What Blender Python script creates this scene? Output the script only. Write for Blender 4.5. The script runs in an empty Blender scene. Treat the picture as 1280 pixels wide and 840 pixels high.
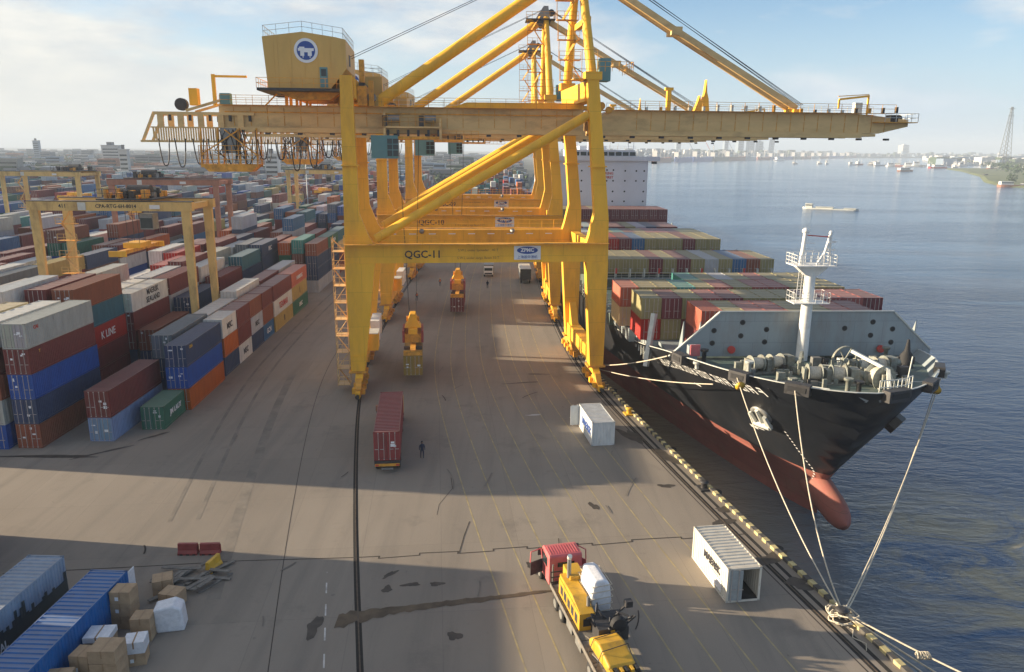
import bpy, math, random
from mathutils import Vector, Matrix
from mathutils.bvhtree import BVHTree
R = math.radians
rnd = random.Random(7)
scene = bpy.context.scene
COL = scene.collection

# ------------------------------------------------------------------ camera
CAM = Vector((0.0, 0.0, 30.0))
PITCH = R(13.84); ROLL = R(0.45)
_U = Vector((0, math.sin(PITCH), math.cos(PITCH))); _Rt = Vector((1, 0, 0)); _F = Vector((0, math.cos(PITCH), -math.sin(PITCH)))
camd = bpy.data.cameras.new('camera'); cam = bpy.data.objects.new('camera', camd); COL.objects.link(cam)
_r = _Rt*math.cos(ROLL) + _U*math.sin(ROLL); _u = -_Rt*math.sin(ROLL) + _U*math.cos(ROLL)
cam.matrix_world = Matrix(((_r.x, _u.x, -_F.x, CAM.x), (_r.y, _u.y, -_F.y, CAM.y), (_r.z, _u.z, -_F.z, CAM.z), (0, 0, 0, 1)))
camd.sensor_width = 36; camd.lens = 950/1280*36; camd.clip_start = 0.5; camd.clip_end = 30000
scene.camera = cam

# ------------------------------------------------------------------ sky, sun, exposure
SUN_EL = R(12.0); SUN_DIR = Vector((-0.992, 0.119, 0)).normalized()   # towards the sun, on the ground
world = bpy.data.worlds.new('World'); scene.world = world; world.use_nodes = True
nt = world.node_tree; nt.nodes.clear()
def N(t, typ, **kw):
    n = t.nodes.new(typ)
    for k, v in kw.items():
        if k.startswith('i_'): n.inputs[k[2:].replace('_', ' ')].default_value = v
        else: setattr(n, k, v)
    return n
sky = N(nt, 'ShaderNodeTexSky', sky_type='NISHITA', sun_disc=False)
sky.sun_elevation = SUN_EL; sky.sun_rotation = math.atan2(SUN_DIR.x, SUN_DIR.y); sky.air_density = 1.0; sky.dust_density = 0.35; sky.ozone_density = 3.6
tc = N(nt, 'ShaderNodeTexCoord'); mp = N(nt, 'ShaderNodeMapping'); mp.inputs['Scale'].default_value = (1, 1, 3.4)
n1 = N(nt, 'ShaderNodeTexNoise', i_Scale=3.1, i_Detail=8.0, i_Roughness=0.56)
r1 = N(nt, 'ShaderNodeValToRGB'); r1.color_ramp.elements[0].position = 0.47; r1.color_ramp.elements[1].position = 0.63
n2 = N(nt, 'ShaderNodeTexNoise', i_Scale=6.0, i_Detail=8.0, i_Roughness=0.62)
r2 = N(nt, 'ShaderNodeValToRGB'); r2.color_ramp.elements[0].position = 0.40; r2.color_ramp.elements[1].position = 0.62
r2.color_ramp.elements[0].color = (2.9, 3.15, 3.5, 1); r2.color_ramp.elements[1].color = (4.9, 4.75, 4.4, 1)
mx = N(nt, 'ShaderNodeMix', data_type='RGBA')
bg = N(nt, 'ShaderNodeBackground'); bg.inputs['Strength'].default_value = 0.074
out = N(nt, 'ShaderNodeOutputWorld')
L = nt.links.new
L(tc.outputs['Generated'], mp.inputs['Vector']); L(mp.outputs[0], n1.inputs['Vector'])
L(mp.outputs[0], n2.inputs['Vector']); L(n2.outputs['Fac'], r2.inputs['Fac'])
# the cloud deck is broken overhead and to the right and closes up towards the sun's side
sxw = N(nt, 'ShaderNodeSeparateXYZ'); L(tc.outputs['Generated'], sxw.inputs[0])
cov = N(nt, 'ShaderNodeMapRange'); cov.inputs[1].default_value = -0.75; cov.inputs[2].default_value = 0.15; cov.inputs[3].default_value = 0.20; cov.inputs[4].default_value = -0.02; L(sxw.outputs[0], cov.inputs[0])
ad_ = N(nt, 'ShaderNodeMath', operation='ADD'); L(n1.outputs['Fac'], ad_.inputs[0]); L(cov.outputs[0], ad_.inputs[1]); L(ad_.outputs[0], r1.inputs['Fac'])
mm = N(nt, 'ShaderNodeMath', operation='MULTIPLY'); mm.inputs[1].default_value = 0.93
L(r1.outputs[0], mm.inputs[0])
L(mm.outputs[0], mx.inputs[0]); L(sky.outputs[0], mx.inputs[6]); L(r2.outputs[0], mx.inputs[7])
# a pale veil of thin cloud all round the horizon
vr = N(nt, 'ShaderNodeMapRange', interpolation_type='SMOOTHSTEP'); vr.inputs[1].default_value = 0.0; vr.inputs[2].default_value = 0.22; vr.inputs[3].default_value = 0.8; vr.inputs[4].default_value = 0.0; L(sxw.outputs[2], vr.inputs[0])
vc = N(nt, 'ShaderNodeMix', data_type='RGBA'); vc.inputs[6].default_value = (5.0, 4.7, 4.0, 1); vc.inputs[7].default_value = (2.9, 3.6, 4.35, 1)
vx = N(nt, 'ShaderNodeMapRange', interpolation_type='SMOOTHSTEP'); vx.inputs[1].default_value = -0.85; vx.inputs[2].default_value = 0.35; L(sxw.outputs[0], vx.inputs[0]); L(vx.outputs[0], vc.inputs[0])
mv = N(nt, 'ShaderNodeMix', data_type='RGBA'); L(vc.outputs[2], mv.inputs[7]); L(vr.outputs[0], mv.inputs[0]); L(mx.outputs[2], mv.inputs[6]); L(mv.outputs[2], bg.inputs['Color']); L(bg.outputs[0], out.inputs[0])
sl = bpy.data.lights.new('sun', 'SUN'); sl.energy = 5.0; sl.angle = R(0.6); sl.color = (1.0, 0.82, 0.58)
sun = bpy.data.objects.new('sun', sl); COL.objects.link(sun)
sd = (SUN_DIR*math.cos(SUN_EL) + Vector((0, 0, math.sin(SUN_EL)))).normalized()
sun.rotation_euler = sd.to_track_quat('Z', 'Y').to_euler(); sun.location = (-60, 0, 120)
scene.view_settings.view_transform = 'Standard'; scene.view_settings.look = 'None'
scene.view_settings.exposure = 1.48; HAZE = 0.00021; scene.view_settings.gamma = 1.0

# ------------------------------------------------------------------ materials
def mat(name, col, rough=0.6, metal=0.0, var=0.12, scale=1.5, bump=0.0, dirt=None, dirt_amt=0.35, stretch=(1, 1, 1), coords='Object', bscale=None, seams=None):
    m = bpy.data.materials.new(name); m.use_nodes = True
    t = m.node_tree; b = t.nodes['Principled BSDF']; b.inputs['Roughness'].default_value = rough; b.inputs['Metallic'].default_value = metal
    c = N(t, 'ShaderNodeTexCoord'); mpn = N(t, 'ShaderNodeMapping'); mpn.inputs['Scale'].default_value = stretch
    t.links.new(c.outputs[coords], mpn.inputs['Vector'])
    nz = N(t, 'ShaderNodeTexNoise', i_Scale=scale, i_Detail=6.0, i_Roughness=0.6); t.links.new(mpn.outputs[0], nz.inputs['Vector'])
    hsv = N(t, 'ShaderNodeHueSaturation'); hsv.inputs['Color'].default_value = (*col, 1)
    mr = N(t, 'ShaderNodeMapRange'); mr.inputs[1].default_value = 0.3; mr.inputs[2].default_value = 0.7; mr.inputs[3].default_value = 1-var; mr.inputs[4].default_value = 1+var
    t.links.new(nz.outputs['Fac'], mr.inputs[0]); t.links.new(mr.outputs[0], hsv.inputs['Value'])
    o = hsv.outputs[0]
    if dirt:
        n3 = N(t, 'ShaderNodeTexNoise', i_Scale=scale*0.8, i_Detail=8.0, i_Roughness=0.7); mp3 = N(t, 'ShaderNodeMapping'); mp3.inputs['Location'].default_value = (13, 7, 3); mp3.inputs['Scale'].default_value = stretch
        t.links.new(c.outputs[coords], mp3.inputs['Vector']); t.links.new(mp3.outputs[0], n3.inputs['Vector'])
        m3 = N(t, 'ShaderNodeMapRange'); m3.inputs[1].default_value = 0.5; m3.inputs[2].default_value = 0.72; m3.inputs[3].default_value = 0; m3.inputs[4].default_value = dirt_amt
        t.links.new(n3.outputs['Fac'], m3.inputs[0])
        mix = N(t, 'ShaderNodeMix', data_type='RGBA'); mix.inputs[7].default_value = (*dirt, 1)
        t.links.new(m3.outputs[0], mix.inputs[0]); t.links.new(o, mix.inputs[6]); o = mix.outputs[2]
    if seams:   # welded plates: each a shade off its neighbour, a fine dark line between
        cmb = N(t, 'ShaderNodeCombineXYZ'); sp_ = N(t, 'ShaderNodeSeparateXYZ'); t.links.new(c.outputs[coords], sp_.inputs[0])
        if seams[2] == 'y': t.links.new(sp_.outputs[1], cmb.inputs[0])
        else:
            a_ = N(t, 'ShaderNodeMath', operation='ADD'); t.links.new(sp_.outputs[0], a_.inputs[0]); t.links.new(sp_.outputs[1], a_.inputs[1]); t.links.new(a_.outputs[0], cmb.inputs[0])
        t.links.new(sp_.outputs[2], cmb.inputs[1])
        bk = N(t, 'ShaderNodeTexBrick', i_Scale=1.0); bk.inputs['Brick Width'].default_value = seams[0]; bk.inputs['Row Height'].default_value = seams[1]; bk.inputs['Mortar Size'].default_value = 0.025
        bk.inputs['Color1'].default_value = (1, 1, 1, 1); bk.inputs['Color2'].default_value = (seams[3],)*3+(1,); bk.inputs['Mortar'].default_value = (seams[3]*.8,)*3+(1,); t.links.new(cmb.outputs[0], bk.inputs['Vector'])
        ml = N(t, 'ShaderNodeMix', data_type='RGBA', blend_type='MULTIPLY'); ml.inputs[0].default_value = 1.0; t.links.new(o, ml.inputs[6]); t.links.new(bk.outputs['Color'], ml.inputs[7]); o = ml.outputs[2]
    t.links.new(o, b.inputs['Base Color'])
    if bump:
        nb = N(t, 'ShaderNodeTexNoise', i_Scale=bscale or scale*6, i_Detail=5.0); t.links.new(mpn.outputs[0], nb.inputs['Vector'])
        bp = N(t, 'ShaderNodeBump'); bp.inputs['Strength'].default_value = bump; bp.inputs['Distance'].default_value = 0.05
        t.links.new(nb.outputs['Fac'], bp.inputs['Height']); t.links.new(bp.outputs[0], b.inputs['Normal'])
    return m

def paint_mat(name, source, bands=0):
    """container paint: the colour is the object's own (or the face's own in the far mass)"""
    m = bpy.data.materials.new(name); m.use_nodes = True; t = m.node_tree; b = t.nodes['Principled BSDF']; b.inputs['Roughness'].default_value = 0.55
    if source == 'object': s = N(t, 'ShaderNodeObjectInfo'); so = s.outputs['Color']
    else: s = N(t, 'ShaderNodeVertexColor', layer_name='paint'); so = s.outputs['Color']
    c = N(t, 'ShaderNodeTexCoord'); oi = N(t, 'ShaderNodeObjectInfo')
    ad = N(t, 'ShaderNodeVectorMath', operation='ADD'); sc = N(t, 'ShaderNodeVectorMath', operation='SCALE'); sc.inputs['Scale'].default_value = 50
    cb = N(t, 'ShaderNodeCombineXYZ'); t.links.new(oi.outputs['Random'], cb.inputs[0]); t.links.new(oi.outputs['Random'], cb.inputs[1]); t.links.new(cb.outputs[0], sc.inputs[0])
    t.links.new(c.outputs['Object'], ad.inputs[0]); t.links.new(sc.outputs[0], ad.inputs[1])
    mpn = N(t, 'ShaderNodeMapping'); mpn.inputs['Scale'].default_value = (1, 1, 0.3); t.links.new(ad.outputs[0], mpn.inputs[0])
    n1 = N(t, 'ShaderNodeTexNoise', i_Scale=1.4, i_Detail=7.0, i_Roughness=0.65); t.links.new(mpn.outputs[0], n1.inputs['Vector'])
    mr = N(t, 'ShaderNodeMapRange'); mr.inputs[1].default_value = 0.3; mr.inputs[2].default_value = 0.75; mr.inputs[3].default_value = 0.82; mr.inputs[4].default_value = 1.2
    hs = N(t, 'ShaderNodeHueSaturation'); hs.inputs['Saturation'].default_value = 1.12; t.links.new(n1.outputs['Fac'], mr.inputs[0]); t.links.new(mr.outputs[0], hs.inputs['Value']); t.links.new(so, hs.inputs['Color'])
    n2 = N(t, 'ShaderNodeTexNoise', i_Scale=3.0, i_Detail=9.0, i_Roughness=0.75); t.links.new(mpn.outputs[0], n2.inputs['Vector'])
    m2 = N(t, 'ShaderNodeMapRange'); m2.inputs[1].default_value = 0.6; m2.inputs[2].default_value = 0.7; m2.inputs[3].default_value = 0; m2.inputs[4].default_value = 0.55
    t.links.new(n2.outputs['Fac'], m2.inputs[0])
    mix = N(t, 'ShaderNodeMix', data_type='RGBA'); mix.inputs[7].default_value = (0.09, 0.045, 0.025, 1)
    t.links.new(m2.outputs[0], mix.inputs[0]); t.links.new(hs.outputs[0], mix.inputs[6])
    # pale tan blended evenly over upward faces (roofs)
    g = N(t, 'ShaderNodeNewGeometry'); sx = N(t, 'ShaderNodeSeparateXYZ'); t.links.new(g.outputs['Normal'], sx.inputs[0])
    m3 = N(t, 'ShaderNodeMapRange'); m3.inputs[1].default_value = 0.7; m3.inputs[2].default_value = 0.95; m3.inputs[3].default_value = 0; m3.inputs[4].default_value = 0.38
    t.links.new(sx.outputs[2], m3.inputs[0])
    mix2 = N(t, 'ShaderNodeMix', data_type='RGBA'); mix2.inputs[7].default_value = (0.34, 0.30, 0.25, 1)
    t.links.new(m3.outputs[0], mix2.inputs[0]); t.links.new(mix.outputs[2], mix2.inputs[6])
    t.links.new(mix2.outputs[2], b.inputs['Base Color'])
    return m

M = {}
M['paint'] = paint_mat('container_paint', 'object')
M['paint_far'] = paint_mat('container_paint_far', 'face')
M['crane'] = mat('crane_yellow', (0.88, 0.46, 0.025), 0.55, var=0.13, scale=0.35, dirt=(0.42, 0.19, 0.04), dirt_amt=0.55, stretch=(1, 1, 0.25), seams=(5.5, 4.3, 'x', 0.93))
M['crane_rust'] = mat('weathered_yellow', (0.66, 0.31, 0.035), 0.6, var=0.25, scale=1.2, dirt=(0.14, 0.06, 0.025), dirt_amt=0.7)
M['girder'] = mat('girder_yellow', (0.66, 0.45, 0.19), 0.5, var=0.14, scale=0.3, dirt=(0.20, 0.10, 0.04), dirt_amt=0.55, stretch=(0.6, 1, 1.6))
M['house'] = mat('machine_house_yellow', (0.60, 0.37, 0.10), 0.55, var=0.06, scale=0.5, dirt=(0.25, 0.14, 0.06), dirt_amt=0.25, stretch=(1, 1, 0.3))
M['rtg'] = mat('pale_yellow_paint', (0.66, 0.45, 0.16), 0.6, var=0.12, scale=0.6, dirt=(0.18, 0.09, 0.04), dirt_amt=0.7, stretch=(1, 1, 0.4))
M['rtg_red'] = mat('oxide_red_steel', (0.36, 0.17, 0.11), 0.7, var=0.15, scale=0.6, dirt=(0.14, 0.07, 0.05), dirt_amt=0.6)
M['teal'] = mat('teal_cab_paint', (0.10, 0.24, 0.26), 0.5, var=0.06, scale=1)
M['glass'] = mat('dark_glass', (0.02, 0.03, 0.035), 0.12, var=0.0)
M['steel_dark'] = mat('dark_machinery_steel', (0.05, 0.048, 0.05), 0.55, metal=0.3, var=0.3, scale=3)
M['steel_grey'] = mat('grey_steel', (0.23, 0.23, 0.22), 0.5, metal=0.4, var=0.2, scale=2)
M['black'] = mat('black_rubber', (0.018, 0.018, 0.02), 0.8, var=0.2, scale=3)
M['cable'] = mat('black_cable', (0.03, 0.03, 0.035), 0.6)
M['rail_steel'] = mat('worn_rail_steel', (0.10, 0.075, 0.055), 0.5, metal=0.5, var=0.3, scale=2)
M['groove'] = mat('rail_groove_dirt', (0.022, 0.020, 0.018), 0.95, var=0.3, scale=4, coords='Object')
M['white'] = mat('white_paint', (0.72, 0.72, 0.70), 0.5, var=0.06, scale=1, dirt=(0.35, 0.27, 0.2), dirt_amt=0.3)
M['white_sign'] = mat('white_sign_paint', (0.75, 0.76, 0.78), 0.5, var=0.03)
M['blue_print'] = mat('blue_print', (0.02, 0.07, 0.30), 0.5, var=0.03)
M['black_print'] = mat('black_print', (0.02, 0.02, 0.03), 0.6, var=0.1)
M['red_print'] = mat('red_print', (0.50, 0.05, 0.04), 0.6, var=0.1)
M['brown_print'] = mat('brown_print', (0.33, 0.15, 0.03), 0.6, var=0.1)
M['bar'] = mat('galvanised_bar', (0.42, 0.38, 0.36), 0.5, metal=0.2, var=0.2, scale=3)
M['hull_black'] = mat('black_hull_paint', (0.011, 0.013, 0.018), 0.42, var=0.35, scale=0.25, dirt=(0.06, 0.05, 0.045), dirt_amt=0.3, stretch=(1, 1, 0.2), seams=(7, 2.2, 'y', 0.8))
M['hull_red'] = mat('red_antifouling_paint', (0.29, 0.09, 0.07), 0.75, var=0.16, scale=0.35, dirt=(0.22, 0.13, 0.09), dirt_amt=0.6, stretch=(1, 1, 1.6), seams=(6, 1.7, 'y', 0.86))
M['hull_grey'] = mat('blue_grey_deck_steel', (0.28, 0.325, 0.345), 0.55, var=0.08, scale=0.5, dirt=(0.20, 0.13, 0.08), dirt_amt=0.4, seams=(3.2, 2.4, 'x', 0.93), stretch=(1, 1, .3))
M['deck'] = mat('green_grey_deck', (0.075, 0.115, 0.105), 0.6, var=0.25, scale=0.9, dirt=(0.20, 0.15, 0.10), dirt_amt=0.5)
M['ship_white'] = mat('ship_white_paint', (0.66, 0.70, 0.76), 0.5, var=0.04, scale=0.2, dirt=(0.4, 0.36, 0.3), dirt_amt=0.15)
M['winch'] = mat('sage_winch_paint', (0.22, 0.235, 0.205), 0.5, var=0.25, scale=3, dirt=(0.20, 0.10, 0.05), dirt_amt=0.6)
M['rope'] = mat('pale_mooring_rope', (0.52, 0.46, 0.36), 0.9, var=0.2, scale=6)
M['galv'] = mat('pale_galvanised_rail', (0.55, 0.56, 0.52), 0.5, var=0.15, scale=2)
M['yellow_line'] = mat('worn_yellow_line', (0.34, 0.275, 0.14), 0.8, var=0.3, scale=0.9, dirt=(0.24, 0.205, 0.165), dirt_amt=1.0)
M['white_line'] = mat('worn_white_line', (0.50, 0.48, 0.45), 0.8, var=0.3, scale=1.5, dirt=(0.19, 0.17, 0.145), dirt_amt=0.9)
M['kerb_y'] = mat('kerb_yellow', (0.50, 0.42, 0.20), 0.8, var=0.3, scale=2, dirt=(0.2, 0.17, 0.12), dirt_amt=0.6)
M['kerb_k'] = mat('kerb_black', (0.07, 0.065, 0.06), 0.85, var=0.3, scale=2, dirt=(0.2, 0.18, 0.14), dirt_amt=0.5)
M['quay_wall'] = mat('quay_wall_concrete', (0.16, 0.145, 0.12), 0.9, var=0.3, scale=0.6, dirt=(0.05, 0.05, 0.035), dirt_amt=0.8, stretch=(1, 1, 0.4), bump=0.3)
M['stain'] = mat('oil_stain', (0.055, 0.045, 0.036), 0.6, var=0.4, scale=1.4)
M['mud_stain'] = mat('mud_stain', (0.095, 0.068, 0.042), 0.75, var=0.45, scale=0.8)
M['crack'] = mat('dark_joint', (0.045, 0.035, 0.028), 0.9, var=0.3, scale=2)
M['carton'] = mat('brown_cardboard', (0.40, 0.28, 0.17), 0.85, var=0.15, scale=2, dirt=(0.25, 0.16, 0.09), dirt_amt=0.4)
M['tape'] = mat('packing_tape', (0.30, 0.19, 0.10), 0.4, var=0.1, scale=2)
M['wrap'] = mat('white_plastic_wrap', (0.66, 0.67, 0.70), 0.3, var=0.12, scale=4, bump=0.5, bscale=6)
M['wood'] = mat('grey_weathered_wood', (0.17, 0.155, 0.135), 0.9, var=0.3, scale=3)
M['red_plastic'] = mat('faded_red_plastic', (0.28, 0.045, 0.04), 0.5, var=0.2, scale=2, dirt=(0.2, 0.1, 0.08), dirt_amt=0.4)
M['yellow_plastic'] = mat('yellow_plastic', (0.62, 0.36, 0.03), 0.5, var=0.12, scale=2, dirt=(0.25, 0.15, 0.05), dirt_amt=0.5)
M['cab_red'] = mat('faded_red_cab_paint', (0.50, 0.11, 0.12), 0.55, var=0.15, scale=1.5, dirt=(0.42, 0.24, 0.2), dirt_amt=0.5)
M['machine_yellow'] = mat('machine_yellow', (0.55, 0.31, 0.025), 0.5, var=0.1, scale=1.5, dirt=(0.16, 0.09, 0.04), dirt_amt=0.75)
M['leaf'] = mat('foliage', (0.045, 0.075, 0.035), 0.9, var=0.4, scale=0.15)
M['grass'] = mat('marsh_grass', (0.13, 0.15, 0.06), 0.9, var=0.3, scale=0.02)
M['trunk'] = mat('bark', (0.08, 0.06, 0.045), 0.9)
M['peeldark'] = mat('dark_green_paint', (0.035, 0.05, 0.055), 0.6, var=0.15, scale=2)
M['track'] = mat('tyre_rubbed_concrete', (0.165, 0.143, 0.118), 0.8, var=0.25, scale=0.35, dirt=(0.235, 0.20, 0.162), dirt_amt=1.0)
M['skin'] = mat('skin', (0.22, 0.12, 0.075), 0.6)
M['cloth_dark'] = mat('dark_cloth', (0.03, 0.035, 0.06), 0.9)
M['cloth_orange'] = mat('orange_vest', (0.60, 0.18, 0.05), 0.8)
M['city'] = mat('city_wall', (0.15, 0.155, 0.17), 0.9, var=0.35, scale=0.01, coords='Object')
M['city_white'] = mat('city_white_wall', (0.50, 0.49, 0.47), 0.8, var=0.1, scale=0.02)
M['city_blue'] = mat('blue_grey_tower', (0.20, 0.26, 0.33), 0.4, var=0.15, scale=0.02)
M['land'] = mat('bare_land', (0.14, 0.135, 0.10), 0.95, var=0.35, scale=0.004)

def ground_mat():
    m = bpy.data.materials.new('quay_concrete'); m.use_nodes = True; t = m.node_tree; b = t.nodes['Principled BSDF']; b.inputs['Roughness'].default_value = 0.85
    g = N(t, 'ShaderNodeNewGeometry'); P = g.outputs['Position']
    def noise(scale, st, detail=6.0, rough=0.6, loc=(0, 0, 0)):
        mpn = N(t, 'ShaderNodeMapping'); mpn.inputs['Scale'].default_value = st; mpn.inputs['Location'].default_value = loc; t.links.new(P, mpn.inputs[0])
        n = N(t, 'ShaderNodeTexNoise', i_Scale=scale, i_Detail=detail, i_Roughness=rough); t.links.new(mpn.outputs[0], n.inputs['Vector']); return n.outputs['Fac']
    def rng(s, a, c, lo, hi):
        r = N(t, 'ShaderNodeMapRange'); r.inputs[1].default_value = a; r.inputs[2].default_value = c; r.inputs[3].default_value = lo; r.inputs[4].default_value = hi; t.links.new(s, r.inputs[0]); return r.outputs[0]
    def mix(f, a, c):
        x = N(t, 'ShaderNodeMix', data_type='RGBA')
        if isinstance(f, float): x.inputs[0].default_value = f
        else: t.links.new(f, x.inputs[0])
        for i, v in ((6, a), (7, c)):
            if isinstance(v, tuple): x.inputs[i].default_value = (*v, 1)
            else: t.links.new(v, x.inputs[i])
        return x.outputs[2]
    c = mix(rng(noise(0.045, (1, 0.5, 1), 7), 0.35, 0.65, 0, 1), (0.205, 0.172, 0.138), (0.285, 0.242, 0.195))
    c = mix(rng(noise(0.55, (1, 0.06, 1), 5, 0.6), 0.48, 0.7, 0, 0.45), c, (0.145, 0.125, 0.105))      # wheel-worn streaks along the quay
    c = mix(rng(noise(0.16, (1, 1, 1), 9, 0.72, (40, 3, 0)), 0.56, 0.68, 0, 0.5), c, (0.13, 0.11, 0.092))   # dirty patches
    c = mix(rng(noise(1.3, (1, 1, 1), 9, 0.7, (4, 30, 0)), 0.64, 0.70, 0, 0.55), c, (0.085, 0.07, 0.058))    # oil spots
    c = mix(rng(noise(9, (1, 1, 1), 3, 0.6), 0.3, 0.7, 0, 0.22), c, (0.29, 0.26, 0.22))
    # slab joints
    br = N(t, 'ShaderNodeTexBrick', i_Scale=1.0); br.offset = 0.0; br.inputs['Mortar Size'].default_value = 0.02; br.inputs['Brick Width'].default_value = 6; br.inputs['Row Height'].default_value = 9
    br.inputs['Color1'].default_value = (1, 1, 1, 1); br.inputs['Color2'].default_value = (0.9, 0.9, 0.9, 1); br.inputs['Mortar'].default_value = (0.72, 0.72, 0.72, 1)
    mpb = N(t, 'ShaderNodeMapping'); mpb.inputs['Rotation'].default_value = (0, 0, -0.1); t.links.new(P, mpb.inputs[0]); t.links.new(mpb.outputs[0], br.inputs['Vector'])
    mu = N(t, 'ShaderNodeMix', data_type='RGBA', blend_type='MULTIPLY'); mu.inputs[0].default_value = 0.8; t.links.new(c, mu.inputs[6]); t.links.new(br.outputs['Color'], mu.inputs[7])
    t.links.new(mu.outputs[2], b.inputs['Base Color'])
    bp = N(t, 'ShaderNodeBump'); bp.inputs['Strength'].default_value = 0.25; bp.inputs['Distance'].default_value = 0.02; t.links.new(noise(4, (1, 1, 1)), bp.inputs['Height']); t.links.new(bp.outputs[0], b.inputs['Normal'])
    return m
M['ground'] = ground_mat()

def water_mat():
    m = bpy.data.materials.new('river_water'); m.use_nodes = True; t = m.node_tree; b = t.nodes['Principled BSDF']
    b.inputs['Roughness'].default_value = 0.12; b.inputs['IOR'].default_value = 1.33
    g = N(t, 'ShaderNodeNewGeometry'); P = g.outputs['Position']
    def noise(scale, st=(1, 1, 1), detail=6.0, rough=0.6, rot=0.0, dist=0.0):
        mpn = N(t, 'ShaderNodeMapping'); mpn.inputs['Scale'].default_value = st; mpn.inputs['Rotation'].default_value = (0, 0, rot); t.links.new(P, mpn.inputs[0])
        n = N(t, 'ShaderNodeTexNoise', i_Scale=scale, i_Detail=detail, i_Roughness=rough, i_Distortion=dist); t.links.new(mpn.outputs[0], n.inputs['Vector']); return n.outputs['Fac']
    # silt: browner close to the quay and where the bow stirs it up
    sx = N(t, 'ShaderNodeSeparateXYZ'); t.links.new(P, sx.inputs[0])
    a = N(t, 'ShaderNodeVectorMath', operation='DISTANCE'); a.inputs[1].default_value = (46, 61, -6.2); t.links.new(P, a.inputs[0])
    r1_ = N(t, 'ShaderNodeMapRange'); r1_.inputs[1].default_value = 5; r1_.inputs[2].default_value = 22; r1_.inputs[3].default_value = 1.6; r1_.inputs[4].default_value = 0; t.links.new(a.outputs['Value'], r1_.inputs[0])
    r2_ = N(t, 'ShaderNodeMapRange'); r2_.inputs[1].default_value = 20; r2_.inputs[2].default_value = 36; r2_.inputs[3].default_value = 0.9; r2_.inputs[4].default_value = 0; t.links.new(sx.outputs[0], r2_.inputs[0])
    mxm = N(t, 'ShaderNodeMath', operation='MAXIMUM'); 
    nn = N(t, 'ShaderNodeMapRange'); nn.inputs[1].default_value = 0.38; nn.inputs[2].default_value = 0.62; nn.inputs[3].default_value = 0; nn.inputs[4].default_value = 1.0; t.links.new(noise(0.09, (1, 1.8, 1), 8, 0.7, 0.4, 1.5), nn.inputs[0])
    mu = N(t, 'ShaderNodeMath', operation='MULTIPLY'); t.links.new(r1_.outputs[0], mu.inputs[0]); t.links.new(nn.outputs[0], mu.inputs[1])
    t.links.new(mu.outputs[0], mxm.inputs[0]); t.links.new(r2_.outputs[0], mxm.inputs[1])
    mix = N(t, 'ShaderNodeMix', data_type='RGBA'); mix.inputs[6].default_value = (0.018, 0.075, 0.170, 1); mix.inputs[7].default_value = (0.25, 0.225, 0.15, 1)
    t.links.new(mxm.outputs[0], mix.inputs[0]); t.links.new(mix.outputs[2], b.inputs['Base Color'])
    # waves: chop plus longer bands of ruffled and calm water
    prev = None
    calm = N(t, 'ShaderNodeMapRange'); calm.inputs[1].default_value = 0.4; calm.inputs[2].default_value = 0.6; calm.inputs[3].default_value = 0.35; calm.inputs[4].default_value = 1.0; t.links.new(noise(0.012, (0.5, 1.6, 1), 4, 0.5, 0.2), calm.inputs[0])
    for sc_, st, rot, d in ((0.6, (0.55, 1.5, 1), 0.5, 0.34), (2.1, (0.7, 1.3, 1), 0.25, 0.11), (0.12, (0.6, 1.4, 1), 0.6, 0.7)):
        bp = N(t, 'ShaderNodeBump'); bp.inputs['Distance'].default_value = d; t.links.new(calm.outputs[0], bp.inputs['Strength'])
        t.links.new(noise(sc_, st, 4.0, 0.6, rot, 0.4), bp.inputs['Height'])
        if prev: t.links.new(prev, bp.inputs['Normal'])
        prev = bp.outputs[0]
    t.links.new(prev, b.inputs['Normal'])
    return m
M['water'] = water_mat()

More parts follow.
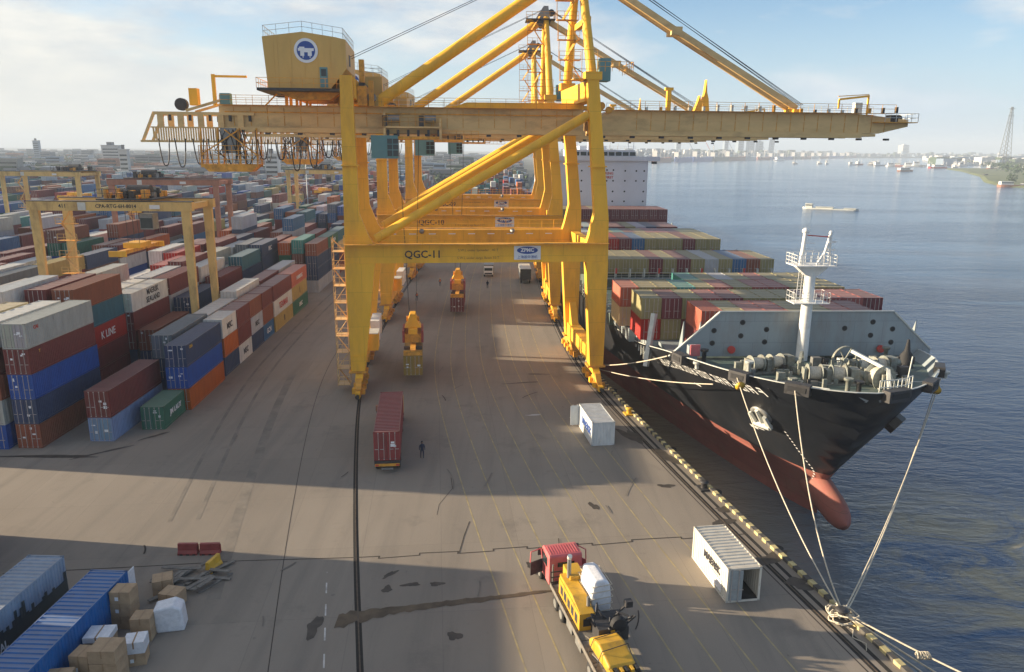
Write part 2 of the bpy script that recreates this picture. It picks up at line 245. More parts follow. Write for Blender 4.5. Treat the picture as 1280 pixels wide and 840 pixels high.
# ------------------------------------------------------------------ mesh helpers
class MB:
    def __init__(s): s.v = []; s.f = []; s.m = []; s.mats = []; s.smooth = []
    def mi(s, mt):
        if mt not in s.mats: s.mats.append(mt)
        return s.mats.index(mt)
    def poly(s, pts, faces, mt, smooth=False):
        o = len(s.v); s.v += [tuple(p) for p in pts]; k = s.mi(mt)
        for f in faces: s.f.append(tuple(o+i for i in f)); s.m.append(k); s.smooth.append(smooth)
    def box(s, x0, x1, y0, y1, z0, z1, mt='crane', T=None):
        p = [Vector((x, y, z)) for z in (z0, z1) for y in (y0, y1) for x in (x0, x1)]
        if T is not None: p = [T @ q for q in p]
        s.poly(p, [(0, 2, 3, 1), (4, 5, 7, 6), (0, 1, 5, 4), (2, 6, 7, 3), (0, 4, 6, 2), (1, 3, 7, 5)], mt); return s
    def beam(s, a, b, w, h, mt='crane', up=(0, 0, 1)):
        a = Vector(a); b = Vector(b); d = (b-a)
        if d.length < 1e-6: return s
        d.normalize(); u = Vector(up)
        if abs(d.dot(u)) > 0.98: u = Vector((0, 1, 0))
        sd_ = d.cross(u).normalized(); u2 = sd_.cross(d)
        p = [q + sd_*i*w/2 + u2*j*h/2 for q in (a, b) for j in (-1, 1) for i in (-1, 1)]
        s.poly(p, [(0, 1, 3, 2), (4, 6, 7, 5), (0, 4, 5, 1), (2, 3, 7, 6), (0, 2, 6, 4), (1, 5, 7, 3)], mt); return s
    def tube(s, a, b, r, mt='crane', n=10, r2=None, caps=True):
        a = Vector(a); b = Vector(b); d = (b-a); 
        if d.length < 1e-6: return s
        d.normalize(); u = Vector((0, 0, 1)) if abs(d.z) < 0.95 else Vector((0, 1, 0))
        x = d.cross(u).normalized(); y = d.cross(x); r2 = r if r2 is None else r2; p = []
        for q, rr in ((a, r), (b, r2)):
            for i in range(n): an = 2*math.pi*i/n; p.append(q + x*math.cos(an)*rr + y*math.sin(an)*rr)
        s.poly(p, [(i, (i+1) % n, n+(i+1) % n, n+i) for i in range(n)], mt, True)
        if caps: s.poly(p, [tuple(range(n-1, -1, -1)), tuple(range(n, 2*n))], mt)
        return s
    def path(s, pts, r, mt='cable', n=5):
        for a, b in zip(pts[:-1], pts[1:]): s.tube(a, b, r, mt, n, caps=False)
        return s
    def prism(s, outline, d0, d1, axis='y', mt='crane'):
        """outline: 2-D points; extruded along axis from d0 to d1"""
        def P(u, w, d): return {'y': (u, d, w), 'x': (d, u, w), 'z': (u, w, d)}[axis]
        n = len(outline); p = [P(u, w, d0) for u, w in outline]+[P(u, w, d1) for u, w in outline]
        s.poly(p, [tuple(range(n)), tuple(range(2*n-1, n-1, -1))]+[(i, n+i, n+(i+1) % n, (i+1) % n) for i in range(n)], mt); return s
    def lathe(s, prof, c, axis='z', mt='crane', n=14):
        p = []
        for r, h in prof:
            for i in range(n):
                an = 2*math.pi*i/n; u = r*math.cos(an); w = r*math.sin(an)
                q = {'z': (u, w, h), 'x': (h, u, w), 'y': (u, h, w)}[axis]; p.append((c[0]+q[0], c[1]+q[1], c[2]+q[2]))
        k = len(prof)
        s.poly(p, [(j*n+i, j*n+(i+1) % n, (j+1)*n+(i+1) % n, (j+1)*n+i) for j in range(k-1) for i in range(n)], mt, True)
        s.poly(p, [tuple(range(n-1, -1, -1)), tuple(range((k-1)*n, k*n))], mt); return s
    def rail(s, pts, h=1.1, sp=2.0, mt='galv', r=0.035, up=2):
        for a, b in zip(pts[:-1], pts[1:]):
            a = Vector(a); b = Vector(b); n = max(1, round((b-a).length/sp))
            for i in range(n+1):
                q = a.lerp(b, i/n); s.beam(q, q+Vector((0, 0, h)), r*1.6, r*1.6, mt)
            for k in range(up): zz = Vector((0, 0, h*(k+1)/up)); s.beam(a+zz, b+zz, r*1.6, r*1.6, mt)
        return s
    def mesh(s, name):
        me = bpy.data.meshes.new(name); me.from_pydata(s.v, [], s.f)
        for mt in s.mats: me.materials.append(M[mt] if isinstance(mt, str) else mt)
        me.polygons.foreach_set('material_index', s.m); me.polygons.foreach_set('use_smooth', s.smooth)
        me.validate(); me.update()
        import bmesh
        bm = bmesh.new(); bm.from_mesh(me); bmesh.ops.recalc_face_normals(bm, faces=bm.faces); bm.to_mesh(me); bm.free()
        return me
    def build(s, name, parent=None, **kw): return obj(name, s.mesh(name), parent, **kw)

def obj(name, data, parent=None, loc=None, rz=None, color=None, **props):
    o = bpy.data.objects.new(name, data); COL.objects.link(o)
    if parent: o.parent = parent
    if loc is not None: o.location = loc
    if rz is not None: o.rotation_euler = (0, 0, rz)
    if color: o.color = (*color, 1)
    for k, v in props.items(): o[k] = v
    return o
def thing(name, label, cat, loc=(0, 0, 0), rz=0.0, group=None):
    o = obj(name, None, None, loc, rz, label=label, category=cat)
    if group: o['group'] = group
    return o
KIDS = {}
def kids(o):
    if not KIDS:
        for q in bpy.data.objects:
            if q.parent: KIDS.setdefault(q.parent.name, []).append(q)
    return KIDS.get(o.name, [])
def copy_tree(o, parent=None):
    c = o.copy(); COL.objects.link(c); c.parent = parent
    for ch in kids(o): copy_tree(ch, c)
    return c
TXT = {}
def text_mesh(s, size, mt, space=1.0, bold=0.0):
    k = (s, size, mt, bold)
    if k not in TXT:
        cu = bpy.data.curves.new('text', 'FONT'); cu.body = s; cu.size = size; cu.extrude = 0.012; cu.align_x = 'CENTER'; cu.align_y = 'CENTER'; cu.space_character = space; cu.offset = bold; cu.resolution_u = 2
        o = bpy.data.objects.new('text', cu); COL.objects.link(o)
        dg = bpy.context.evaluated_depsgraph_get(); me = bpy.data.meshes.new_from_object(o.evaluated_get(dg)); me.materials.clear(); me.materials.append(M[mt])
        bpy.data.objects.remove(o); bpy.data.curves.remove(cu); TXT[k] = me
    return TXT[k]
def text(s, size, mt, parent, loc, rot, name='lettering', space=1.0, bold=0.0):
    o = obj(name, text_mesh(s, size, mt, space, bold), parent); o.location = loc; o.rotation_euler = rot; return o
FRONT = (R(90), 0, 0); RIGHT = (R(90), 0, R(90))    # lettering that faces -y / +x
# ------------------------------------------------------------------ the quay line (a gentle bend)
def slope(y):
    tb = ((45, -0.221), (58, -0.205), (77, -0.185), (92, -0.148), (109, -0.072), (130, -0.045), (153, -0.032), (178, -0.010), (210, 0.012), (460, 0.012))
    if y <= 45: return -0.221
    for (a, p), (b, q) in zip(tb[:-1], tb[1:]):
        if y <= b: return p+(q-p)*(y-a)/(b-a)
    return 0.012
_ys = [-60+i for i in range(0, 1200)]
_xs = [0.0]
for _y in _ys[1:]: _xs.append(_xs[-1]+slope(_y-0.5))
_off = -8.85 - _xs[_ys.index(39)]
_xs = [x+_off for x in _xs]
def rail_pt(y, off=0.0):
    """point on a line parallel to the landside rail, off metres to the right of it; y measured on the rail"""
    i = max(0, min(len(_ys)-2, int(math.floor(y))+60)); f = y-_ys[i]; x = _xs[i]+(_xs[i+1]-_xs[i])*f
    a = math.atan(-slope(y)); return Vector((x+off*math.cos(a), y+off*math.sin(a), 0))
def heading(y): return math.atan(-slope(y))
GAUGE = 30.0; EDGE = 31.9
def strip(name, off, w, z, y0, y1, mt, kind='structure', step=2.0, dash=None, h=None, parent=None):
    mb = MB(); y = y0
    while y < y1-1e-6:
        y2 = min(y+step, y1)
        if dash is None or (int((y-y0)/step) % 2 == 0):
            a = rail_pt(y, off-w/2); b = rail_pt(y, off+w/2); c = rail_pt(y2, off+w/2); d = rail_pt(y2, off-w/2)
            if h is None: mb.poly([(q.x, q.y, z) for q in (a, b, c, d)], [(0, 1, 2, 3)], mt)
            else:
                p = [(q.x, q.y, zz) for zz in (z, z+h) for q in (a, b, c, d)]
                mb.poly(p, [(4, 5, 6, 7), (0, 1, 5, 4), (1, 2, 6, 5), (2, 3, 7, 6), (3, 0, 4, 7)], mt)
        y = y2
    o = mb.build(name, parent)
    if kind and not parent: o['kind'] = kind
    return o
WATER_Z = -6.2
# river to the horizon
mb = MB(); mb.poly([(-9000, -400, WATER_Z), (9000, -400, WATER_Z), (9000, 9000, WATER_Z), (-9000, 9000, WATER_Z)], [(0, 1, 2, 3)], 'water')
mb.build('river', kind='structure')
# the apron and yard: one sheet of ground up to the quay edge, with the quay wall below it
edge = [rail_pt(y, EDGE) for y in range(-50, 460, 5)]
mb = MB(); e = [(p.x, p.y) for p in edge]
n = len(e)
mb.poly([(x, y, 0.0) for x, y in e]+[(-1200, y if i else -50, 0.0) for i, (x, y) in enumerate(e)], [(i+1, i, n+i, n+i+1) for i in range(n-1)], 'ground')
mb.build('quay_apron', kind='structure')
mb = MB(); mb.poly([(x, y, 0.0) for x, y in e]+[(x, y, -8.0) for x, y in e], [(i, i+1, n+i+1, n+i) for i in range(n-1)], 'quay_wall')
mb.build('quay_wall', kind='structure')
# the land behind the yard, along the outside of the river bend
bank = [(e[-1][0], 460), (14, 700), (40, 1300), (430, 2420), (1100, 3500), (1900, 4520), (4200, 5600), (9000, 6400)]
mb = MB(); pts = [(-9000, 460)]+bank+[(9000, 9000), (-9000, 9000)]
mb.poly([(x, y, 0.0) for x, y in pts]+[(x, y, -7.0) for x, y in pts], [tuple(range(len(pts)))]+[(i, i+1, len(pts)+i+1, len(pts)+i) for i in range(1, len(bank))], 'land')
mb.build('far_bank', kind='structure')
mb = MB(); mb.poly([(-9000, -400, -0.02), (-1200, -400, -0.02), (-1200, 460, -0.02), (-9000, 460, -0.02)], [(0, 1, 2, 3)], 'land'); mb.build('inland_ground', kind='structure')
# green point on the opposite shore
pt = [(560, 780), (545, 860), (600, 980), (720, 1190), (870, 1500), (960, 1720), (1120, 1760), (1500, 1900), (3200, 2600), (9000, 3600), (9000, 700)]
mb = MB(); mb.poly([(x, y, -4.2) for x, y in pt]+[(x-14 if i < 6 else x, y-10, -7.2) for i, (x, y) in enumerate(pt)], [tuple(range(len(pt)-1, -1, -1))]+[(i, i+1, len(pt)+i+1, len(pt)+i) for i in range(len(pt)-1)]+[(len(pt)-1, 0, len(pt), 2*len(pt)-1)], 'grass')
mb.build('green_point', kind='structure')

# crane rails in their grooves
strip('crane_rail_groove', 0, 0.42, 0.004, -40, 440, 'groove'); strip('crane_rail', 0, 0.09, 0.006, -40, 440, 'rail_steel', h=0.03)
strip('crane_rail_groove', GAUGE, 0.45, 0.004, -40, 440, 'groove'); strip('crane_rail', GAUGE, 0.09, 0.006, -40, 440, 'rail_steel', h=0.03)
strip('cable_trench', GAUGE+0.75, 0.30, 0.004, -40, 440, 'groove')
strip('cable_trench', GAUGE-0.55, 0.10, 0.004, -40, 440, 'crack')
for k, off in enumerate((9.6, 11.9, 14.1, 16.4, 18.7, 20.9, 23.1, 25.3)):
    strip('lane_line', off, 0.11, 0.004, -40, 330 if k > 1 else 200, 'yellow_line')
strip('dashed_lane_line', -2.1, 0.10, 0.004, 20, 50, 'white_line', dash=True, step=1.3)
# yellow and black kerb
mb = MB(); y = -40.0; k = 0
while y < 250:
    y2 = y+0.62
    p = [(q.x, q.y, zz) for zz in (0.004, 0.26) for q in (rail_pt(y, EDGE-0.42), rail_pt(y, EDGE-0.03), rail_pt(y2-0.03, EDGE-0.03), rail_pt(y2-0.03, EDGE-0.42))]
    mb.poly(p, [(4, 5, 6, 7), (0, 1, 5, 4), (1, 2, 6, 5), (2, 3, 7, 6), (3, 0, 4, 7)], 'kerb_y' if k % 2 else 'kerb_k'); y = y2; k += 1
mb.build('quay_kerb', kind='structure')
# stepped expansion joint across the apron, and thinner cracks
def ribbon(name, pts, w, mt, z=0.008):
    mb = MB()
    for a, b in zip(pts[:-1], pts[1:]):
        a = Vector((*a, 0)); b = Vector((*b, 0)); d = (b-a).normalized(); s_ = Vector((-d.y, d.x, 0))*w/2
        mb.poly([(q.x, q.y, z) for q in (a-s_-d*w/2, b-s_+d*w/2, b+s_+d*w/2, a+s_-d*w/2)], [(0, 1, 2, 3)], mt); z += 0.0004
    o = mb.build(name, kind='structure'); return o
ribbon('expansion_joint', [(-36.5, 49.0), (-27, 50.1), (-20, 51.0), (-11.6, 51.6), (-9.9, 51.8), (-9.9, 51.5), (-6.9, 52.0), (-6.9, 52.3), (-4.0, 52.6), (-4.0, 52.3), (-1.3, 52.7), (-1.3, 53.0), (1.3, 53.4), (1.3, 53.1), (4.0, 53.6), (6.4, 54.0), (6.4, 53.7), (9.6, 54.3), (9.6, 54.6), (13.6, 55.1), (13.6, 54.8), (19.0, 55.7)], 0.11, 'crack')
ribbon('surface_crack', [(-3.9, 52.4), (-3.7, 55.0), (-3.4, 57.4)], 0.07, 'crack', 0.016)
ribbon('surface_crack', [(-6.2, 58.6), (-6.2, 60.5), (-5.3, 63.7), (-5.6, 66.0)], 0.05, 'crack', 0.006)
def blot(name, cx, cy, rx, ry, mt, seed, z=0.0125, rot=0.0):
    rr = random.Random(seed); n_ = 30; mb = MB(); p = []; ph = [rr.uniform(0, 6.28) for _ in range(4)]
    for i in range(n_):
        an = 2*math.pi*i/n_; k_ = 0.9+0.22*math.sin(2*an+ph[0])+0.16*math.sin(3*an+ph[1])+0.1*math.sin(5*an+ph[2])+0.05*math.sin(9*an+ph[3]); u = rx*k_*math.cos(an); w = ry*k_*math.sin(an)
        p.append((cx+u*math.cos(rot)-w*math.sin(rot), cy+u*math.sin(rot)+w*math.cos(rot), z+0.0001*seed))
    mb.poly(p, [tuple(range(n_))], mt); return mb.build(name, kind='structure')
# the long muddy wash running out of the rail groove
ws = [(-11.3, 43.6, 1.3), (-10.0, 44.2, 0.95), (-8.0, 44.8, 0.62), (-6.0, 45.3, 0.45), (-4.0, 45.8, 0.5), (-2.0, 46.2, 0.42), (0.0, 46.7, 0.30), (2.0, 47.2, 0.22), (3.4, 47.4, 0.1)]
mb = MB(); rr = random.Random(4); top = []; bot = []
for (x0, y0, w0), (x1, y1, w1) in zip(ws[:-1], ws[1:]):
    for i in range(6):
        f = i/6; x = x0+(x1-x0)*f; y = y0+(y1-y0)*f; w = w0+(w1-w0)*f
        top.append((x, y+w*(0.5+0.35*rr.random()), 0.021)); bot.append((x, y-w*(0.5+0.5*rr.random()), 0.021))
nn_ = len(top); mb.poly(top+bot, [(i, nn_+i, nn_+i+1, i+1) for i in range(nn_-1)], 'mud_stain'); mb.build('mud_wash', kind='structure')
sd_ = 1
for (cx, cy, rx, ry, mt, rot) in [(17.2, 55.8, .9, .45, 'stain', .3), (18.4, 60.0, .8, .6, 'stain', 0), (17.6, 57.6, 1.1, .7, 'stain', .5), (19.8, 52.0, 1.5, .8, 'stain', .6), (20.6, 48.5, 1.0, .8, 'stain', 0),
        (15.6, 71.5, 1.0, 1.9, 'stain', .5), (13.0, 77.0, .8, 2.8, 'stain', .4), (14.3, 64.6, .7, .5, 'stain', 0), (7.2, 60.4, .35, .8, 'stain', .3), (1.5, 50.6, .3, .5, 'stain', .2), (2.1, 49.6, .45, .3, 'stain', 0), (-8.7, 49.3, .7, .25, 'stain', 1.0),
        (-7.0, 48.0, .6, .3, 'stain', .2), (-8.6, 47.4, .35, .5, 'stain', .5), (-5.2, 48.1, .55, .3, 'stain', -.2), (-3.5, 42.2, .4, .6, 'stain', .6), (-46, 70.3, 5.5, .4, 'stain', .05), (-41, 71.6, 2.6, .25, 'stain', .7), (-38, 76, 2.2, .2, 'stain', .9),
        (2.6, 83.5, 1.0, .22, 'white_line', .1), (1.5, 96, 2.2, .3, 'stain', .2), (3.5, 100, 1.6, .3, 'stain', -.1), (-12.6, 43.0, .5, 1.2, 'stain', .1)]:
    blot('ground_stain', cx, cy, rx, ry, mt, sd_, rot=rot); sd_ += 1
rr = random.Random(17)
for k in range(18):
    x = rr.uniform(-30, 12); y = rr.uniform(40, 100); a = rr.choice((1.35, 1.5, 1.7, .8, 1.1)); l_ = rr.uniform(1.0, 4.5); cur = rr.uniform(-.25, .25); p_ = [(x, y)]
    for i in range(5): a += cur*.4; p_.append((p_[-1][0]+math.cos(a)*l_/5, p_[-1][1]+math.sin(a)*l_/5))
    ribbon('skid_mark', p_, rr.uniform(.05, .14), 'track' if k % 3 else 'crack', 0.030+0.001*k)
# dark tyre track curving across the yard lane
ribbon('tyre_track', [(-19, 36), (-20.2, 45), (-22.5, 56), (-25.5, 70), (-28.5, 85), (-30.5, 100), (-31.5, 120)], 0.7, 'crack', 0.0015) if False else None
strip('paving_seam', -9.6, 0.9, 0.005, 48, 100, 'track'); strip('paving_seam', -5.3, 0.06, 0.006, 30, 170, 'crack'); strip('tyre_track', -12.8, 0.35, 0.007, 60, 190, 'track'); strip('tyre_track', -15.0, 0.35, 0.008, 60, 190, 'track')
# ------------------------------------------------------------------ ship-to-shore gantry cranes
def sts_crane(label, ident, y_at, trolley_x, detail=True):
    """origin on the landside rail under the near frame; x towards the river, y along the quay away from the camera"""
    p = rail_pt(y_at); hd = heading(y_at+8)
    t = thing('gantry_crane', label, 'gantry crane', (p.x, p.y, 0), hd, 'quay cranes in a row along the berth')
    DY = 17.0; YC = 8.5
    # legs: slender above the portal beam, a tapering box below, flaring into the portal corner
    for side in (0, 1):
        X = -0.1 if side == 0 else 30.1; s_ = 1 if side == 0 else -1
        for y in (0, DY):
            mb = MB(); IW = 2.5 if side == 0 else 1.75; LN = 1.6 if side else 0.0
            low = [(X-s_*0.9, 2.9), (X+s_*0.85, 2.9), (X+s_*IW, 16.4), (X-s_*1.05, 16.4)]
            mb.prism(low, y-0.75, y+0.75, 'y')
            up = [(X-s_*1.05, 16.4), (X+s_*IW, 16.4), (X+s_*IW, 18.7), (X+s_*(IW*.55+.5), 19.6), (X+s_*0.85, 22.3), (X+s_*(0.62+LN), 38.0), (X-s_*(0.75-LN), 38.0), (X-s_*0.95, 21.5)]
            mb.prism(up, y-0.6, y+0.6, 'y'); o = mb.build('leg', t)
            # stiffener seam plates and a joint flange
            fl = MB(); fl.box(X-1.15, X+1.15, y-0.95, y+0.95, 2.72, 2.92, 'crane_rust'); fl.box(X-0.98+s_*LN*.35, X+0.98+s_*LN*.35, y-0.9, y+0.9, 27.9, 28.05); fl.build('joint_flange', o, kind='stuff')
    # portal beams across, and the ties along the quay
    for y in (0, DY):
        mb = MB(); mb.box(2.4, 28.4, y-0.7, y+0.7, 16.42, 18.68); o = mb.build('portal_beam', t)
        r = MB(); r.box(-1.1, 31, y-1.7 if y == 0 else y+0.76, y-0.76 if y == 0 else y+1.7, 18.72, 18.78, 'crane_rust')
        yy = y-1.65 if y == 0 else y+1.65; r.rail([(-1.1, yy, 18.78), (10 if y == 0 else 31, yy, 18.78)], 1.1, 1.8, 'crane'); r.build('walkway', t) if y == 0 else r.build('walkway', t)
        if y == 0:
            text(ident, 1.25, 'black_print', o, (8.2, y-0.715, 17.45), FRONT, bold=0.02)
            for k, (a, b) in enumerate((('S.W.L under Spreader   40 T', 17.95), ('S.W.L under cargo Beam 50 T', 17.0))):
                text(a, 0.42, 'brown_print', o, (14.9, y-0.715, b), FRONT)
            sg = MB(); sg.box(19.3, 22.6, y-0.76, y-0.715, 16.75, 18.45, 'white_sign'); so = sg.build('maker_sign', o)
            text('ZPMC', 0.62, 'white_sign', so, (20.95, y-0.80, 17.92), FRONT, bold=0.03); text('上海振华港机', 0.42, 'blue_print', so, (20.95, y-0.775, 17.05), FRONT)
            em = MB(); em.lathe([(0.62, -0.0), (0.62, 0.02)], (0, 0, 0), 'y', 'blue_print', 20)
            eo = em.build('sign_emblem', so); 
            for v in eo.data.vertices: v.co.x = v.co.x*2.1+20.95; v.co.y += y-0.785; v.co.z = v.co.z*0.72+17.9
        else:
            nb = MB()
            for k in range(9): nb.box(3.4+k*2.8, 4.4+k*2.8, y-0.76, y-0.715, 18.05, 18.17, 'white_sign')
            nb.build('reflector_strip', o)
            for k in (8.0, 21.0): l = MB(); l.lathe([(0.1, -0.5), (0.35, -0.1), (0.38, 0.0)], (k, y-0.85, 18.5), 'y', 'steel_grey', 8); l.build('floodlight', o)
    for X in (-0.1, 30.1):
        mb = MB(); mb.box(X-0.55, X+0.55, 0.76, DY-0.76, 16.6, 18.4); mb.build('tie_beam', t)
        mb = MB(); mb.box(X-0.8, X+0.8, 0.95 if X > 0 else -0.9, DY-0.95 if X > 0 else DY+0.9, 3.0, 4.9)
        if X > 0: mb.prism([(0.95, 4.9), (3.4, 4.9), (0.95, 8.0)], X-0.5, X+0.5, 'x'); mb.prism([(DY-0.95, 4.9), (DY-3.4, 4.9), (DY-0.95, 8.0)], X-0.5, X+0.5, 'x')
        sb = mb.build('sill_beam', t)
        # top beams that carry the girder
        XT = X-(1.5 if X > 0 else 0); mb = MB(); mb.box(XT-0.75, XT+0.75, 0.76, DY-0.76, 35.6, 37.9); mb.build('top_beam', t)
    # diagonal pipes in both frames
    for y in (0.0, DY):
        mb = MB(); mb.tube((2.6, y, 19.3), (28.2, y, 34.0), 0.57, n=16); o = mb.build('diagonal_brace', t)
    # bogies
    for X in (0.0, 30.0):
        for y in (0.6, DY-0.6):
            for k in (-1, 1):
                mb = MB(); yc = y+k*2.2
                mb.prism([(yc-1.7, 1.35), (yc+1.7, 1.35), (yc+0.5, 2.25), (yc-0.5, 2.25)], X-0.35, X+0.35, 'x', 'crane_rust')
                if k == 1: mb.prism([(y-2.6, 2.0), (y+2.6, 2.0), (y+1.0, 2.85), (y-1.0, 2.85)], X-0.45, X+0.45, 'x', 'crane')
                eq = mb.build('equaliser_beam', t)
                for j in (-1, 1):
                    b = MB(); yb = yc+j*1.05; b.box(X-0.32, X+0.32, yb-0.85, yb+0.85, 0.45, 1.3, 'crane_rust'); b.box(X-0.75, X-0.36, yb-0.4, yb+0.3, 0.7, 1.35, 'crane'); b.box(X+0.36, X+0.8, yb-0.3, yb+0.4, 0.6, 1.2, 'crane_rust')
                    bo = b.build('bogie', t)
                    for q in (-0.5, 0.5):
                        w = MB(); w.lathe([(0.36, -0.16), (0.36, 0.16)], (X, yb+q, 0.40), 'x', 'steel_dark', 12); w.build('wheel', bo)
            b = MB(); s_ = -1 if y < DY/2 else 1; b.box(X-0.28, X+0.28, y+s_*4.4-0.5, y+s_*4.4+0.5, 0.5, 1.2); b.lathe([(0.2, 0), (0.26, 0.5)] if s_ > 0 else [(0.26, -0.5), (0.2, 0)], (X, y+s_*4.9, 0.85), 'y', 'steel_dark', 10); b.build('buffer', t)
    # cable reel and electrical house on the landside sill
    b = MB(); b.box(0.9, 2.3, 1.6, 4.2, 4.95, 7.1, 'crane'); b.box(0.85, 2.35, 1.5, 4.3, 7.12, 7.22, 'galv'); b.build('checker_cabin', t)
    b = MB(); b.box(1.0, 2.2, 7.0, 12, 5.0, 7.6, 'white'); b.build('electrical_cabinet', t)
    b = MB(); b.lathe([(1.6, -0.2), (1.6, 0.2)], (31.4, 8.5, 6.6), 'x', 'crane_rust', 22); b.build('cable_reel', t)
    # main girder and boom
    y0, y1 = YC-1.75, YC+1.75
    def girder(name, x0, x1, tip=0, bow=0):
        m = MB(); 
        top = [(x0, 34.9), (x1-tip, 34.9), (x1, 34.2 if tip else 34.9), (x1, 33.3 if tip else 32.35), (x1-tip*0.55, 32.35), (x0, 32.35)]
        if bow: top = [(x0, 33.5), (x0+2.5, 34.8), (x0+5, 34.9)]+top[1:]
        if not tip: top = [q for i, q in enumerate(top) if q not in top[:i]]
        m.prism(top, y0, y1, 'y', 'girder')
        g_ = m.build(name, t)
        m = MB()
        for yy in (y0-0.55, y1-0.0): m.box(x0+0.4, x1-tip*0.9, yy, yy+0.55, 31.75, 32.33, 'girder'); 
        m.box(x0+0.4, x1-tip*0.6, y0-0.02, y1+0.02, 31.95, 32.31, 'girder')
        m.box(x0+1, x1-tip, y0-0.07, y0-0.01, 33.72, 33.86, 'girder'); m.box(x0+1, x1-tip, y0-0.07, y0-0.01, 34.78, 34.96, 'girder')
        m.build('rail_flange', g_)
        m = MB()
        x = x0+1.5
        while x < x1-1.5: m.box(x, x+0.55, y0-0.5, y0+0.1, 31.45, 31.72, 'steel_dark'); x += 3.9
        m.build('cable_hanger', g_)
        return g_
    g1 = girder('main_girder', -16.2, 29.0); g2 = girder('boom', 29.8, 73.6, tip=7.5, bow=1)
    for a, b, par, zz in ((-15.8, 28.5, g1, 34.9), (33, 71, g2, 34.9)):
        m = MB(); m.box(a, b, y0-0.95, y0-0.02, zz, zz+0.05, 'crane_rust'); m.rail([(a, y0-0.95, zz+0.05), (b, y0-0.95, zz+0.05)], 1.1, 1.9, 'crane_rust', r=0.03); m.build('handrail', par)
        m = MB(); m.rail([(a, y1+0.9, zz+0.05), (b, y1+0.9, zz+0.05)], 1.1, 1.9, 'galv', r=0.03); m.box(a, b, y1+0.02, y1+0.95, zz, zz+0.05, 'crane_rust'); m.build('handrail', par)
    # hinge and rope sheaves
    m = MB(); m.box(27.8, 31.4, y0-0.1, y1+0.1, 34.97, 35.4); m.lathe([(0.5, -0.12), (0.5, 0.12)], (31.2, y0-0.4, 35.4), 'y', 'crane_rust', 16); m.lathe([(0.45, -0.12), (0.45, 0.12)], (32.2, y0-0.4, 34.9), 'y', 'crane_rust', 16); m.build('boom_hinge', t)
    m = MB(); m.prism([(12.0, 34.95), (29.0, 34.95), (29.0, 35.7), (14.0, 35.62)], y0-0.2, y0+0.25, 'y', 'crane'); m.build('rope_duct', t)
    # forestay brackets standing on the boom
    for x, h in ((57.9, 1.0),):
        m = MB(); m.box(x-0.5, x+0.5, YC-1.5, YC+1.5, 34.9, 34.9+h*0.5); m.prism([(x-0.45, 34.9+h*0.5), (x+0.45, 34.9+h*0.5), (x+0.2, 34.9+h), (x-0.3, 34.9+h)], YC-0.4, YC+0.4, 'y'); m.build('stay_bracket', g2)
    m = MB(); m.prism([(44.1, 34.9), (46.2, 34.9), (46.0, 36.6), (45.75, 37.4), (45.6, 39.0), (45.45, 37.4), (45.2, 36.5), (44.95, 36.4), (44.8, 37.0), (44.6, 36.3)], YC-0.4, YC+0.4, 'y') if detail else m.box(43, 44, YC-0.4, YC+0.4, 34.9, 37)
    m.build('boom_latch_mast', g2)
    m = MB(); m.box(40.4, 40.95, YC-0.3, YC+0.3, 34.9, 37.6); m.box(40.15, 41.2, YC-0.3, YC+0.3, 37.6, 37.95); m.build('rope_support_post', g2)
    # boom tip gear: platform, small jib crane
    m = MB(); m.box(68.5, 74.2, y0-1.2, y1+1.2, 33.75, 33.85, 'crane_rust'); m.rail([(74.2, y1+1.2, 33.85), (74.2, y0-1.2, 33.85), (69.5, y0-1.2, 33.85)], 1.1, 1.4, 'galv'); m.box(71, 72.1, y0, y0+1.2, 33.9, 34.8, 'steel_dark'); m.lathe([(0.5, -0.2), (0.5, 0.2)], (73.2, YC, 34.4), 'y', 'steel_dark', 14); m.build('tip_platform', t)
    m = MB(); m.box(68.45, 68.65, YC-0.1, YC+0.1, 33.9, 37.4); m.beam((68.6, YC, 37.3), (64.4, YC, 36.8), 0.22, 0.26); m.beam((68.6, YC, 37.5), (64.2, YC, 37.2), 0.1, 0.1); m.box(64.3, 64.5, YC-0.1, YC+0.1, 35.6, 36.8); m.box(66.6, 67.6, YC-0.4, YC+0.4, 34.9, 36.4, 'galv'); m.build('tip_jib', t)
    # landside end: girder tail frame, festoon rack, service jib
    m = MB(); m.beam((-25.4, y0, 30.6), (-23.8, y0, 34.0), 0.3, 0.3, 'girder'); m.beam((-25.4, y1, 30.6), (-23.8, y1, 34.0), 0.3, 0.3, 'girder')
    for yy in (y0-0.2, y1+0.2):
        m.box(-23.8, -12.0, yy-0.15, yy+0.15, 33.7, 34.05, 'girder')
        for k in range(5): m.box(-23.4+k*2.35, -22.7+k*2.35, yy-0.14, yy+0.14, 32.2, 33.7, 'girder'); m.box(-22.1+k*2.35, -21.8+k*2.35, yy-0.14, yy+0.14, 33.0, 33.7, 'steel_dark')
    m.beam((-20, y0-0.2, 34.2), (-16, y0-0.2, 35.4), 0.25, 0.3, 'girder'); m.beam((-20, y1+0.2, 34.2), (-16, y1+0.2, 35.4), 0.25, 0.3, 'girder')
    tail = m.build('tail_frame', t)
    m = MB()
    for k in range(36): m.box(-24.0+k*0.29, -23.82+k*0.29, y0-0.5, y0-0.4, 30.6, 32.2, 'girder')
    m.box(-13.5, 2.0, y0-0.5, y0-0.42, 31.2, 31.5, 'girder')
    m.box(-25.4, -13.5, y0-0.4, y1+0.6, 30.5, 30.6, 'girder'); m.box(-25.5, -13.5, y0-0.56, y0-0.36, 30.45, 30.7, 'girder'); m.box(-24.2, -13.5, y0-0.56, y0-0.36, 32.15, 32.3, 'girder')
    m.build('festoon_rack', tail)
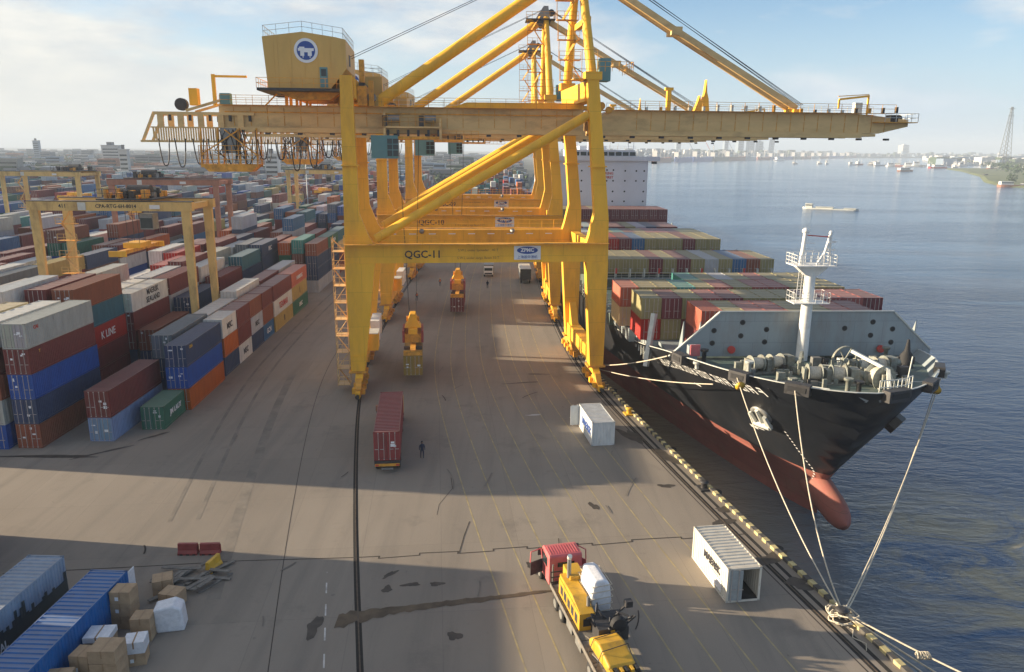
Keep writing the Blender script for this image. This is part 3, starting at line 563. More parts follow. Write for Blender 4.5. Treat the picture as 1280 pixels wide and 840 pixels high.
    for k in range(12):
        x = -22.6+k*1.95+rnd.uniform(-.15, .15); w = 0.62; d = 3.2+0.2*math.sin(k*2.1) if k < 6 else 3.0+0.9*math.sin(k*1.7)
        pts = [(x+w*math.sin(a*math.pi/2/4)*1.0 if False else x-w+2*w*f, y0-1.0, 30.9-d*(1-abs(2*f-1)**3.2)) for a, f in ((0, i/10) for i in range(11))]
        c_ = MB(); c_.path(pts, 0.075, 'cable'); c_.build('festoon_cable', t)
    # caged service platform and cabinet slung under the tail
    m = MB(); m.prism([(-18.6, 27.9), (-17.6, 27.0), (-12.6, 27.0), (-11.6, 27.9)], y0-1.4, y0+1.6, 'y', 'crane_rust')
    for q_ in (27.9, 29.0): m.rail([(-18.6, y0+1.6, q_), (-18.6, y0-1.4, q_), (-11.6, y0-1.4, q_), (-11.6, y0+1.6, q_)], 1.1, 0.75, 'crane_rust', r=0.04)
    for x_ in (-18.4, -16.4, -13.8, -11.8): m.beam((x_, y0-1.3, 27.5), (x_, y0-0.6, 32.2), 0.16, 0.16, 'crane_rust'); m.beam((x_, y0+1.5, 27.5), (x_, y0+1.8, 32.2), 0.16, 0.16, 'crane_rust')
    m.beam((-18.4, y0-1.3, 29), (-13.8, y0-1.0, 32.0), 0.14, 0.14, 'crane_rust'); m.beam((-11.8, y0-1.3, 29), (-15.5, y0-1.0, 32.0), 0.14, 0.14, 'crane_rust')
    sp_ = m.build('service_platform', t)
    m = MB(); m.box(-16.0, -14.2, y0-0.9, y0+0.6, 29.2, 32.2, 'steel_grey'); m.build('control_cabinet', sp_)
    m = MB()
    for k in range(14):
        a_ = rnd.uniform(-18.4, -12); m.path([(a_, y0-1.2, rnd.uniform(27.8, 29)), (a_+rnd.uniform(-1.5, 1.5), y0-1.1, rnd.uniform(29, 30.5)), (a_+rnd.uniform(-1.2, 1.2), y0-.9, 32.0)], 0.05, 'cable')
    m.build('loose_cables', sp_, kind='stuff')
    # cable tray, conduits and weld seams along the girder face
    m = MB(); m.box(-15.5, 28.5, y0-0.16, y0-0.08, 34.05, 34.2, 'crane_rust')
    for k in range(22): a_ = -14.5+k*2.0; m.box(a_, a_+0.07, y0-0.05, y0-0.003, 32.5, 34.7, 'crane_rust')
    m.build('cable_tray', t, kind='stuff')
    m = MB()
    for k in range(19): a_ = 36+k*1.9; m.box(a_, a_+0.06, y0-0.05, y0-0.003, 32.5, 34.7, 'crane_rust'); m.box(a_+.9, a_+1.2, y0-.9, y0-.5, 34.95, 35.3+.5*rnd.random(), rnd.choice(('crane_rust', 'galv', 'steel_dark')))
    m.build('girder_fittings', t, kind='stuff')
    m = MB(); m.box(-17.2, -16.8, YC-0.2, YC+0.2, 34.9, 38.6); m.box(-17.2, -13.0, YC-0.18, YC+0.18, 38.25, 38.5); m.box(-19.9, -18.9, YC-0.6, YC+0.6, 34.9, 36.9); m.lathe([(0.75, -0.4), (0.75, 0.4)], (-21, YC, 35.0), 'y', 'steel_dark', 16); m.box(-16.0, -14.8, y0, y0+1.2, 34.95, 36.3, 'teal'); m.build('service_jib', t)
    # machine house with chamfered corner, ridge roof, doors, emblem
    hx0, hx1, hy0, hy1 = -9.6, -0.3, 2.6, 14.4
    m = MB(); out_ = [(hx0+0.2, 36.7), (hx1-1.9, 36.7), (hx1, 39.0), (hx1, 42.2), (hx1-1.2, 42.45), (-5.2, 42.95), (hx0-0.15, 42.35)]
    m.prism(out_, hy0, hy1, 'y', 'house'); hs = m.build('machine_house', t)
    m = MB(); m.box(hx0-0.9, hx1+0.2, hy0-1.1, hy1+0.6, 36.35, 36.66, 'steel_dark'); m.prism([(-8.7, 36.35), (-1.3, 36.35), (-2.5, 35.5), (-6.5, 35.5)], hy0+1, hy1-1, 'y', 'crane_rust'); fo = m.build('house_floor', hs)
    m = MB(); m.rail([(hx0-0.9, hy1, 36.66), (hx0-0.9, hy0-1.1, 36.66), (hx1+0.2, hy0-1.1, 36.66)], 1.1, 1.3, 'crane_rust', r=0.03); m.rail([(hx0, hy0+0.1, 42.4), (-5.2, hy0+0.1, 42.95), (hx1-0.3, hy0+0.1, 42.3), (hx1-0.1, hy1-0.1, 42.3)], 1.15, 1.3, 'galv', r=0.03); m.rail([(hx0, hy0+0.1, 42.4), (hx0, hy1-.1, 42.4)], 1.15, 1.3, 'galv', r=0.03); m.build('handrail', hs)
    m = MB(); m.box(-3.4, -2.5, hy0-0.06, hy0-0.005, 36.85, 39.1, 'teal'); do = m.build('door', hs)
    m = MB(); m.box(-3.25, -2.65, hy0-0.1, hy0-0.065, 38.1, 38.9, 'glass'); m.build('door_window', do)
    m = MB(); m.box(hx0+1.0, hx0+1.1, hy0-0.03, hy0-0.002, 36.8, 42.3, 'house'); 
    for k in range(1, 6): m.box(hx0+k*1.5, hx0+k*1.5+0.05, hy0-0.03, hy0-0.002, 36.8, 42.2, 'house')
    m.box(hx1+0.002, hx1+0.05, 6, 7.5, 39.6, 40.9, 'steel_dark'); m.build('panel_joint', hs, kind='stuff')
    m = MB(); m.lathe([(1.36, -0.03), (1.36, 0)], (-4.85, hy0-0.03, 40.9), 'y', 'white_sign', 28); e1 = m.build('emblem', hs)
    m = MB(); m.lathe([(1.04, -0.02), (1.04, 0)], (-4.85, hy0-0.065, 40.9), 'y', 'blue_print', 28); e2 = m.build('emblem_disc', e1)
    m = MB()
    for a, b, c, d in ((-7.45, -5.65, 40.85, 41.15), (-7.2, -6.75, 40.3, 40.85), (-6.35, -5.9, 40.3, 40.85), (-6.75, -6.35, 40.7, 40.85), (-7.3, -6.7, 41.15, 41.3), (-6.95, -6.85, 40.1, 40.3), (-6.15, -6.05, 40.1, 40.3)): m.box(a+1.7, b+1.7, hy0-0.12, hy0-0.09, c, d, 'white_sign')
    m.build('emblem_mark', e1)
    # landing gear below the house
    m = MB()
    for x in (-8.1, -6.9, -5.7, -1.7): m.beam((x, y0+0.3, 34.9), (x, y0+0.3, 36.35), 0.3, 0.3); m.beam((x, y1-0.3, 34.9), (x, y1-0.3, 36.35), 0.3, 0.3)
    m.beam((-10.6, y0, 34.95), (-9.2, y0, 36.3), 0.15, 0.15); m.build('house_support', t, kind='stuff')
    m = MB(); m.box(0.7, 1.8, 4, 13, 34.95, 37.2, 'crane_rust'); m.box(0.9, 1.6, 4.2, 12, 37.2, 37.6, 'steel_dark'); m.box(1.0, 1.6, 4, 5, 37.6, 40.2, 'crane_rust'); m.lathe([(0.55, -0.6), (0.55, 0.6)], (2.3, 6.0, 36.0), 'y', 'steel_grey', 16); m.box(1.8, 3.0, 6.8, 8.6, 34.95, 36.4, 'house'); m.box(2.0, 2.6, 5, 5.6, 34.95, 37.9, 'crane_rust'); m.box(1.2, 3.4, 10, 13.6, 35, 38.8, 'house'); m.rail([(1.2, 10, 38.8), (3.4, 10, 38.8)], 1.0, 1.0, 'galv'); m.build('hoist_machinery', t)
    # A-frame pylon, apex platform, stays
    ap = Vector((27.9, YC, 52.6))
    for y in (0.2, DY-0.2):
        m = MB(); m.tube((28.6, y, 38.0), (ap.x+0.3, YC+(-1.1 if y < 5 else 1.1), ap.z-.4), 0.62, n=14, r2=0.48); m.box(27.6, 29.6, y-0.9, y+0.9, 38.0, 38.9); m.build('pylon_leg', t)
    m = MB(); m.beam((28.9, 5.0, 45.5), (28.9, 12.0, 45.5), 0.7, 0.7); m.build('pylon_cross_beam', t)
    dz_ = ap.z-54; m = MB(); m.box(ap.x-3.2, ap.x+1.9, YC-2.2, YC+2.2, 53.2, 53.35, 'steel_dark'); m.prism([(ap.x-2.2, 53.2), (ap.x+1.2, 53.2), (ap.x+0.8, 52.2), (ap.x-0.6, 52.2)], YC-1.6, YC+1.6, 'y', 'steel_dark'); m.prism([(ap.x-1.6, 53.35), (ap.x+1.0, 53.35), (ap.x+0.7, 55.6), (ap.x-0.1, 55.6)], YC-0.9, YC+0.9, 'y', 'steel_grey')
    m.rail([(ap.x-3.2, YC-2.2, 53.35), (ap.x+1.9, YC-2.2, 53.35), (ap.x+1.9, YC+2.2, 53.35)], 1.1, 1.1, 'crane_rust'); m.lathe([(0.6, -0.2), (0.6, 0.2)], (ap.x+1.3, YC, 54.6), 'y', 'steel_dark', 14); m.v = [(q[0], q[1], q[2]+dz_) for q in m.v]; m.build('apex_platform', t)
    m = MB(); m.tube((2.4, YC, 35.2), (ap.x-0.5, YC, ap.z-.7), 0.74, n=18); m.box(1.6, 3.6, YC-1.2, YC+1.2, 34.9, 36.0); m.build('back_stay', t)
    for dy in (-1.1, 1.1):
        a = Vector((ap.x+0.8, YC+dy*0.6, ap.z-.8)); b = Vector((57.9, YC+dy, 35.5)); mid = a.lerp(b, 0.42)-Vector((0, 0, 0.15))
        m = MB(); m.beam(a, mid, 0.45, 0.75, 'girder'); m.beam(mid, b, 0.45, 0.75, 'girder'); m.box(mid.x-0.7, mid.x+0.7, mid.y-0.3, mid.y+0.3, mid.z-0.5, mid.z+0.5, 'girder')
        m.build('fore_stay', t)
    m = MB()
    for k in range(4): m.beam((ap.x+1.4, YC-0.6+0.4*k, ap.z+.9), (58.6+0.6*(k % 2), YC-0.8+0.5*k, 36.0), 0.06, 0.06, 'cable')
    m.build('boom_hoist_rope', t)
    m = MB()
    for k in range(2): m.beam((ap.x-0.4, YC-0.5+1.0*k, ap.z+1), (-2.5, YC-1+2.0*k, 39.8), 0.06, 0.06, 'cable')
    m.build('back_rope', t)
    # stairs zigzag up the pylon between the posts
    m = MB(); z = 38.0; k = 0
    while z < 50.5:
        s_ = 1 if k % 2 else -1; xx = 26.6; yq = 1.5+(z-38)*0.42
        m.box(xx-1.7, xx+0.9, yq-0.5, yq+0.5, z, z+0.07, 'crane_rust'); m.rail([(xx-1.7, yq-0.5, z), (xx+0.9, yq-0.5, z)], 1.0, 0.9, 'crane_rust', r=0.03)
        m.beam((xx-s_*1.0, yq, z), (xx+s_*0.5, yq+0.6, z+2.4), 0.6, 0.08, 'crane_rust'); m.beam((xx-1.7, yq, z), (xx-1.7, yq, z+2.4), 0.07, 0.07, 'crane_rust'); z += 2.4; k += 1
    m.build('pylon_stairs', t)
    m = MB(); m.box(29.7, 31.0, 1, 3, 38.0, 40.6, 'teal'); m.rail([(29, -1, 38.9), (33.2, -1, 38.9), (33.2, 4, 38.9)], 1.1, 0.9, 'crane_rust'); m.box(26.2, 29.0, -0.6, 1.6, 38.0, 38.1, 'crane_rust'); m.rail([(26.2, -0.6, 38.1), (29, -0.6, 38.1)], 3.2, 0.8, 'crane_rust', up=3); m.build('leg_top_platform', t)
    # stair tower on the landside leg
    m = MB(); z = 0.9; k = 0; xs0, xs1 = -2.75, -1.25
    for xx in (xs0, xs1):
        for yy in (0.2, 1.9): m.beam((xx, yy, 0.8), (xx, yy, 19.5), 0.07, 0.07, 'girder')
    while z < 19:
        m.box(xs0, xs1, 0.1, 2.0, z, z+0.06, 'girder'); m.rail([(xs0, 2.0, z), (xs0, 0.1, z), (xs1, 0.1, z)], 1.1, 0.95, 'girder', r=0.03)
        a = xs0 if k % 2 else xs1; b = xs1 if k % 2 else xs0; m.beam((a, 1.0, z), (b, 1.0, min(z+2.1, 19.2)), 0.5, 0.06, 'girder'); z += 2.1; k += 1
    m.build('stair_tower', t)
    # trolley, cab and its ladder
    x = trolley_x
    m = MB(); m.box(x-3.6, x+3.6, y0-1.5, y0-0.62, 32.4, 32.6, 'girder'); m.box(x-3.6, x-3.3, y0-1.5, y0-0.7, 31.0, 34.2, 'girder'); m.box(x+3.3, x+3.6, y0-1.5, y0-0.7, 31.0, 33.6, 'girder'); m.box(x-3.4, x+3.4, y0-1.4, y1+1.4, 31.05, 31.4, 'crane_rust')
    m.rail([(x-3.6, y0-1.5, 32.6), (x+3.6, y0-1.5, 32.6)], 1.1, 1.0, 'crane_rust', r=0.03)
    for k in (-2.3, 2.2): m.lathe([(0.45, -0.7), (0.45, 0.7)], (x+k, y0-1.1, 33.5), 'x', 'steel_grey', 12); m.box(x+k-1.4, x+k-0.8, y0-1.5, y0-0.8, 32.6, 33.9, 'steel_dark')
    for k in range(6): m.box(x-3.2+k*1.25, x-2.9+k*1.25, y0-1.4, y0-1.0, 31.4, 32.2, 'steel_dark')
    m.box(x+3.6, x+8.2, y0-1.3, y0-1.2, 31.0, 31.1, 'crane_rust'); m.rail([(x+3.6, y0-1.3, 31.1), (x+8.2, y0-1.3, 31.1)], 1.0, 0.9, 'crane_rust')
    tro = m.build('trolley', t)
    cx = x-3.4
    m = MB(); m.box(cx-1.75, cx+1.55, y0-1.6, y0+1.2, 28.7, 31.5, 'teal'); cb = m.build('operator_cab', t)
    m = MB(); m.box(cx+0.25, cx+1.58, y0-1.66, y0-1.605, 29.0, 31.1, 'glass'); m.box(cx+1.56, cx+1.6, y0-1.5, y0+1.1, 29.0, 31.1, 'glass')
    m.build('cab_window', cb)
    m = MB(); 
    for z_ in (29.7, 30.4): m.box(cx+0.2, cx+1.6, y0-1.72, y0-1.665, z_, z_+0.09, 'teal')
    m.box(cx+0.85, cx+0.93, y0-1.72, y0-1.665, 29, 31.1, 'teal'); m.build('window_frame', cb)
    return t

def spreader(label, crane, y_off, x, zb, container):
    """head block, spreader and its ropes, hanging with a box below; local frame of its crane"""
    hd = crane.rotation_euler.z; o = Vector(crane.location)
    ex = Vector((math.cos(hd), math.sin(hd), 0)); ey = Vector((-math.sin(hd), math.cos(hd), 0))
    c = o+ex*x+ey*y_off
    col, ht = container
    t = thing('spreader', label, 'spreader', (c.x, c.y, zb+ht), hd, 'spreaders hanging from the quay cranes')
    m = MB(); m.box(-0.35, 0.35, -6.0, 6.0, 0.25, 0.65, 'crane_rust'); 
    for s_ in (-1, 1): m.box(-1.2, 1.2, s_*6.02-0.12 if s_ > 0 else -6.1, 6.1 if s_ > 0 else -5.9, 0.05, 0.7, 'crane_rust'); m.box(-1.2, 1.2, s_*3.0-0.2, s_*3.0+0.2, 0.1, 0.5, 'steel_dark')
    m.build('telescopic_frame', t)
    m = MB(); m.box(-1.2, 1.2, -1.8, 1.8, 0.7, 1.9, 'crane_rust'); m.box(-0.6, 0.6, -2.0, 2.0, 1.9, 2.6, 'crane'); 
    for s_ in (-1, 1): m.box(s_*1.25-0.15, s_*1.25+0.15, -2.2, 2.2, 0.8, 2.4, 'red_plastic')
    m.build('main_frame', t)
    m = MB(); m.prism([(-1.1, 2.62), (1.1, 2.62), (0.7, 3.3), (0.35, 4.4), (-0.35, 4.4), (-0.7, 3.3)], -1.2, 1.2, 'y', 'crane'); m.build('head_block', t)
    for s_ in (-0.75, 0.75):
        m = MB(); m.lathe([(0.38, -0.12), (0.38, 0.12)], (s_, 0, 3.6), 'x', 'crane_rust', 14); m.build('sheave', t)
    m = MB()
    for a in (-1, 1):
        for b in (-1, 1): m.beam((a*0.45, b*0.7, 4.2), (a*1.3, b*1.7, 31.2-(zb+ht)), 0.04, 0.04, 'cable')
    m.build('hoist_rope', t)
    return t, c, hd
c11 = sts_crane('nearest yellow quay crane, with QGC-11 on its portal beam', 'QGC-11', 91.6, 7.2)
c10 = sts_crane('middle yellow quay crane, with QGC-10 on its portal beam', 'QGC-10', 133.5, 10.3)
c09 = sts_crane('farthest yellow quay crane, behind the one marked QGC-10', 'QGC-09', 178, 13.5)
bpy.context.view_layer.update()
s11 = spreader('nearer yellow spreader, holding a mustard container just above the quay', c11, 8.5, 6.6, 1.3, ((0.30, 0.20, 0.055), 2.59))
s10 = spreader('farther spreader over the quay, holding a maroon container', c10, 8.5, 12.4, 0.9, ((0.14, 0.032, 0.035), 2.59))

# ------------------------------------------------------------------ rubber-tyred yard gantries
def rtg(label, x0, y0, span, rz, mt, texts, top=22.5, wb=8.0, trolley=0.6, spread=True):
    t = thing('yard_gantry', label, 'yard crane', (x0, y0, 0), rz, 'yard gantries over the container blocks')
    for k, y in enumerate((0.0, wb)):
        m = MB(); m.box(-0.8, span+1.0, y-0.45, y+0.45, top-1.25, top, mt); g_ = m.build('girder', t)
        m = MB(); m.box(-0.8, span+1.0, y-0.5, y+0.5, top+0.004, top+0.09, 'steel_dark'); m.build('trolley_rail', g_)
        if k == 0:
            for s_, xx, sz in texts: text(s_, sz, 'black_print', g_, (xx, -0.465, top-0.62), FRONT, bold=0.01)
            m = MB(); m.box(6.2, 7.3, -0.5, -0.455, top-1.15, top-0.1, 'galv'); m.build('sign_panel', g_); m = MB(); m.box(16.0, 17.4, -0.5, -0.455, top-0.95, top-0.4, 'white'); m.build('sign_panel', g_)
    for x in (0, span):
        for y in (0.0, wb):
            s_ = 1 if x == 0 else -1; m = MB()
            yo = 0.0
            m.prism([(x-0.62, top-1.25), (x+0.62, top-1.25), (x+0.42, 2.2), (x-0.42, 2.2)], y-0.3, y+0.3, 'y', mt); m.build('leg', t)
        m = MB(); m.box(x-0.5, x+0.5, -1.2, wb+1.2, 1.35, 2.2, mt); sl_ = m.build('sill_beam', t)
        m = MB(); m.beam((x, 0.6, top-0.7), (x, wb-0.6, top-0.7), 0.6, 0.8, mt); m.build('cross_beam', t)
        for y in (-0.4, wb+0.4):
            for dx in (-0.32, 0.32):
                m = MB(); m.lathe([(0.4, -0.22), (0.72, -0.2), (0.72, 0.2), (0.4, 0.22)], (x+dx, y, 0.72), 'x', 'black', 14); m.build('wheel', t)
    m = MB(); z = 2.2; k = 0
    while z < top-3: m.beam((1.2 if k % 2 else 3.0, wb/2, z), (3.0 if k % 2 else 1.2, wb/2, z+2.4), 0.5, 0.06, 'rtg'); m.box(0.6, 3.4, wb/2-0.5, wb/2+0.5, z, z+0.06, 'crane_rust'); m.rail([(0.6, wb/2-0.5, z), (3.4, wb/2-0.5, z)], 1, 0.9, 'rtg'); z += 2.4; k += 1
    m.build('stairs', t)
    x = span*trolley; q = random.Random(int(x*10))
    m = MB(); m.box(x-4.2, x+3.5, -0.3, wb+0.3, top+0.2, top+0.4, 'steel_dark')
    for k in range(26): a = x+q.uniform(-4, 2.6); c_ = q.uniform(0, wb-1.5); m.box(a, a+q.uniform(.2, .9), c_, c_+q.uniform(.3, 1.4), top+0.4, top+q.uniform(.7, 1.7), q.choice(('steel_dark', 'steel_dark', 'steel_grey', 'crane_rust')))
    m.lathe([(0.8, -1.6), (0.8, 1.6)], (x, wb/2, top+1.3), 'x', 'steel_dark', 14); m.rail([(x-4.2, -0.3, top+0.6), (x+3.5, -0.3, top+0.6)], 1.1, 1.0, 'steel_dark'); tr = m.build('trolley', t)
    m = MB(); m.box(x+1.0, x+2.8, 0.8, 2.6, top-3.9, top-1.7, 'steel_grey'); cb = m.build('cab', t)
    m = MB(); m.box(x+1.1, x+2.7, 0.72, 0.79, top-3.7, top-2.3, 'glass'); m.build('cab_window', cb)
    m = MB()
    for a in (-1, 1):
        for b in (-1, 1): m.beam((x-1.2+a*0.8, wb/2+b, top), (x-1.2+a*0.8, wb/2+b, top-6.0), 0.05, 0.05, 'cable')
    m.build('hoist_rope', t)
    m = MB(); zz = top-7.2; m.box(x-1.7, x-0.7, wb/2-6, wb/2+6, zz, zz+0.5, 'crane_rust'); m.box(x-2.4, x, wb/2-1.8, wb/2+1.8, zz+0.5, zz+1.2, 'crane')
    for s_ in (-1, 1): m.box(x-2.4, x, wb/2+s_*6-0.15, wb/2+s_*6+0.15, zz-0.2, zz+0.6, 'crane')
    m.build('spreader_frame', t)
    return t
rtg('nearest pale yellow yard gantry, numbered 411, straddling the front containers', -66.1, 106, 20.8, R(1.0), 'rtg', (('411', 4.1, 0.72), ('CPA-RTG-6H-8014', 11.4, 0.70)), trolley=0.62)
rtg('pale yellow yard gantry far off at the left edge of the yard', -149, 226, 23.4, R(-6), 'rtg', (), trolley=0.85, wb=9)
rtg('oxide red yard gantry standing behind the one numbered 411', -92.5, 178, 24, R(0), 'rtg_red', (), trolley=0.3, wb=8)
rtg('small distant yard gantry seen beneath the quay crane girders', -76, 262, 23.4, R(-3), 'rtg', (), trolley=0.5)
# ------------------------------------------------------------------ containers
W_, H_ = 2.44, 2.59
def corr_wall(mb, L, x, sgn, pitch, depth, mt, z0=0.18, z1=2.45):
    """corrugated side: real folds in plan"""
    n = max(2, int(round((L-0.3)/pitch))); ys = []; p0 = -L/2+0.15; st = (L-0.3)/n
    for i in range(n):
        a = p0+i*st; ys += [(a, 0), (a+st*0.3, 0), (a+st*0.45, 1), (a+st*0.85, 1)]
    ys.append((p0+n*st, 0)); v = []
    for z in (z0, z1):
        for y, d in ys: v.append((x-sgn*d*depth, y, z))
    k = len(ys); mb.poly(v, [(i, i+1, k+i+1, k+i) for i in range(k-1)], mt)
def container_body(L, lod, mt='paint', open_end=False):
    """origin at the centre of the bottom, doors at -y"""
    mb = MB(); w = W_/2; h = H_; l = L/2; pitch = 0.30 if lod == 0 else 0.60
    for s_ in (-1, 1):
        corr_wall(mb, L, s_*(w-0.02), s_, pitch, 0.045 if lod == 0 else 0.06, mt)
        mb.box(s_*w-0.05, s_*w+0.05, -l, l, 0.0, 0.17, mt) if False else mb.box(min(s_*w, s_*(w-0.08)), max(s_*w, s_*(w-0.08)), -l+0.16, l-0.16, 0.0, 0.18, mt)
        mb.box(min(s_*w, s_*(w-0.07)), max(s_*w, s_*(w-0.07)), -l+0.16, l-0.16, 2.45, 2.56, mt)
        for e_ in (-1, 1): mb.box(min(s_*w, s_*(w-0.16)), max(s_*w, s_*(w-0.16)), min(e_*l, e_*(l-0.16)), max(e_*l, e_*(l-0.16)), 0.0, h, mt)
    for e_ in (-1, 1):
        y0, y1 = sorted((e_*l, e_*(l-0.12)))
        mb.box(-w+0.16, w-0.16, y0, y1, 0.0, 0.16, mt); mb.box(-w+0.16, w-0.16, y0, y1, 2.44, 2.57, mt)
    # roof with shallow cross folds
    n = int(L/(0.42 if lod == 0 else 1.5)); v = []; st = (L-0.3)/n
    prof = []
    for i in range(n): a = -l+0.15+i*st; prof += [(a, 2.555), (a+st*0.35, 2.555), (a+st*0.5, 2.50), (a+st*0.85, 2.50)]
    prof.append((l-0.15, 2.545)); k = len(prof)
    v = [(-w+0.06, y, z) for y, z in prof]+[(w-0.06, y, z) for y, z in prof]; mb.poly(v, [(i, i+1, k+i+1, k+i) for i in range(k-1)], mt)
    mb.box(-w+0.05, w-0.05, -l+0.1, l-0.1, 0.10, 0.16, mt)
    # closed front end
    n = 6; v = []; ys = [-w+0.16+i*(2*w-0.32)/24 for i in range(25)]
    dd = [0, 0, .045, .045]*6+[0]; v = [(x, l-0.04-d, z) for z in (0.16, 2.45) for x, d in zip(ys, dd)]; mb.poly(v, [(i, i+1, 25+i+1, 25+i) for i in range(24)], mt)
    if lod and not open_end: door_geo(mb, -l, mt)
    return mb
def door_geo(mb, yl, mt, leafs=(-1, 1), bars=True):
    for s_ in leafs:
        x0, x1 = sorted((s_*0.012, s_*(W_/2-0.165))); mb.box(x0, x1, yl+0.03, yl+0.08, 0.17, 2.43, mt)
        if bars:
            for f in (0.27, 0.73): x = x0+(x1-x0)*f; mb.box(x-0.025, x+0.025, yl-0.015, yl+0.028, 0.1, 2.5, 'bar')
            for z in (0.95,): mb.box(x0+0.2, x1-0.1, yl-0.012, yl+0.026, z, z+0.05, 'bar')
BODY = {}
def body_mesh(L, lod, open_end=False):
    k = (L, lod, open_end)
    if k not in BODY: BODY[k] = container_body(L, lod, 'paint', open_end).mesh('container_%d' % int(L*3.28))
    return BODY[k]
def door_leaf_mesh():
    mb = MB(); mb.box(0.012, W_/2-0.165, 0.03, 0.08, 0.17, 2.43, 'paint')
    for k in range(4): z = 0.3+k*0.54; mb.box(0.06, W_/2-0.22, 0.015, 0.032, z, z+0.4, 'paint')
    return mb.mesh('door_leaf')
def lock_mesh():
    mb = MB(); mb.box(-0.022, 0.022, -0.03, 0.012, 0.08, 2.52, 'bar'); mb.box(-0.06, 0.06, -0.035, 0.012, 0.08, 0.16, 'bar'); mb.box(-0.06, 0.06, -0.035, 0.012, 2.42, 2.5, 'bar'); mb.box(-0.02, 0.34, -0.045, -0.01, 1.0, 1.05, 'bar')
    return mb.mesh('locking_bar')
def plate_mesh():
    mb = MB(); mb.box(-0.2, 0.2, -0.004, 0.004, -0.14, 0.14, 'white_sign'); return mb.mesh('label_plate')
DOOR, LOCK, PLATE = door_leaf_mesh(), lock_mesh(), plate_mesh()
def casting_mesh():
    mb = MB(); mb.box(-0.085, 0.085, -0.085, 0.085, -0.06, 0.06, 'paint'); return mb.mesh('corner_casting')
CAST = casting_mesh()
L40, L20 = 12.19, 6.06
def container(x, y, z, L, rz, col, label, lod=0, h=H_, group='shipping containers stacked in the yard', flip=False, letters=None, open_end=False, doors=True, cat='shipping container'):
    """x, y: centre"""
    a = rz+(math.pi if flip else 0)
    if lod:
        o = obj('shipping_container', body_mesh(L, 1), None, (x, y, z), a, col, label=label, category=cat)
        o.scale.z = h/H_
        if group: o['group'] = group
        if letters: add_letters(o, letters, L, 1, flip)
        return o
    t = thing('shipping_container', label, cat, (x, y, z), a, group); t.scale.z = h/H_
    obj('body', body_mesh(L, 0, open_end), t, color=col)
    for sx in (-1, 1):
        for sy in (-1, 1):
            for zz in (0.06, H_-0.06): c_ = obj('corner_casting', CAST, t, (sx*(W_/2-0.075), sy*(L/2-0.075), zz), color=tuple(q*0.7 for q in col))
    if doors:
        for s_ in (-1, 1):
            d = obj('door', DOOR, t, (0, -L/2, 0), color=tuple(min(1, q*rnd.uniform(0.9, 1.08)) for q in col)); d.scale.x = s_
            for f in (0.28, 0.78): obj('locking_bar', LOCK, d, (f, 0.0, 0))
        for q_ in range(3): pl = obj('label_plate', PLATE, t, (rnd.choice((-.72, -.5, .3, .55, .75)), -L/2+0.004+0.004*q_, rnd.uniform(0.9, 2.2))); pl.scale = (rnd.uniform(.4, 1.1), 1, rnd.uniform(.3, 1))
    if letters: add_letters(t, letters, L, 0, flip)
    return t
def add_letters(t, letters, L, lod, flip):
    # (text, size, material, y along the body, z, second line)
    side = -1 if flip else 1
    for (s_, sz, mt, yy, zz) in letters:
        o = text(s_, sz, mt, t, (side*(W_/2+0.006), side*yy, zz), (R(90), 0, R(90)*side), bold=0.015)
MAROON = (0.150, 0.035, 0.035); RUST = (0.22, 0.075, 0.045); BROWN = (0.16, 0.07, 0.05); NAVY = (0.030, 0.050, 0.110); BLUE = (0.018, 0.075, 0.300); MBLUE = (0.05, 0.13, 0.26)
GREY = (0.36, 0.37, 0.34); WHITE = (0.58, 0.58, 0.55); LGREY = (0.40, 0.42, 0.45); TEAL = (0.06, 0.24, 0.22); GREEN = (0.035, 0.13, 0.085); ORANGE = (0.40, 0.11, 0.035); TAN = (0.40, 0.30, 0.11); CREAM = (0.50, 0.42, 0.26)
RED = (0.34, 0.040, 0.035); PERI = (0.20, 0.26, 0.40); TEALB = (0.035, 0.12, 0.16); SALMON = (0.42, 0.14, 0.10); DGREY = (0.12, 0.14, 0.16)
CN = {MAROON: 'maroon', RUST: 'rust red', BROWN: 'brown', NAVY: 'navy', BLUE: 'bright blue', MBLUE: 'mid blue', GREY: 'grey', WHITE: 'white', LGREY: 'pale grey', TEAL: 'teal', GREEN: 'dark green', ORANGE: 'orange', TAN: 'mustard', CREAM: 'cream', RED: 'red', PERI: 'periwinkle', TEALB: 'teal blue', SALMON: 'salmon', DGREY: 'slate grey'}
PAL = [MAROON]*9+[RUST]*6+[BROWN]*4+[NAVY]*6+[BLUE]*3+[MBLUE]*4+[GREY]*3+[WHITE]*4+[LGREY]*4+[TEAL]*2+[GREEN]*2+[ORANGE]*2+[TAN]*2+[TEALB]*3+[DGREY]*2+[RED]*1
ORD = ['first', 'second', 'third', 'fourth', 'fifth', 'sixth', 'seventh', 'eighth', 'ninth', 'tenth', 'eleventh', 'twelfth', 'thirteenth', 'fourteenth', 'fifteenth', 'sixteenth', 'seventeenth', 'eighteenth', 'nineteenth', 'twentieth']
def ordn(i): return ORD[i] if i < 20 else 'twenty-'+ORD[i-20] if i < 29 else 'far'
YARD = []   # dicts of every box in the yard, seen or not
def ystack(cx, y0, L, cols, block, row, bay, hs=None, rz=None, letters=None, front=None):
    z = 0.0; n = len(cols)
    for k, c_ in enumerate(cols):
        h = (hs[k] if hs else rnd.choice((H_, H_, 2.896)))
        YARD.append(dict(x=cx+rnd.uniform(-.05, .05), y=y0+L/2, z=z, L=L, rz=(rz if rz is not None else ROT)+rnd.uniform(-.002, .002), col=c_, h=h, block=block, row=row, bay=bay, tier=k, n=n, letters=(letters or {}).get(k)))
        z += h+0.01
ROT = R(2.6)
def bx(base, r, y): return base-2.95*r-0.045*(y-84)
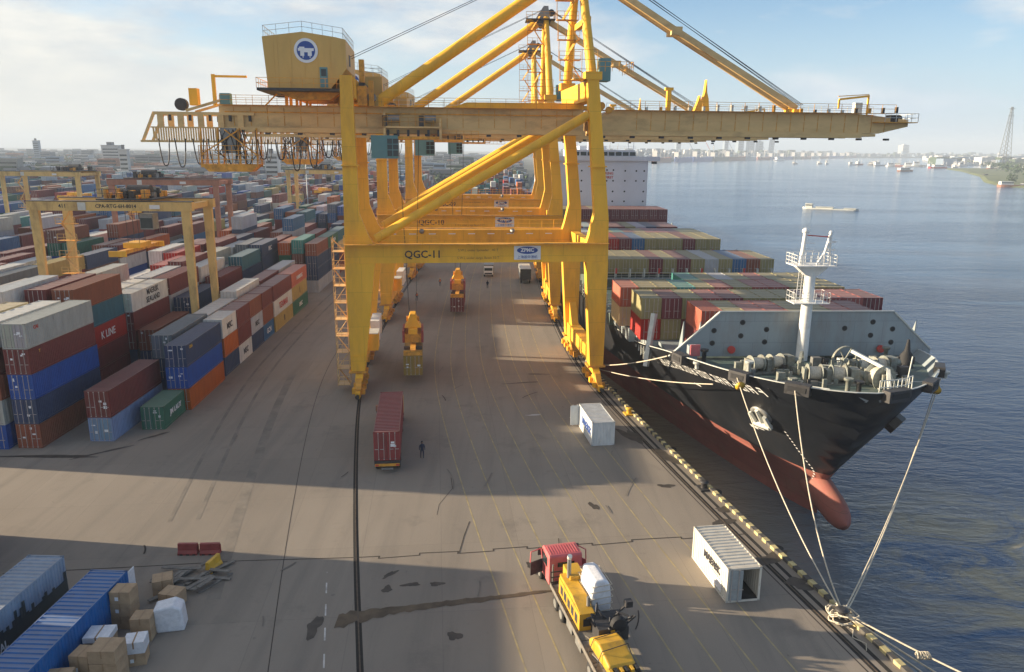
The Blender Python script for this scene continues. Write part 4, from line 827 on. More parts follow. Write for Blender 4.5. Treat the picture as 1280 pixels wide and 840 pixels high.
T1 = lambda s_, mt='black_print', sz=1.5, y=0.0, z=1.2: [(s_, sz, mt, y, z)]
# block on the quay side: rows counted from the quay lane
A = 'quayside block'
ystack(-39.05, 77.9, L20, [GREEN], A, 0, 0, letters={0: T1('JM LAUY', 'white_sign', 0.85, .3, 1.35)})
ystack(-39.0, 84.3, L40, [ORANGE, BLUE, NAVY], A, 0, 1, [H_]*3, letters={2: [('CMA', .5, 'yellow_plastic', -4.5, 2.1)]})
for k, (y0, L, cs, lt) in enumerate([(97.8, L20, [NAVY, ORANGE, WHITE], {2: T1('MSC', sz=1.2)}), (104.1, L20, [WHITE, MAROON, MAROON], {0: T1('MSC', 'black_print', 1.2)}), (110.4, L20, [NAVY, LGREY, RUST], {1: T1('MSC', 'black_print', 1.1)}), (116.7, L20, [MBLUE, RUST, MAROON], {0: T1('GCN', 'white_sign', 1.2)}),
        (123.0, L40, [TAN, WHITE, MAROON], {1: T1('TEXMAR', 'red_print', 1.5), 0: T1('8', 'black_print', 1.4)}), (135.4, L40, [GREEN, TAN, SALMON], {2: T1('HAMBURG', 'white_sign', 1.0), 0: T1('UASC', 'white_sign', 1.1), 1: T1('I', 'black_print', 1.6)})]):
    ystack(bx(-39.05, 0, y0), y0, L, cs, A, 0, k+2, [H_]*3, letters=lt)
ystack(-42.85, 74.4, L40, [PERI, MAROON], A, 1, 0, [H_, 2.896], rz=R(1.0), letters={0: T1('W', 'blue_print', 1.2, .5)})
for k, cs in enumerate([[NAVY, NAVY, DGREY], [MAROON, NAVY, WHITE], [NAVY, MAROON, WHITE], [BROWN, RUST, MAROON], [NAVY, MAROON, LGREY]]):
    y0 = 88.0+12.7*k; ystack(bx(-39.05, 1, y0), y0, L40, cs, A, 1, k+1, letters={2: T1('MAERSK', 'black_print', 1.5)} if k == 1 else None)
for k, cs in enumerate([[NAVY, NAVY], [RUST, WHITE], [GREY, MAROON], [NAVY, MBLUE]]):
    y0 = 97.0+12.7*k; ystack(bx(-39.05, 2, y0), y0, L40, cs, A, 2, k+2, letters={1: T1('MAERSK', 'black_print', 1.5)} if k == 1 else None)
# far part of the quayside block
for k, cs in enumerate([[LGREY, NAVY, NAVY, RUST], [LGREY, NAVY, NAVY, GREEN], [RUST, MAROON, CREAM, TEALB]]):
    y0 = 159+12.6*k; ystack(-42.6-0.045*(y0-159), y0, L40, cs, A, 0, 8+k, [H_]*4, letters={0: T1('MAERSK', 'blue_print', 1.1), 3: T1('EVERGREEN', 'white_sign', 1.1)} if k == 1 else None)
ystack(-45.7, 160, L40, [MAROON, BROWN, BROWN, TEAL], A, 1, 8)
for k in range(30):
    y0 = 198+12.8*k
    for r_ in range(3):
        if rnd.random() < 0.9: ystack(bx(-39.05, r_, y0)+1.0, y0, L40, [rnd.choice(PAL) for _ in range(rnd.randint(3, 5))], A, r_, 11+k)
for k in range(3):
    for r_ in (1, 2):
        if (k, r_) != (0, 1): ystack(-42.6-2.95*r_-0.045*12.6*k, 160+12.7*k, L40, [rnd.choice(PAL) for _ in range(rnd.randint(2, 4))], A, r_, 8+k)
for k in range(25):
    y0 = 322+12.8*k
    for r_ in range(9):
        if rnd.random() < (0.85 if k % 6 else 0.4): ystack(4-3.4*r_-0.01*(y0-322)+(3.0 if r_ < 4 else 0), y0, L40, [rnd.choice(PAL) for _ in range(rnd.randint(2, 5))], 'far terminal block', r_, k)
# block under the nearest gantry
B = 'gantry 411 block'
def bb(r_, y): return -49.05-2.95*r_-0.035*(y-78)
ystack(-49.0, 72.4, L40, [RUST, NAVY, BLUE, MAROON, GREY], B, 0, 0, [H_]*5, rz=R(0.0), letters={4: [('CAI', .5, 'red_print', -4.3, 1.9)], 3: [('T', .4, 'yellow_plastic', -4.2, 2.0)]})
ystack(-52.15, 72.0, L40, [BLUE, GREY, RUST, BROWN, WHITE], B, 1, 0, [H_]*5, rz=R(0.5))
ystack(-55.2, 71.0, L40, [MAROON, NAVY, GREY, RUST, CREAM], B, 2, 0, [H_]*5, rz=R(0.5))
for r_ in (3, 4, 5): ystack(bb(r_, 71), 69.5, L40, [rnd.choice(PAL) for _ in range(5)], B, r_, 0, [H_]*5)
ystack(-53.0, 87.6, L40, [MAROON, MAROON, RED, TEALB, RUST], B, 1, 1, [2.7, 2.7, 2.7, 2.7, 2.7], letters={2: T1('K LINE', 'white_sign', 1.3, 1.0)})
ystack(-56.2, 87.6, L40, [NAVY, RUST, GREY, NAVY, MAROON], B, 2, 1, [2.7]*5)
ystack(-59.4, 84.5, L40, [NAVY, RUST, GREY, NAVY, WHITE], B, 3, 1, [2.75]*5)
ystack(-62.4, 86.5, L40, [NAVY, RUST, GREY, NAVY, GREY], B, 4, 1, [2.6]*5)
ystack(-65.4, 86.5, L40, [NAVY, RUST, GREY, TAN, MAROON][:4], B, 5, 1)
bays = {
 2: [[NAVY, RUST], [NAVY, MAROON, MAROON, WHITE], [GREY, NAVY, MAROON, WHITE], [RUST, MAROON, GREY], [BROWN, GREEN, GREY, MAROON], [MAROON, TAN, RUST]],
 3: [[MAROON, WHITE, NAVY], [RUST, NAVY, LGREY, MAROON], [NAVY, MAROON, RUST, LGREY], [NAVY, GREY, TAN], [MAROON, NAVY, LGREY], [WHITE, LGREY, MAROON, GREY]],
 4: [[NAVY, CREAM, MAROON], [MAROON, NAVY, MAROON, WHITE], [RUST, RUST, NAVY, MAROON], [NAVY, GREY, LGREY, RED], [TEAL, MAROON, LGREY], [NAVY, GREEN, WHITE]],
 5: [[NAVY, RED, NAVY, TEALB], [MAROON, RUST, GREY], [NAVY, GREY, LGREY, GREY], [NAVY, MAROON, LGREY], [MAROON, MAROON, TAN, RED], [NAVY, MBLUE, GREEN, WHITE]],
 6: [[NAVY, BROWN, NAVY, NAVY], [RUST, GREY, NAVY, DGREY], [MAROON, NAVY, GREY, LGREY], [BROWN, GREY, LGREY, MAROON], [MAROON, RUST, MAROON, MAROON], [WHITE, LGREY, RUST, MAROON]]}
LET = {(2, 1): {3: [('MAERSK', 1.1, 'black_print', .8, 1.85), ('SEALAND', 1.1, 'black_print', .8, 0.75)]}, (3, 0): {1: T1('MAERSK')}, (3, 1): {2: T1('HANJIN', 'black_print')}, (4, 1): {3: T1('GESR')}, (5, 5): {3: T1('MAERSK', sz=1.6)}, (4, 3): {3: T1('HAMBURG SUD', 'white_sign', 1.3)}, (5, 0): {1: T1('APL', 'white_sign', 1.2)}, (3, 4): {2: T1('BSR')}, (6, 0): {3: T1('MSC', 'white_sign', 1.3)}}
for b_, rows in bays.items():
    for r_, cs in enumerate(rows):
        y0 = 100.4+12.8*(b_-2)
        ystack(bb(r_, y0), y0+rnd.uniform(-.3, .3), L40, cs, B, r_, b_, letters=LET.get((b_, r_)))
for b_ in range(7, 40):
    for r_ in range(6):
        if rnd.random() < 0.93: ystack(bb(r_, 100+12.8*(b_-2)), 100.4+12.8*(b_-2)+(4 if b_ > 14 else 0), L40, [rnd.choice(PAL) for _ in range(rnd.choice((3, 3, 4, 4, 5)))], B, r_, b_)
# blocks further inland
for bi, (base, nm) in enumerate([(-77.5, 'second inland block'), (-104.5, 'third inland block'), (-131.5, 'fourth inland block'), (-158.5, 'fifth inland block'), (-186, 'sixth inland block'), (-214, 'seventh inland block'), (-242, 'eighth inland block'), (-270, 'ninth inland block')]):
    for b_ in range(0, 40):
        y0 = 74.5+12.8*b_+(6 if b_ > 12 else 0)
        if y0 < abs(base)*0.95-30: continue
        hh = rnd.choice((3, 3, 4, 4))
        for r_ in range(6):
            if rnd.random() < 0.90:
                ystack(base-2.95*r_-0.035*(y0-78), y0, L40, [rnd.choice(PAL) for _ in range(max(1, min(5, hh+rnd.choice((-1, 0, 0, 1)))))], nm, r_, b_, letters=({0: None}))
# tall stacks just outside the left edge of the view, whose shadow reaches over the apron
for k in range(2):
    ystack(-42.0-3.0*k, 42.4, L40, [MAROON, NAVY, RUST], 'block beside the camera', k, 0, [2.896]*3)
for j in range(3):
    for k in range(2): ystack(-39.5-3.0*k-0, 28.3-12.6*j, L40, [rnd.choice(PAL) for _ in range(5)], 'block beside the camera', k, 1+j, [H_]*5)

# ---- the loads under the spreaders, the boxes standing on the quay
SHIP = []
# ------------------------------------------------------------------ which boxes show: cast rays from the camera
def corners(b):
    T = Matrix.Translation((b['x'], b['y'], b['z'])) @ Matrix.Rotation(b['rz'], 4, 'Z'); w = W_/2; l = b['L']/2; h = b['h']
    return T, w, l, h
def show_boxes(boxes):
    vs, fs = [], []
    for b in boxes:
        T, w, l, h = corners(b); o = len(vs)
        vs += [T @ Vector((x, y, z)) for z in (0, h) for y in (-l, l) for x in (-w, w)]
        fs += [(o, o+2, o+3, o+1), (o+4, o+5, o+7, o+6), (o, o+1, o+5, o+4), (o+2, o+6, o+7, o+3), (o, o+4, o+6, o+2), (o+1, o+3, o+7, o+5)]
    bvh = BVHTree.FromPolygons(vs, fs)
    Mi = cam.matrix_world.inverted()
    def proj(p):
        q = Mi @ p
        return (None if q.z > -1 else (q.x/-q.z*950+640, 420-q.y/-q.z*950))
    for i, b in enumerate(boxes):
        T, w, l, h = corners(b); tot = 0.0
        faces = [((-w, -l, 0), (2*w, 0, 0), (0, 0, h), (0, -1, 0)), ((w, -l, 0), (0, 2*l, 0), (0, 0, h), (1, 0, 0)), ((-w, -l, 0), (0, 2*l, 0), (0, 0, h), (-1, 0, 0)), ((-w, -l, h), (2*w, 0, 0), (0, 2*l, 0), (0, 0, 1))]
        for o_, u, v, n_ in faces:
            o_, u, v = Vector(o_), Vector(u), Vector(v); c_ = T @ (o_+u/2+v/2); nn = (T.to_3x3() @ Vector(n_)); 
            if (CAM-c_).dot(nn) <= 0: continue
            q = [proj(T @ (o_+u*a+v*b2)) for a, b2 in ((0, 0), (1, 0), (1, 1), (0, 1))]
            if any(k is None for k in q): continue
            ar = abs(sum(q[k][0]*q[(k+1) % 4][1]-q[(k+1) % 4][0]*q[k][1] for k in range(4)))/2
            hit = 0
            for a in (0.15, 0.5, 0.85):
                for b2 in (0.1, 0.37, 0.63, 0.9):
                    s_ = T @ (o_+u*a+v*b2) + nn*0.02; pp = proj(s_)
                    if pp is None or not (-5 < pp[0] < 1285 and -5 < pp[1] < 845): continue
                    d = CAM-s_; r_ = bvh.ray_cast(s_, d.normalized(), d.length)
                    if r_[0] is None: hit += 1
            tot += ar*hit/12
        b['px'] = tot
    return boxes
# ------------------------------------------------------------------ the container ship
SRZ = math.atan(0.052); SO = Vector((31.92, 63.3, 0)); ST = Matrix.Translation(SO) @ Matrix.Rotation(SRZ, 4, 'Z')
ship = thing('container_ship', 'black hulled container ship with red bottom, moored bow first along the quay', 'container ship', SO, SRZ)
def interp(x, tab):
    if x <= tab[0][0]: return tab[0][1]
    for (a, b), (c, d) in zip(tab[:-1], tab[1:]):
        if x <= c: return b+(d-b)*(x-a)/(c-a)
    return tab[-1][1]
def u0(z): return interp(z, [(-7, 8.5), (-5, 8.3), (-3, 7.8), (-1.2, 6.6), (1, 4.9), (4, 2.7), (7, 1.0), (9.4, 0.0)])
def topz(u): return interp(u, [(0, 9.45), (12, 9.2), (18, 8.7), (26, 7.2), (36, 5.3), (44, 4.9), (300, 4.9)])
def half(u, z):
    v = u-u0(z)
    if v <= 0: return 0.0
    t = max(0, min(1, (z+5)/14.2)); g = t**1.25
    bd = 16.1*(1-(1-min(1, v/29.0))**2)**0.56; bw = 16.1*min(1, v/62.0)**0.8
    return bw+(bd-bw)*g
us = [0.0, 0.25, 0.6, 1.1, 1.8, 2.7, 3.8, 5, 6.2, 7.4, 8.6, 10, 12, 14, 17, 20, 24, 28, 33, 38, 44, 50, 58, 66, 75, 90, 120, 160, 200]
zl = [-7.6, -5.8, -4.4, -3.2, -2.2, -1.2]
mb = MB(); ks = len(us)
def zlev(u): tz = topz(u); return zl+[-1.2+(tz+1.2)*k/12 for k in range(1, 13)]
for s_ in (-1, 1):
    v = []
    for k in range(len(zl)+12):
        for u in us:
            z = zlev(u)[k]; uu = max(u, u0(z)); b = half(uu, z); v.append((s_*b, uu, z))
    o0 = len(mb.v); mb.v += v
    for k in range(len(zl)+11):
        kk = mb.mi('hull_red' if k < 5 else 'hull_black')
        for i in range(ks-1):
            mb.f.append(tuple(o0+q for q in (k*ks+i, k*ks+i+1, (k+1)*ks+i+1, (k+1)*ks+i))); mb.m.append(kk); mb.smooth.append(True)
hull = mb.build('hull', ship)
hm = hull.data
import bmesh
bm = bmesh.new(); bm.from_mesh(hm); bmesh.ops.remove_doubles(bm, verts=bm.verts, dist=0.004); bmesh.ops.dissolve_degenerate(bm, dist=0.003, edges=bm.edges); bmesh.ops.recalc_face_normals(bm, faces=bm.faces); bm.to_mesh(hm); bm.free()
# deck, rail cap, bulwark inside
DZ = 0.95
mb = MB(); uu_ = [0.4]+[u for u in us if u > 0.4]
def inb(u): z = topz(u)-(DZ if u < 30 else 0.3); q = max(u, u0(z)+0.06); return max(0.0, half(q, z)-0.12), q, z
mb.poly([(s_*inb(u)[0], inb(u)[1], inb(u)[2]) for s_ in (-1, 1) for u in uu_], [(i, i+1, len(uu_)+i+1, len(uu_)+i) for i in range(len(uu_)-1)], 'deck'); mb.build('foredeck', ship)
mb = MB()
for s_ in (-1, 1):
    for a, b in zip(us[:-1], us[1:]):
        if b > 46: break
        pa, pb = Vector((s_*half(a, topz(a)), max(a, u0(topz(a))), topz(a))), Vector((s_*half(b, topz(b)), b, topz(b)))
        n_ = (pb-pa).cross(Vector((0, 0, 1))).normalized()
        if n_.x*s_ > 0: n_ = -n_
        ca = pa+n_*0.16; cb = pb+n_*0.16
        mb.poly([pa, pb, cb, ca, pa+Vector((0, 0, .07)), pb+Vector((0, 0, .07)), cb+Vector((0, 0, .07)), ca+Vector((0, 0, .07))], [(0, 1, 5, 4), (4, 5, 6, 7), (3, 2, 6, 7)], 'galv' if a < 46 else 'hull_grey')
        qa, qb = inb(a), inb(b); mb.poly([ca, cb, (s_*qb[0], qb[1]+.02, topz(b)-(DZ if b < 30 else .3)), (s_*qa[0], qa[1]+.02, topz(a)-(DZ if a < 30 else .3))], [(0, 1, 2, 3)], 'hull_grey')
mb.build('bulwark_rail', ship)
# bulb
mb = MB(); prof = []
for i in range(17):
    f = i/16; y = 2.2+f*8.5; r = 1.18*math.sin(math.acos(max(-1, 1-min(1, f*2.6)))) if f < 1/2.6 else 1.18*(1+(f-.3846)*0.35)
    prof.append((max(r, 0.02), y))
mb.lathe(prof, (0, 0, 0), 'y', 'hull_red', 22); bl = mb.build('bulbous_bow', ship)
for v in bl.data.vertices: v.co.z = v.co.z*1.3-4.35+(v.co.y-2.2)*0.16
for p_ in bl.data.polygons: p_.use_smooth = True
# breakwater: tall slanting steel wall with drain holes
yb = 17.5
mb = MB(); out_ = [(-13.9, 8.1), (-8.6, 13.0), (10.8, 13.0), (15.4, 8.8), (15.4, 8.1)]
mb.prism(out_, yb, yb+0.18, 'y', 'hull_grey')
for s_ in (-1, 1):
    a, b = ((-13.9, 8.1), (-8.6, 13.0)) if s_ < 0 else ((10.8, 13.0), (15.4, 8.8)); mb.beam((a[0], yb+.05, a[1]), (b[0], yb+.05, b[1]), 0.34, 0.14, 'galv')
mb.box(-8.6, 10.8, yb-0.1, yb+0.3, 13.0, 13.12, 'hull_grey')
bw_ = mb.build('breakwater', ship)
for x, z in ((-9.1, 11.0), (-6.0, 11.9), (-6.1, 10.4), (-9.2, 9.6), (-3.3, 11.1), (-3.4, 9.7), (5.4, 11.2), (8.5, 11.9), (8.4, 10.4), (10.8, 11.1), (10.8, 9.6)):
    m = MB(); m.lathe([(0.30, -0.03), (0.30, 0.0)], (x, yb-0.005, z), 'y', 'steel_dark', 12); m.lathe([(0.2, -0.05), (0.2, -0.031)], (x, yb-0.005, z), 'y', 'black', 10); m.build('drain_hole', bw_)
m = MB()
for k in range(15): x = -12.4+k*1.85; m.prism([(yb+0.19, 8.0), (yb+2.0, 8.0), (yb+0.19, 12.0)], x-0.05, x+0.05, 'x', 'hull_grey')
m.build('breakwater_bracket', bw_)
for x in (-7.1, 9.6):
    m = MB(); m.lathe([(0.38, -0.35), (0.42, -0.3), (0.42, -0.06), (0.3, 0)], (x, yb-0.07, 8.9), 'y', 'red_print', 12); m.build('hose_reel', bw_)
# foremast
mx_, my_ = 0.3, 16.2
def V(x, y, z): return (x+mx_, y+my_, z)
m = MB(); m.tube(V(0, 0, 8.0), V(0.05, 0, 17.6), 0.62, 'white', 16, r2=0.55); m.prism([(mx_-.6, 17.3), (mx_+.7, 17.3), (mx_+1.9, 18.35), (mx_-1.8, 18.35)], my_-.5, my_+.5, 'y', 'white'); fm = m.build('foremast', ship)
m = MB(); m.box(mx_-2.1, mx_+2.1, my_-1.4, my_+1.4, 18.35, 18.45, 'white'); m.rail([V(-2.1, -1.4, 18.45), V(2.1, -1.4, 18.45), V(2.1, 1.4, 18.45), V(-2.1, 1.4, 18.45), V(-2.1, -1.4, 18.45)], 1.1, 0.7, 'white', r=0.026, up=3); m.build('mast_platform', fm)
m = MB(); m.tube(V(-1.1, 0, 18.4), V(-.9, 0, 21.7), 0.22, 'white', 10); m.tube(V(1.1, 0, 18.4), V(1.75, 0, 21.5), 0.14, 'white', 8); m.tube(V(2.0, 0, 18.4), V(1.85, 0, 21.5), 0.1, 'white', 8); m.tube(V(0.6, 0, 18.4), V(1.75, 0, 20.5), 0.09, 'white', 8)
m.beam(V(-0.8, 0, 21.5), V(1.8, 0, 21.3), 0.08, 0.1, 'red_print'); m.lathe([(0.1, -0.3), (0.36, -0.1), (0.36, 0.15), (0.1, 0.35)], V(-0.9, 0, 21.9), 'z', 'white', 10); m.lathe([(0.1, -0.2), (0.22, 0), (0.1, 0.25)], V(1.8, 0, 21.7), 'z', 'white', 10)
for z in (19.9, 20.7): m.beam(V(-0.9, -.2, z), V(0.0, -.3, z), 0.08, 0.08, 'white'); m.box(mx_+1.6, mx_+2.4, my_-.2, my_, z, z+0.2, 'white')
m.build('light_post', fm)
m = MB(); m.box(mx_-1.9, mx_+1.9, my_-1.2, my_+.9, 14.4, 14.48, 'white'); m.rail([V(-1.9, -1.2, 14.48), V(1.9, -1.2, 14.48), V(1.9, .9, 14.48), V(-1.9, .9, 14.48), V(-1.9, -1.2, 14.48)], 1.1, 0.7, 'white', r=0.024, up=2); m.build('lower_platform', fm)
m = MB(); m.beam(V(-0.85, 0, 14.4), V(-0.75, 0, 18.4), 0.05, 0.05, 'white'); m.beam(V(-1.25, 0, 14.4), V(-1.15, 0, 18.4), 0.05, 0.05, 'white')
for k in range(12): m.beam(V(-1.23+k*.01, 0, 14.6+k*.3), V(-0.83+k*.01, 0, 14.6+k*.3), 0.04, 0.04, 'white')
m.build('ladder', fm)
# windlasses and winches
def winch(x, y, z, rz, drums=2, big=0.75):
    e_ = MB(); T = Matrix.Translation((x, y, z)) @ Matrix.Rotation(rz, 4, 'Z')
    o = MB()
    o.box(-2.4, 2.4, -0.7, 0.7, 0, 0.18, 'winch')
    for k in range(drums):
        cx = -1.3+k*2.2
        o.lathe([(big, -0.75), (big, -0.68), (big*0.55, -0.66), (big*0.55, 0.45), (big, 0.47), (big, 0.55)], (cx, 0, 1.0), 'x', 'winch', 18)
        o.lathe([(big*0.72, -0.6), (big*0.72, 0.4)], (cx, 0, 1.0), 'x', 'rope', 18)
    o.box(-2.45, -2.2, -0.5, 0.5, 0.1, 1.5, 'winch'); o.box(0.0-0.35, 0.0+0.2, -0.5, 0.5, 0.1, 1.4, 'winch'); o.box(1.9, 2.7, -0.5, 0.6, 0.1, 1.6, 'winch'); o.lathe([(0.3, 0), (0.34, 0.6)], (2.7, 0, 1.0), 'x', 'winch', 12); o.box(1.2, 1.7, 0.5, 1.3, 0.1, 0.9, 'steel_dark')
    o.v = [tuple(T @ Vector(p)) for p in o.v]; return o.build('mooring_winch', ship)
dz = 8.35
winch(-5.6, 10.6, dz, R(12), 2, .85); winch(-1.2, 6.6, dz, R(-8), 2, .9); winch(4.6, 9.6, dz, R(15), 2, .8); winch(2.9, 6.8, dz, R(100), 1, 1.25)
def chainwheel(x, y, z, r, rz):
    m = MB(); n_ = 24
    for i in range(n_):
        a, b = 2*math.pi*i/n_, 2*math.pi*(i+1)/n_; m.beam((x+r*math.cos(a)*math.cos(rz), y+r*math.cos(a)*math.sin(rz), z+r*math.sin(a)), (x+r*math.cos(b)*math.cos(rz), y+r*math.cos(b)*math.sin(rz), z+r*math.sin(b)), 0.24, 0.15, 'winch')
    for i in range(6):
        a = math.pi*i/3; m.beam((x, y, z), (x+r*math.cos(a)*math.cos(rz), y+r*math.cos(a)*math.sin(rz), z+r*math.sin(a)), 0.1, 0.1, 'winch')
    m.lathe([(0.25, -0.3), (0.25, 0.3)], (x, y, z), 'y', 'winch', 10); return m.build('windlass_wheel', ship)
chainwheel(-3.0, 9.0, dz+1.35, 1.15, R(60)); chainwheel(1.3, 8.8, dz+1.7, 1.35, R(10))
m = MB(); m.beam((1.4, 7.8, dz+2.9), (3.4, 4.6, dz+1.9), 0.28, 0.3, 'galv'); m.beam((3.4, 4.6, dz+1.9), (2.7, 2.6, dz), 0.3, 0.3, 'galv'); m.beam((3.4, 4.6, dz+1.9), (4.3, 4.2, dz), 0.2, 0.2, 'galv'); m.build('anchor_davit', ship)
m = MB(); rr = random.Random(3)
for k in range(64):
    x = rr.uniform(-8.5, 7.5); y = rr.uniform(5.0, 13.5); h = rr.uniform(.2, 1.1); w_ = rr.uniform(.12, .5)
    m.box(x-w_, x+w_, y-w_*.7, y+w_*.7, dz, dz+h, rr.choice(('winch', 'steel_dark', 'steel_grey', 'galv', 'winch')))
for k in range(22):
    x = rr.uniform(-7, 10); y = rr.uniform(5, 13); m.tube((x, y, dz+.25), (x+rr.uniform(-2.5, 2.5), y+rr.uniform(-1.5, 1.5), dz+.25), 0.06, 'galv', 5)
m.build('deck_fittings', ship, kind='stuff')
for x, y, h, mt in ((-8.4, 8.3, 1.6, 'galv'), (-8.9, 7.0, .8, 'steel_dark'), (-11.0, 14.3, 1.2, 'steel_dark'), (0.0, 3.1, 1.1, 'steel_dark'), (-0.9, 3.4, 1.3, 'winch'), (11.2, 8.0, .5, 'galv'), (-12.4, 12.0, .5, 'galv'), (9.3, 15.6, 1.0, 'winch')):
    m = MB(); m.lathe([(0.22, 0), (0.22, h), (0.42, h), (0.42, h+0.22)], (x, y, dz), 'z', mt, 12); m.build('ventilator' if h > 1 else 'mooring_bitt', ship)
m = MB(); m.box(-12.6, -11.7, 14.4, 15.3, dz, dz+1.7, 'hull_grey'); m.box(-12.5, -11.5, 14.2, 14.38, dz+0.7, dz+1.9, 'cab_red'); m.build('deck_locker', ship)
m = MB(); m.lathe([(0.7, 0), (0.65, 1.2), (0.3, 1.7), (0.12, 2.9)], (9.6, 12.2, dz), 'z', 'black', 10); m.box(8.8, 10.6, 12.3, 12.6, dz+.2, dz+1.0, 'steel_dark'); m.build('covered_capstan', ship)
def rail_u(u): z = topz(u); return half(u, z), z
for s_, u, w_ in ((-1, 2.55, 2.2), (-1, 6.8, 2.0), (1, 3.4, 2.1), (1, 8.6, 2.0), (-1, 14.5, 2.0), (1, 0.35, 2.6)):
    b, z = rail_u(u); a1, z1 = rail_u(u+0.2); T = Matrix.Translation((s_*b, u, z)) @ Matrix.Rotation(math.atan2(0.2, s_*(a1-b)+1e-6), 4, 'Z')
    m = MB(); m.box(-w_/2, w_/2, -0.45, 0.45, -0.75, 0.28, 'steel_dark'); m.box(-w_/2+0.3, w_/2-0.3, -0.5, 0.5, -0.45, 0.02, 'black'); m.v = [tuple(T @ Vector(p)) for p in m.v]; m.build('fairlead', ship)
m = MB(); pts = []
pts = [(0.6, .75, 8.5), (2.0, .95, 8.5), (3.4, 1.5, 8.5), (4.4, 2.2, 8.5)]
m.rail(pts, 1.9, 0.5, 'galv', r=0.045, up=3); m.tube((3.4, 1.6, dz), (3.8, 1.7, dz+4.0), 0.06, 'galv', 6); m.build('bow_railing', ship)
# anchors in their pockets
for s_ in (-1, 1):
    ua = 8.6; za = 4.3; b = half(ua, za); nrm = Vector((s_, -(half(ua+.5, za)-half(ua-.5, za)), -(half(ua, za+.5)-half(ua, za-.5)))).normalized()
    if s_ < 0:
        q = nrm.to_track_quat('Y', 'Z').to_matrix().to_4x4(); T = Matrix.Translation(Vector((s_*b, ua, za))+nrm*0.02) @ q
        m = MB(); m.lathe([(1.15, -0.25), (1.2, 0.10), (0.9, 0.22), (0.55, 0.12)], (0, 0, 0.3), 'y', 'steel_grey', 18); m.v = [tuple(T @ Vector(p)) for p in m.v]; m.build('anchor_pocket', ship)
        m = MB(); m.tube((0, 0.25, 1.3), (0, 0.35, -0.9), 0.2, 'galv', 10); m.tube((-0.95, 0.4, -0.8), (0.95, 0.4, -0.8), 0.34, 'galv', 10)
        for e_ in (-1, 1): m.prism([(e_*0.55, -0.9), (e_*1.15, -0.9), (e_*1.05, 0.75), (e_*0.75, 0.9)], 0.3, 0.6, 'y', 'galv')
        m.v = [tuple(T @ Vector(p)) for p in m.v]; m.build('anchor', ship)
ua, za = 4.6, 5.4; b = half(ua, za); nrm = Vector((1, -(half(ua+.5, za)-half(ua-.5, za)), -(half(ua, za+.5)-half(ua, za-.5)))).normalized(); T = Matrix.Translation(Vector((b, ua, za))) @ nrm.to_track_quat('Y', 'Z').to_matrix().to_4x4()
m = MB(); m.prism([(-.6, .6), (.6, .6), (.8, -.4), (.2, -1.2), (-.5, -.8)], -.4, 0.75, 'y', 'hull_black'); m.v = [tuple(T @ Vector(p)) for p in m.v]; m.build('anchor', ship)
# white marks on the quay-side bow: the worn name, the draught scale
def on_hull(s_, u, z, off=0.03):
    b = half(u, z); n_ = Vector((s_, -(half(u+.5, z)-half(u-.5, z)), -(half(u, z+.5)-half(u, z-.5)))).normalized(); return Vector((s_*b, u, z))+n_*off
def hull_quad(mb, s_, u, z, w, h, sk=0.0, mt='white'):
    p = [on_hull(s_, u+a, z+b) for a, b in ((-w/2-sk, -h/2), (w/2-sk, -h/2), (w/2+sk, h/2), (-w/2+sk, h/2))]; mb.poly(p, [(0, 1, 2, 3)], mt)
m = MB(); rr = random.Random(12)
for k in range(24):
    u = 5.8+k*0.86; zc = topz(u)-1.55-0.015*k; h_ = 0.8; w = 0.13
    hull_quad(m, -1, u, zc, w, h_, 0.12); hull_quad(m, -1, u+0.45, zc, w, h_, 0.2) if k % 3 else None
    for q_ in rr.sample((-.44, 0, .44), 2): hull_quad(m, -1, u+0.24, zc+q_*.75, 0.36, 0.16)
m.build('bow_name', ship, kind='stuff')
m = MB()
for k in range(22): z = 3.2-k*0.36; u = 7.2+0.5*math.sin(k*.16)-k*.02+1.0*(k > 11)*(k-11)*.12; hull_quad(m, -1, max(u, u0(z)+0.9), z, 0.14, 0.16)
hull_quad(m, -1, 11.5, 2.2, 0.9, 0.35); hull_quad(m, -1, 10.6, 2.3, 0.9, 0.12); hull_quad(m, -1, 16.5, 5.2, 1.1, 0.2)
m.build('draught_marks', ship)
# hatch covers, lashing bridges, coamings
m = MB(); m.box(-12.6, 12.6, 20, 27.5, 6.9, 7.3, 'hull_grey'); m.box(-14.0, 14.0, 27.6, 34, 6.3, 7.3, 'hull_grey'); m.box(-14.9, 14.9, 34, 45, 5.6, 7.3, 'hull_grey'); m.box(-15.2, 15.2, 46.5, 64, 4.8, 7.0, 'deck'); m.box(-15.2, 15.2, 66, 140, 4.8, 8.6, 'deck'); m.box(-15.2, 15.2, 141, 199, 4.8, 9.3, 'deck'); m.build('hatch_covers', ship)
for k, (yl, zt) in enumerate(((46, 9.0), (65.5, 9.6), (83.5, 10.5), (100, 10.5), (133, 11))):
    m = MB()
    for j in range(14): x = -15.9+j*2.45; m.box(x-0.14, x+0.14, yl-0.3, yl+0.3, 5, zt+0.8, 'hull_grey'); m.box(x-0.10, x+0.10, yl-0.34, yl-0.31, zt-0.6, zt+0.7, 'galv')
    m.box(-16, 16, yl-0.5, yl+0.5, zt-1.0, zt-0.85, 'hull_grey'); m.box(-16, 16, yl-0.5, yl+0.5, 7.0, 7.12, 'hull_grey'); m.rail([(-16, yl-0.5, zt-0.85), (16, yl-0.5, zt-0.85)], 1.0, 1.2, 'galv', r=0.03)
    for j in (2, 5, 8, 11): x = -15.9+j*2.45; m.box(x-0.16, x+0.16, yl-0.55, yl-0.5, zt, zt+0.9, 'red_print')
    m.build('lashing_bridge', ship)
m = MB()
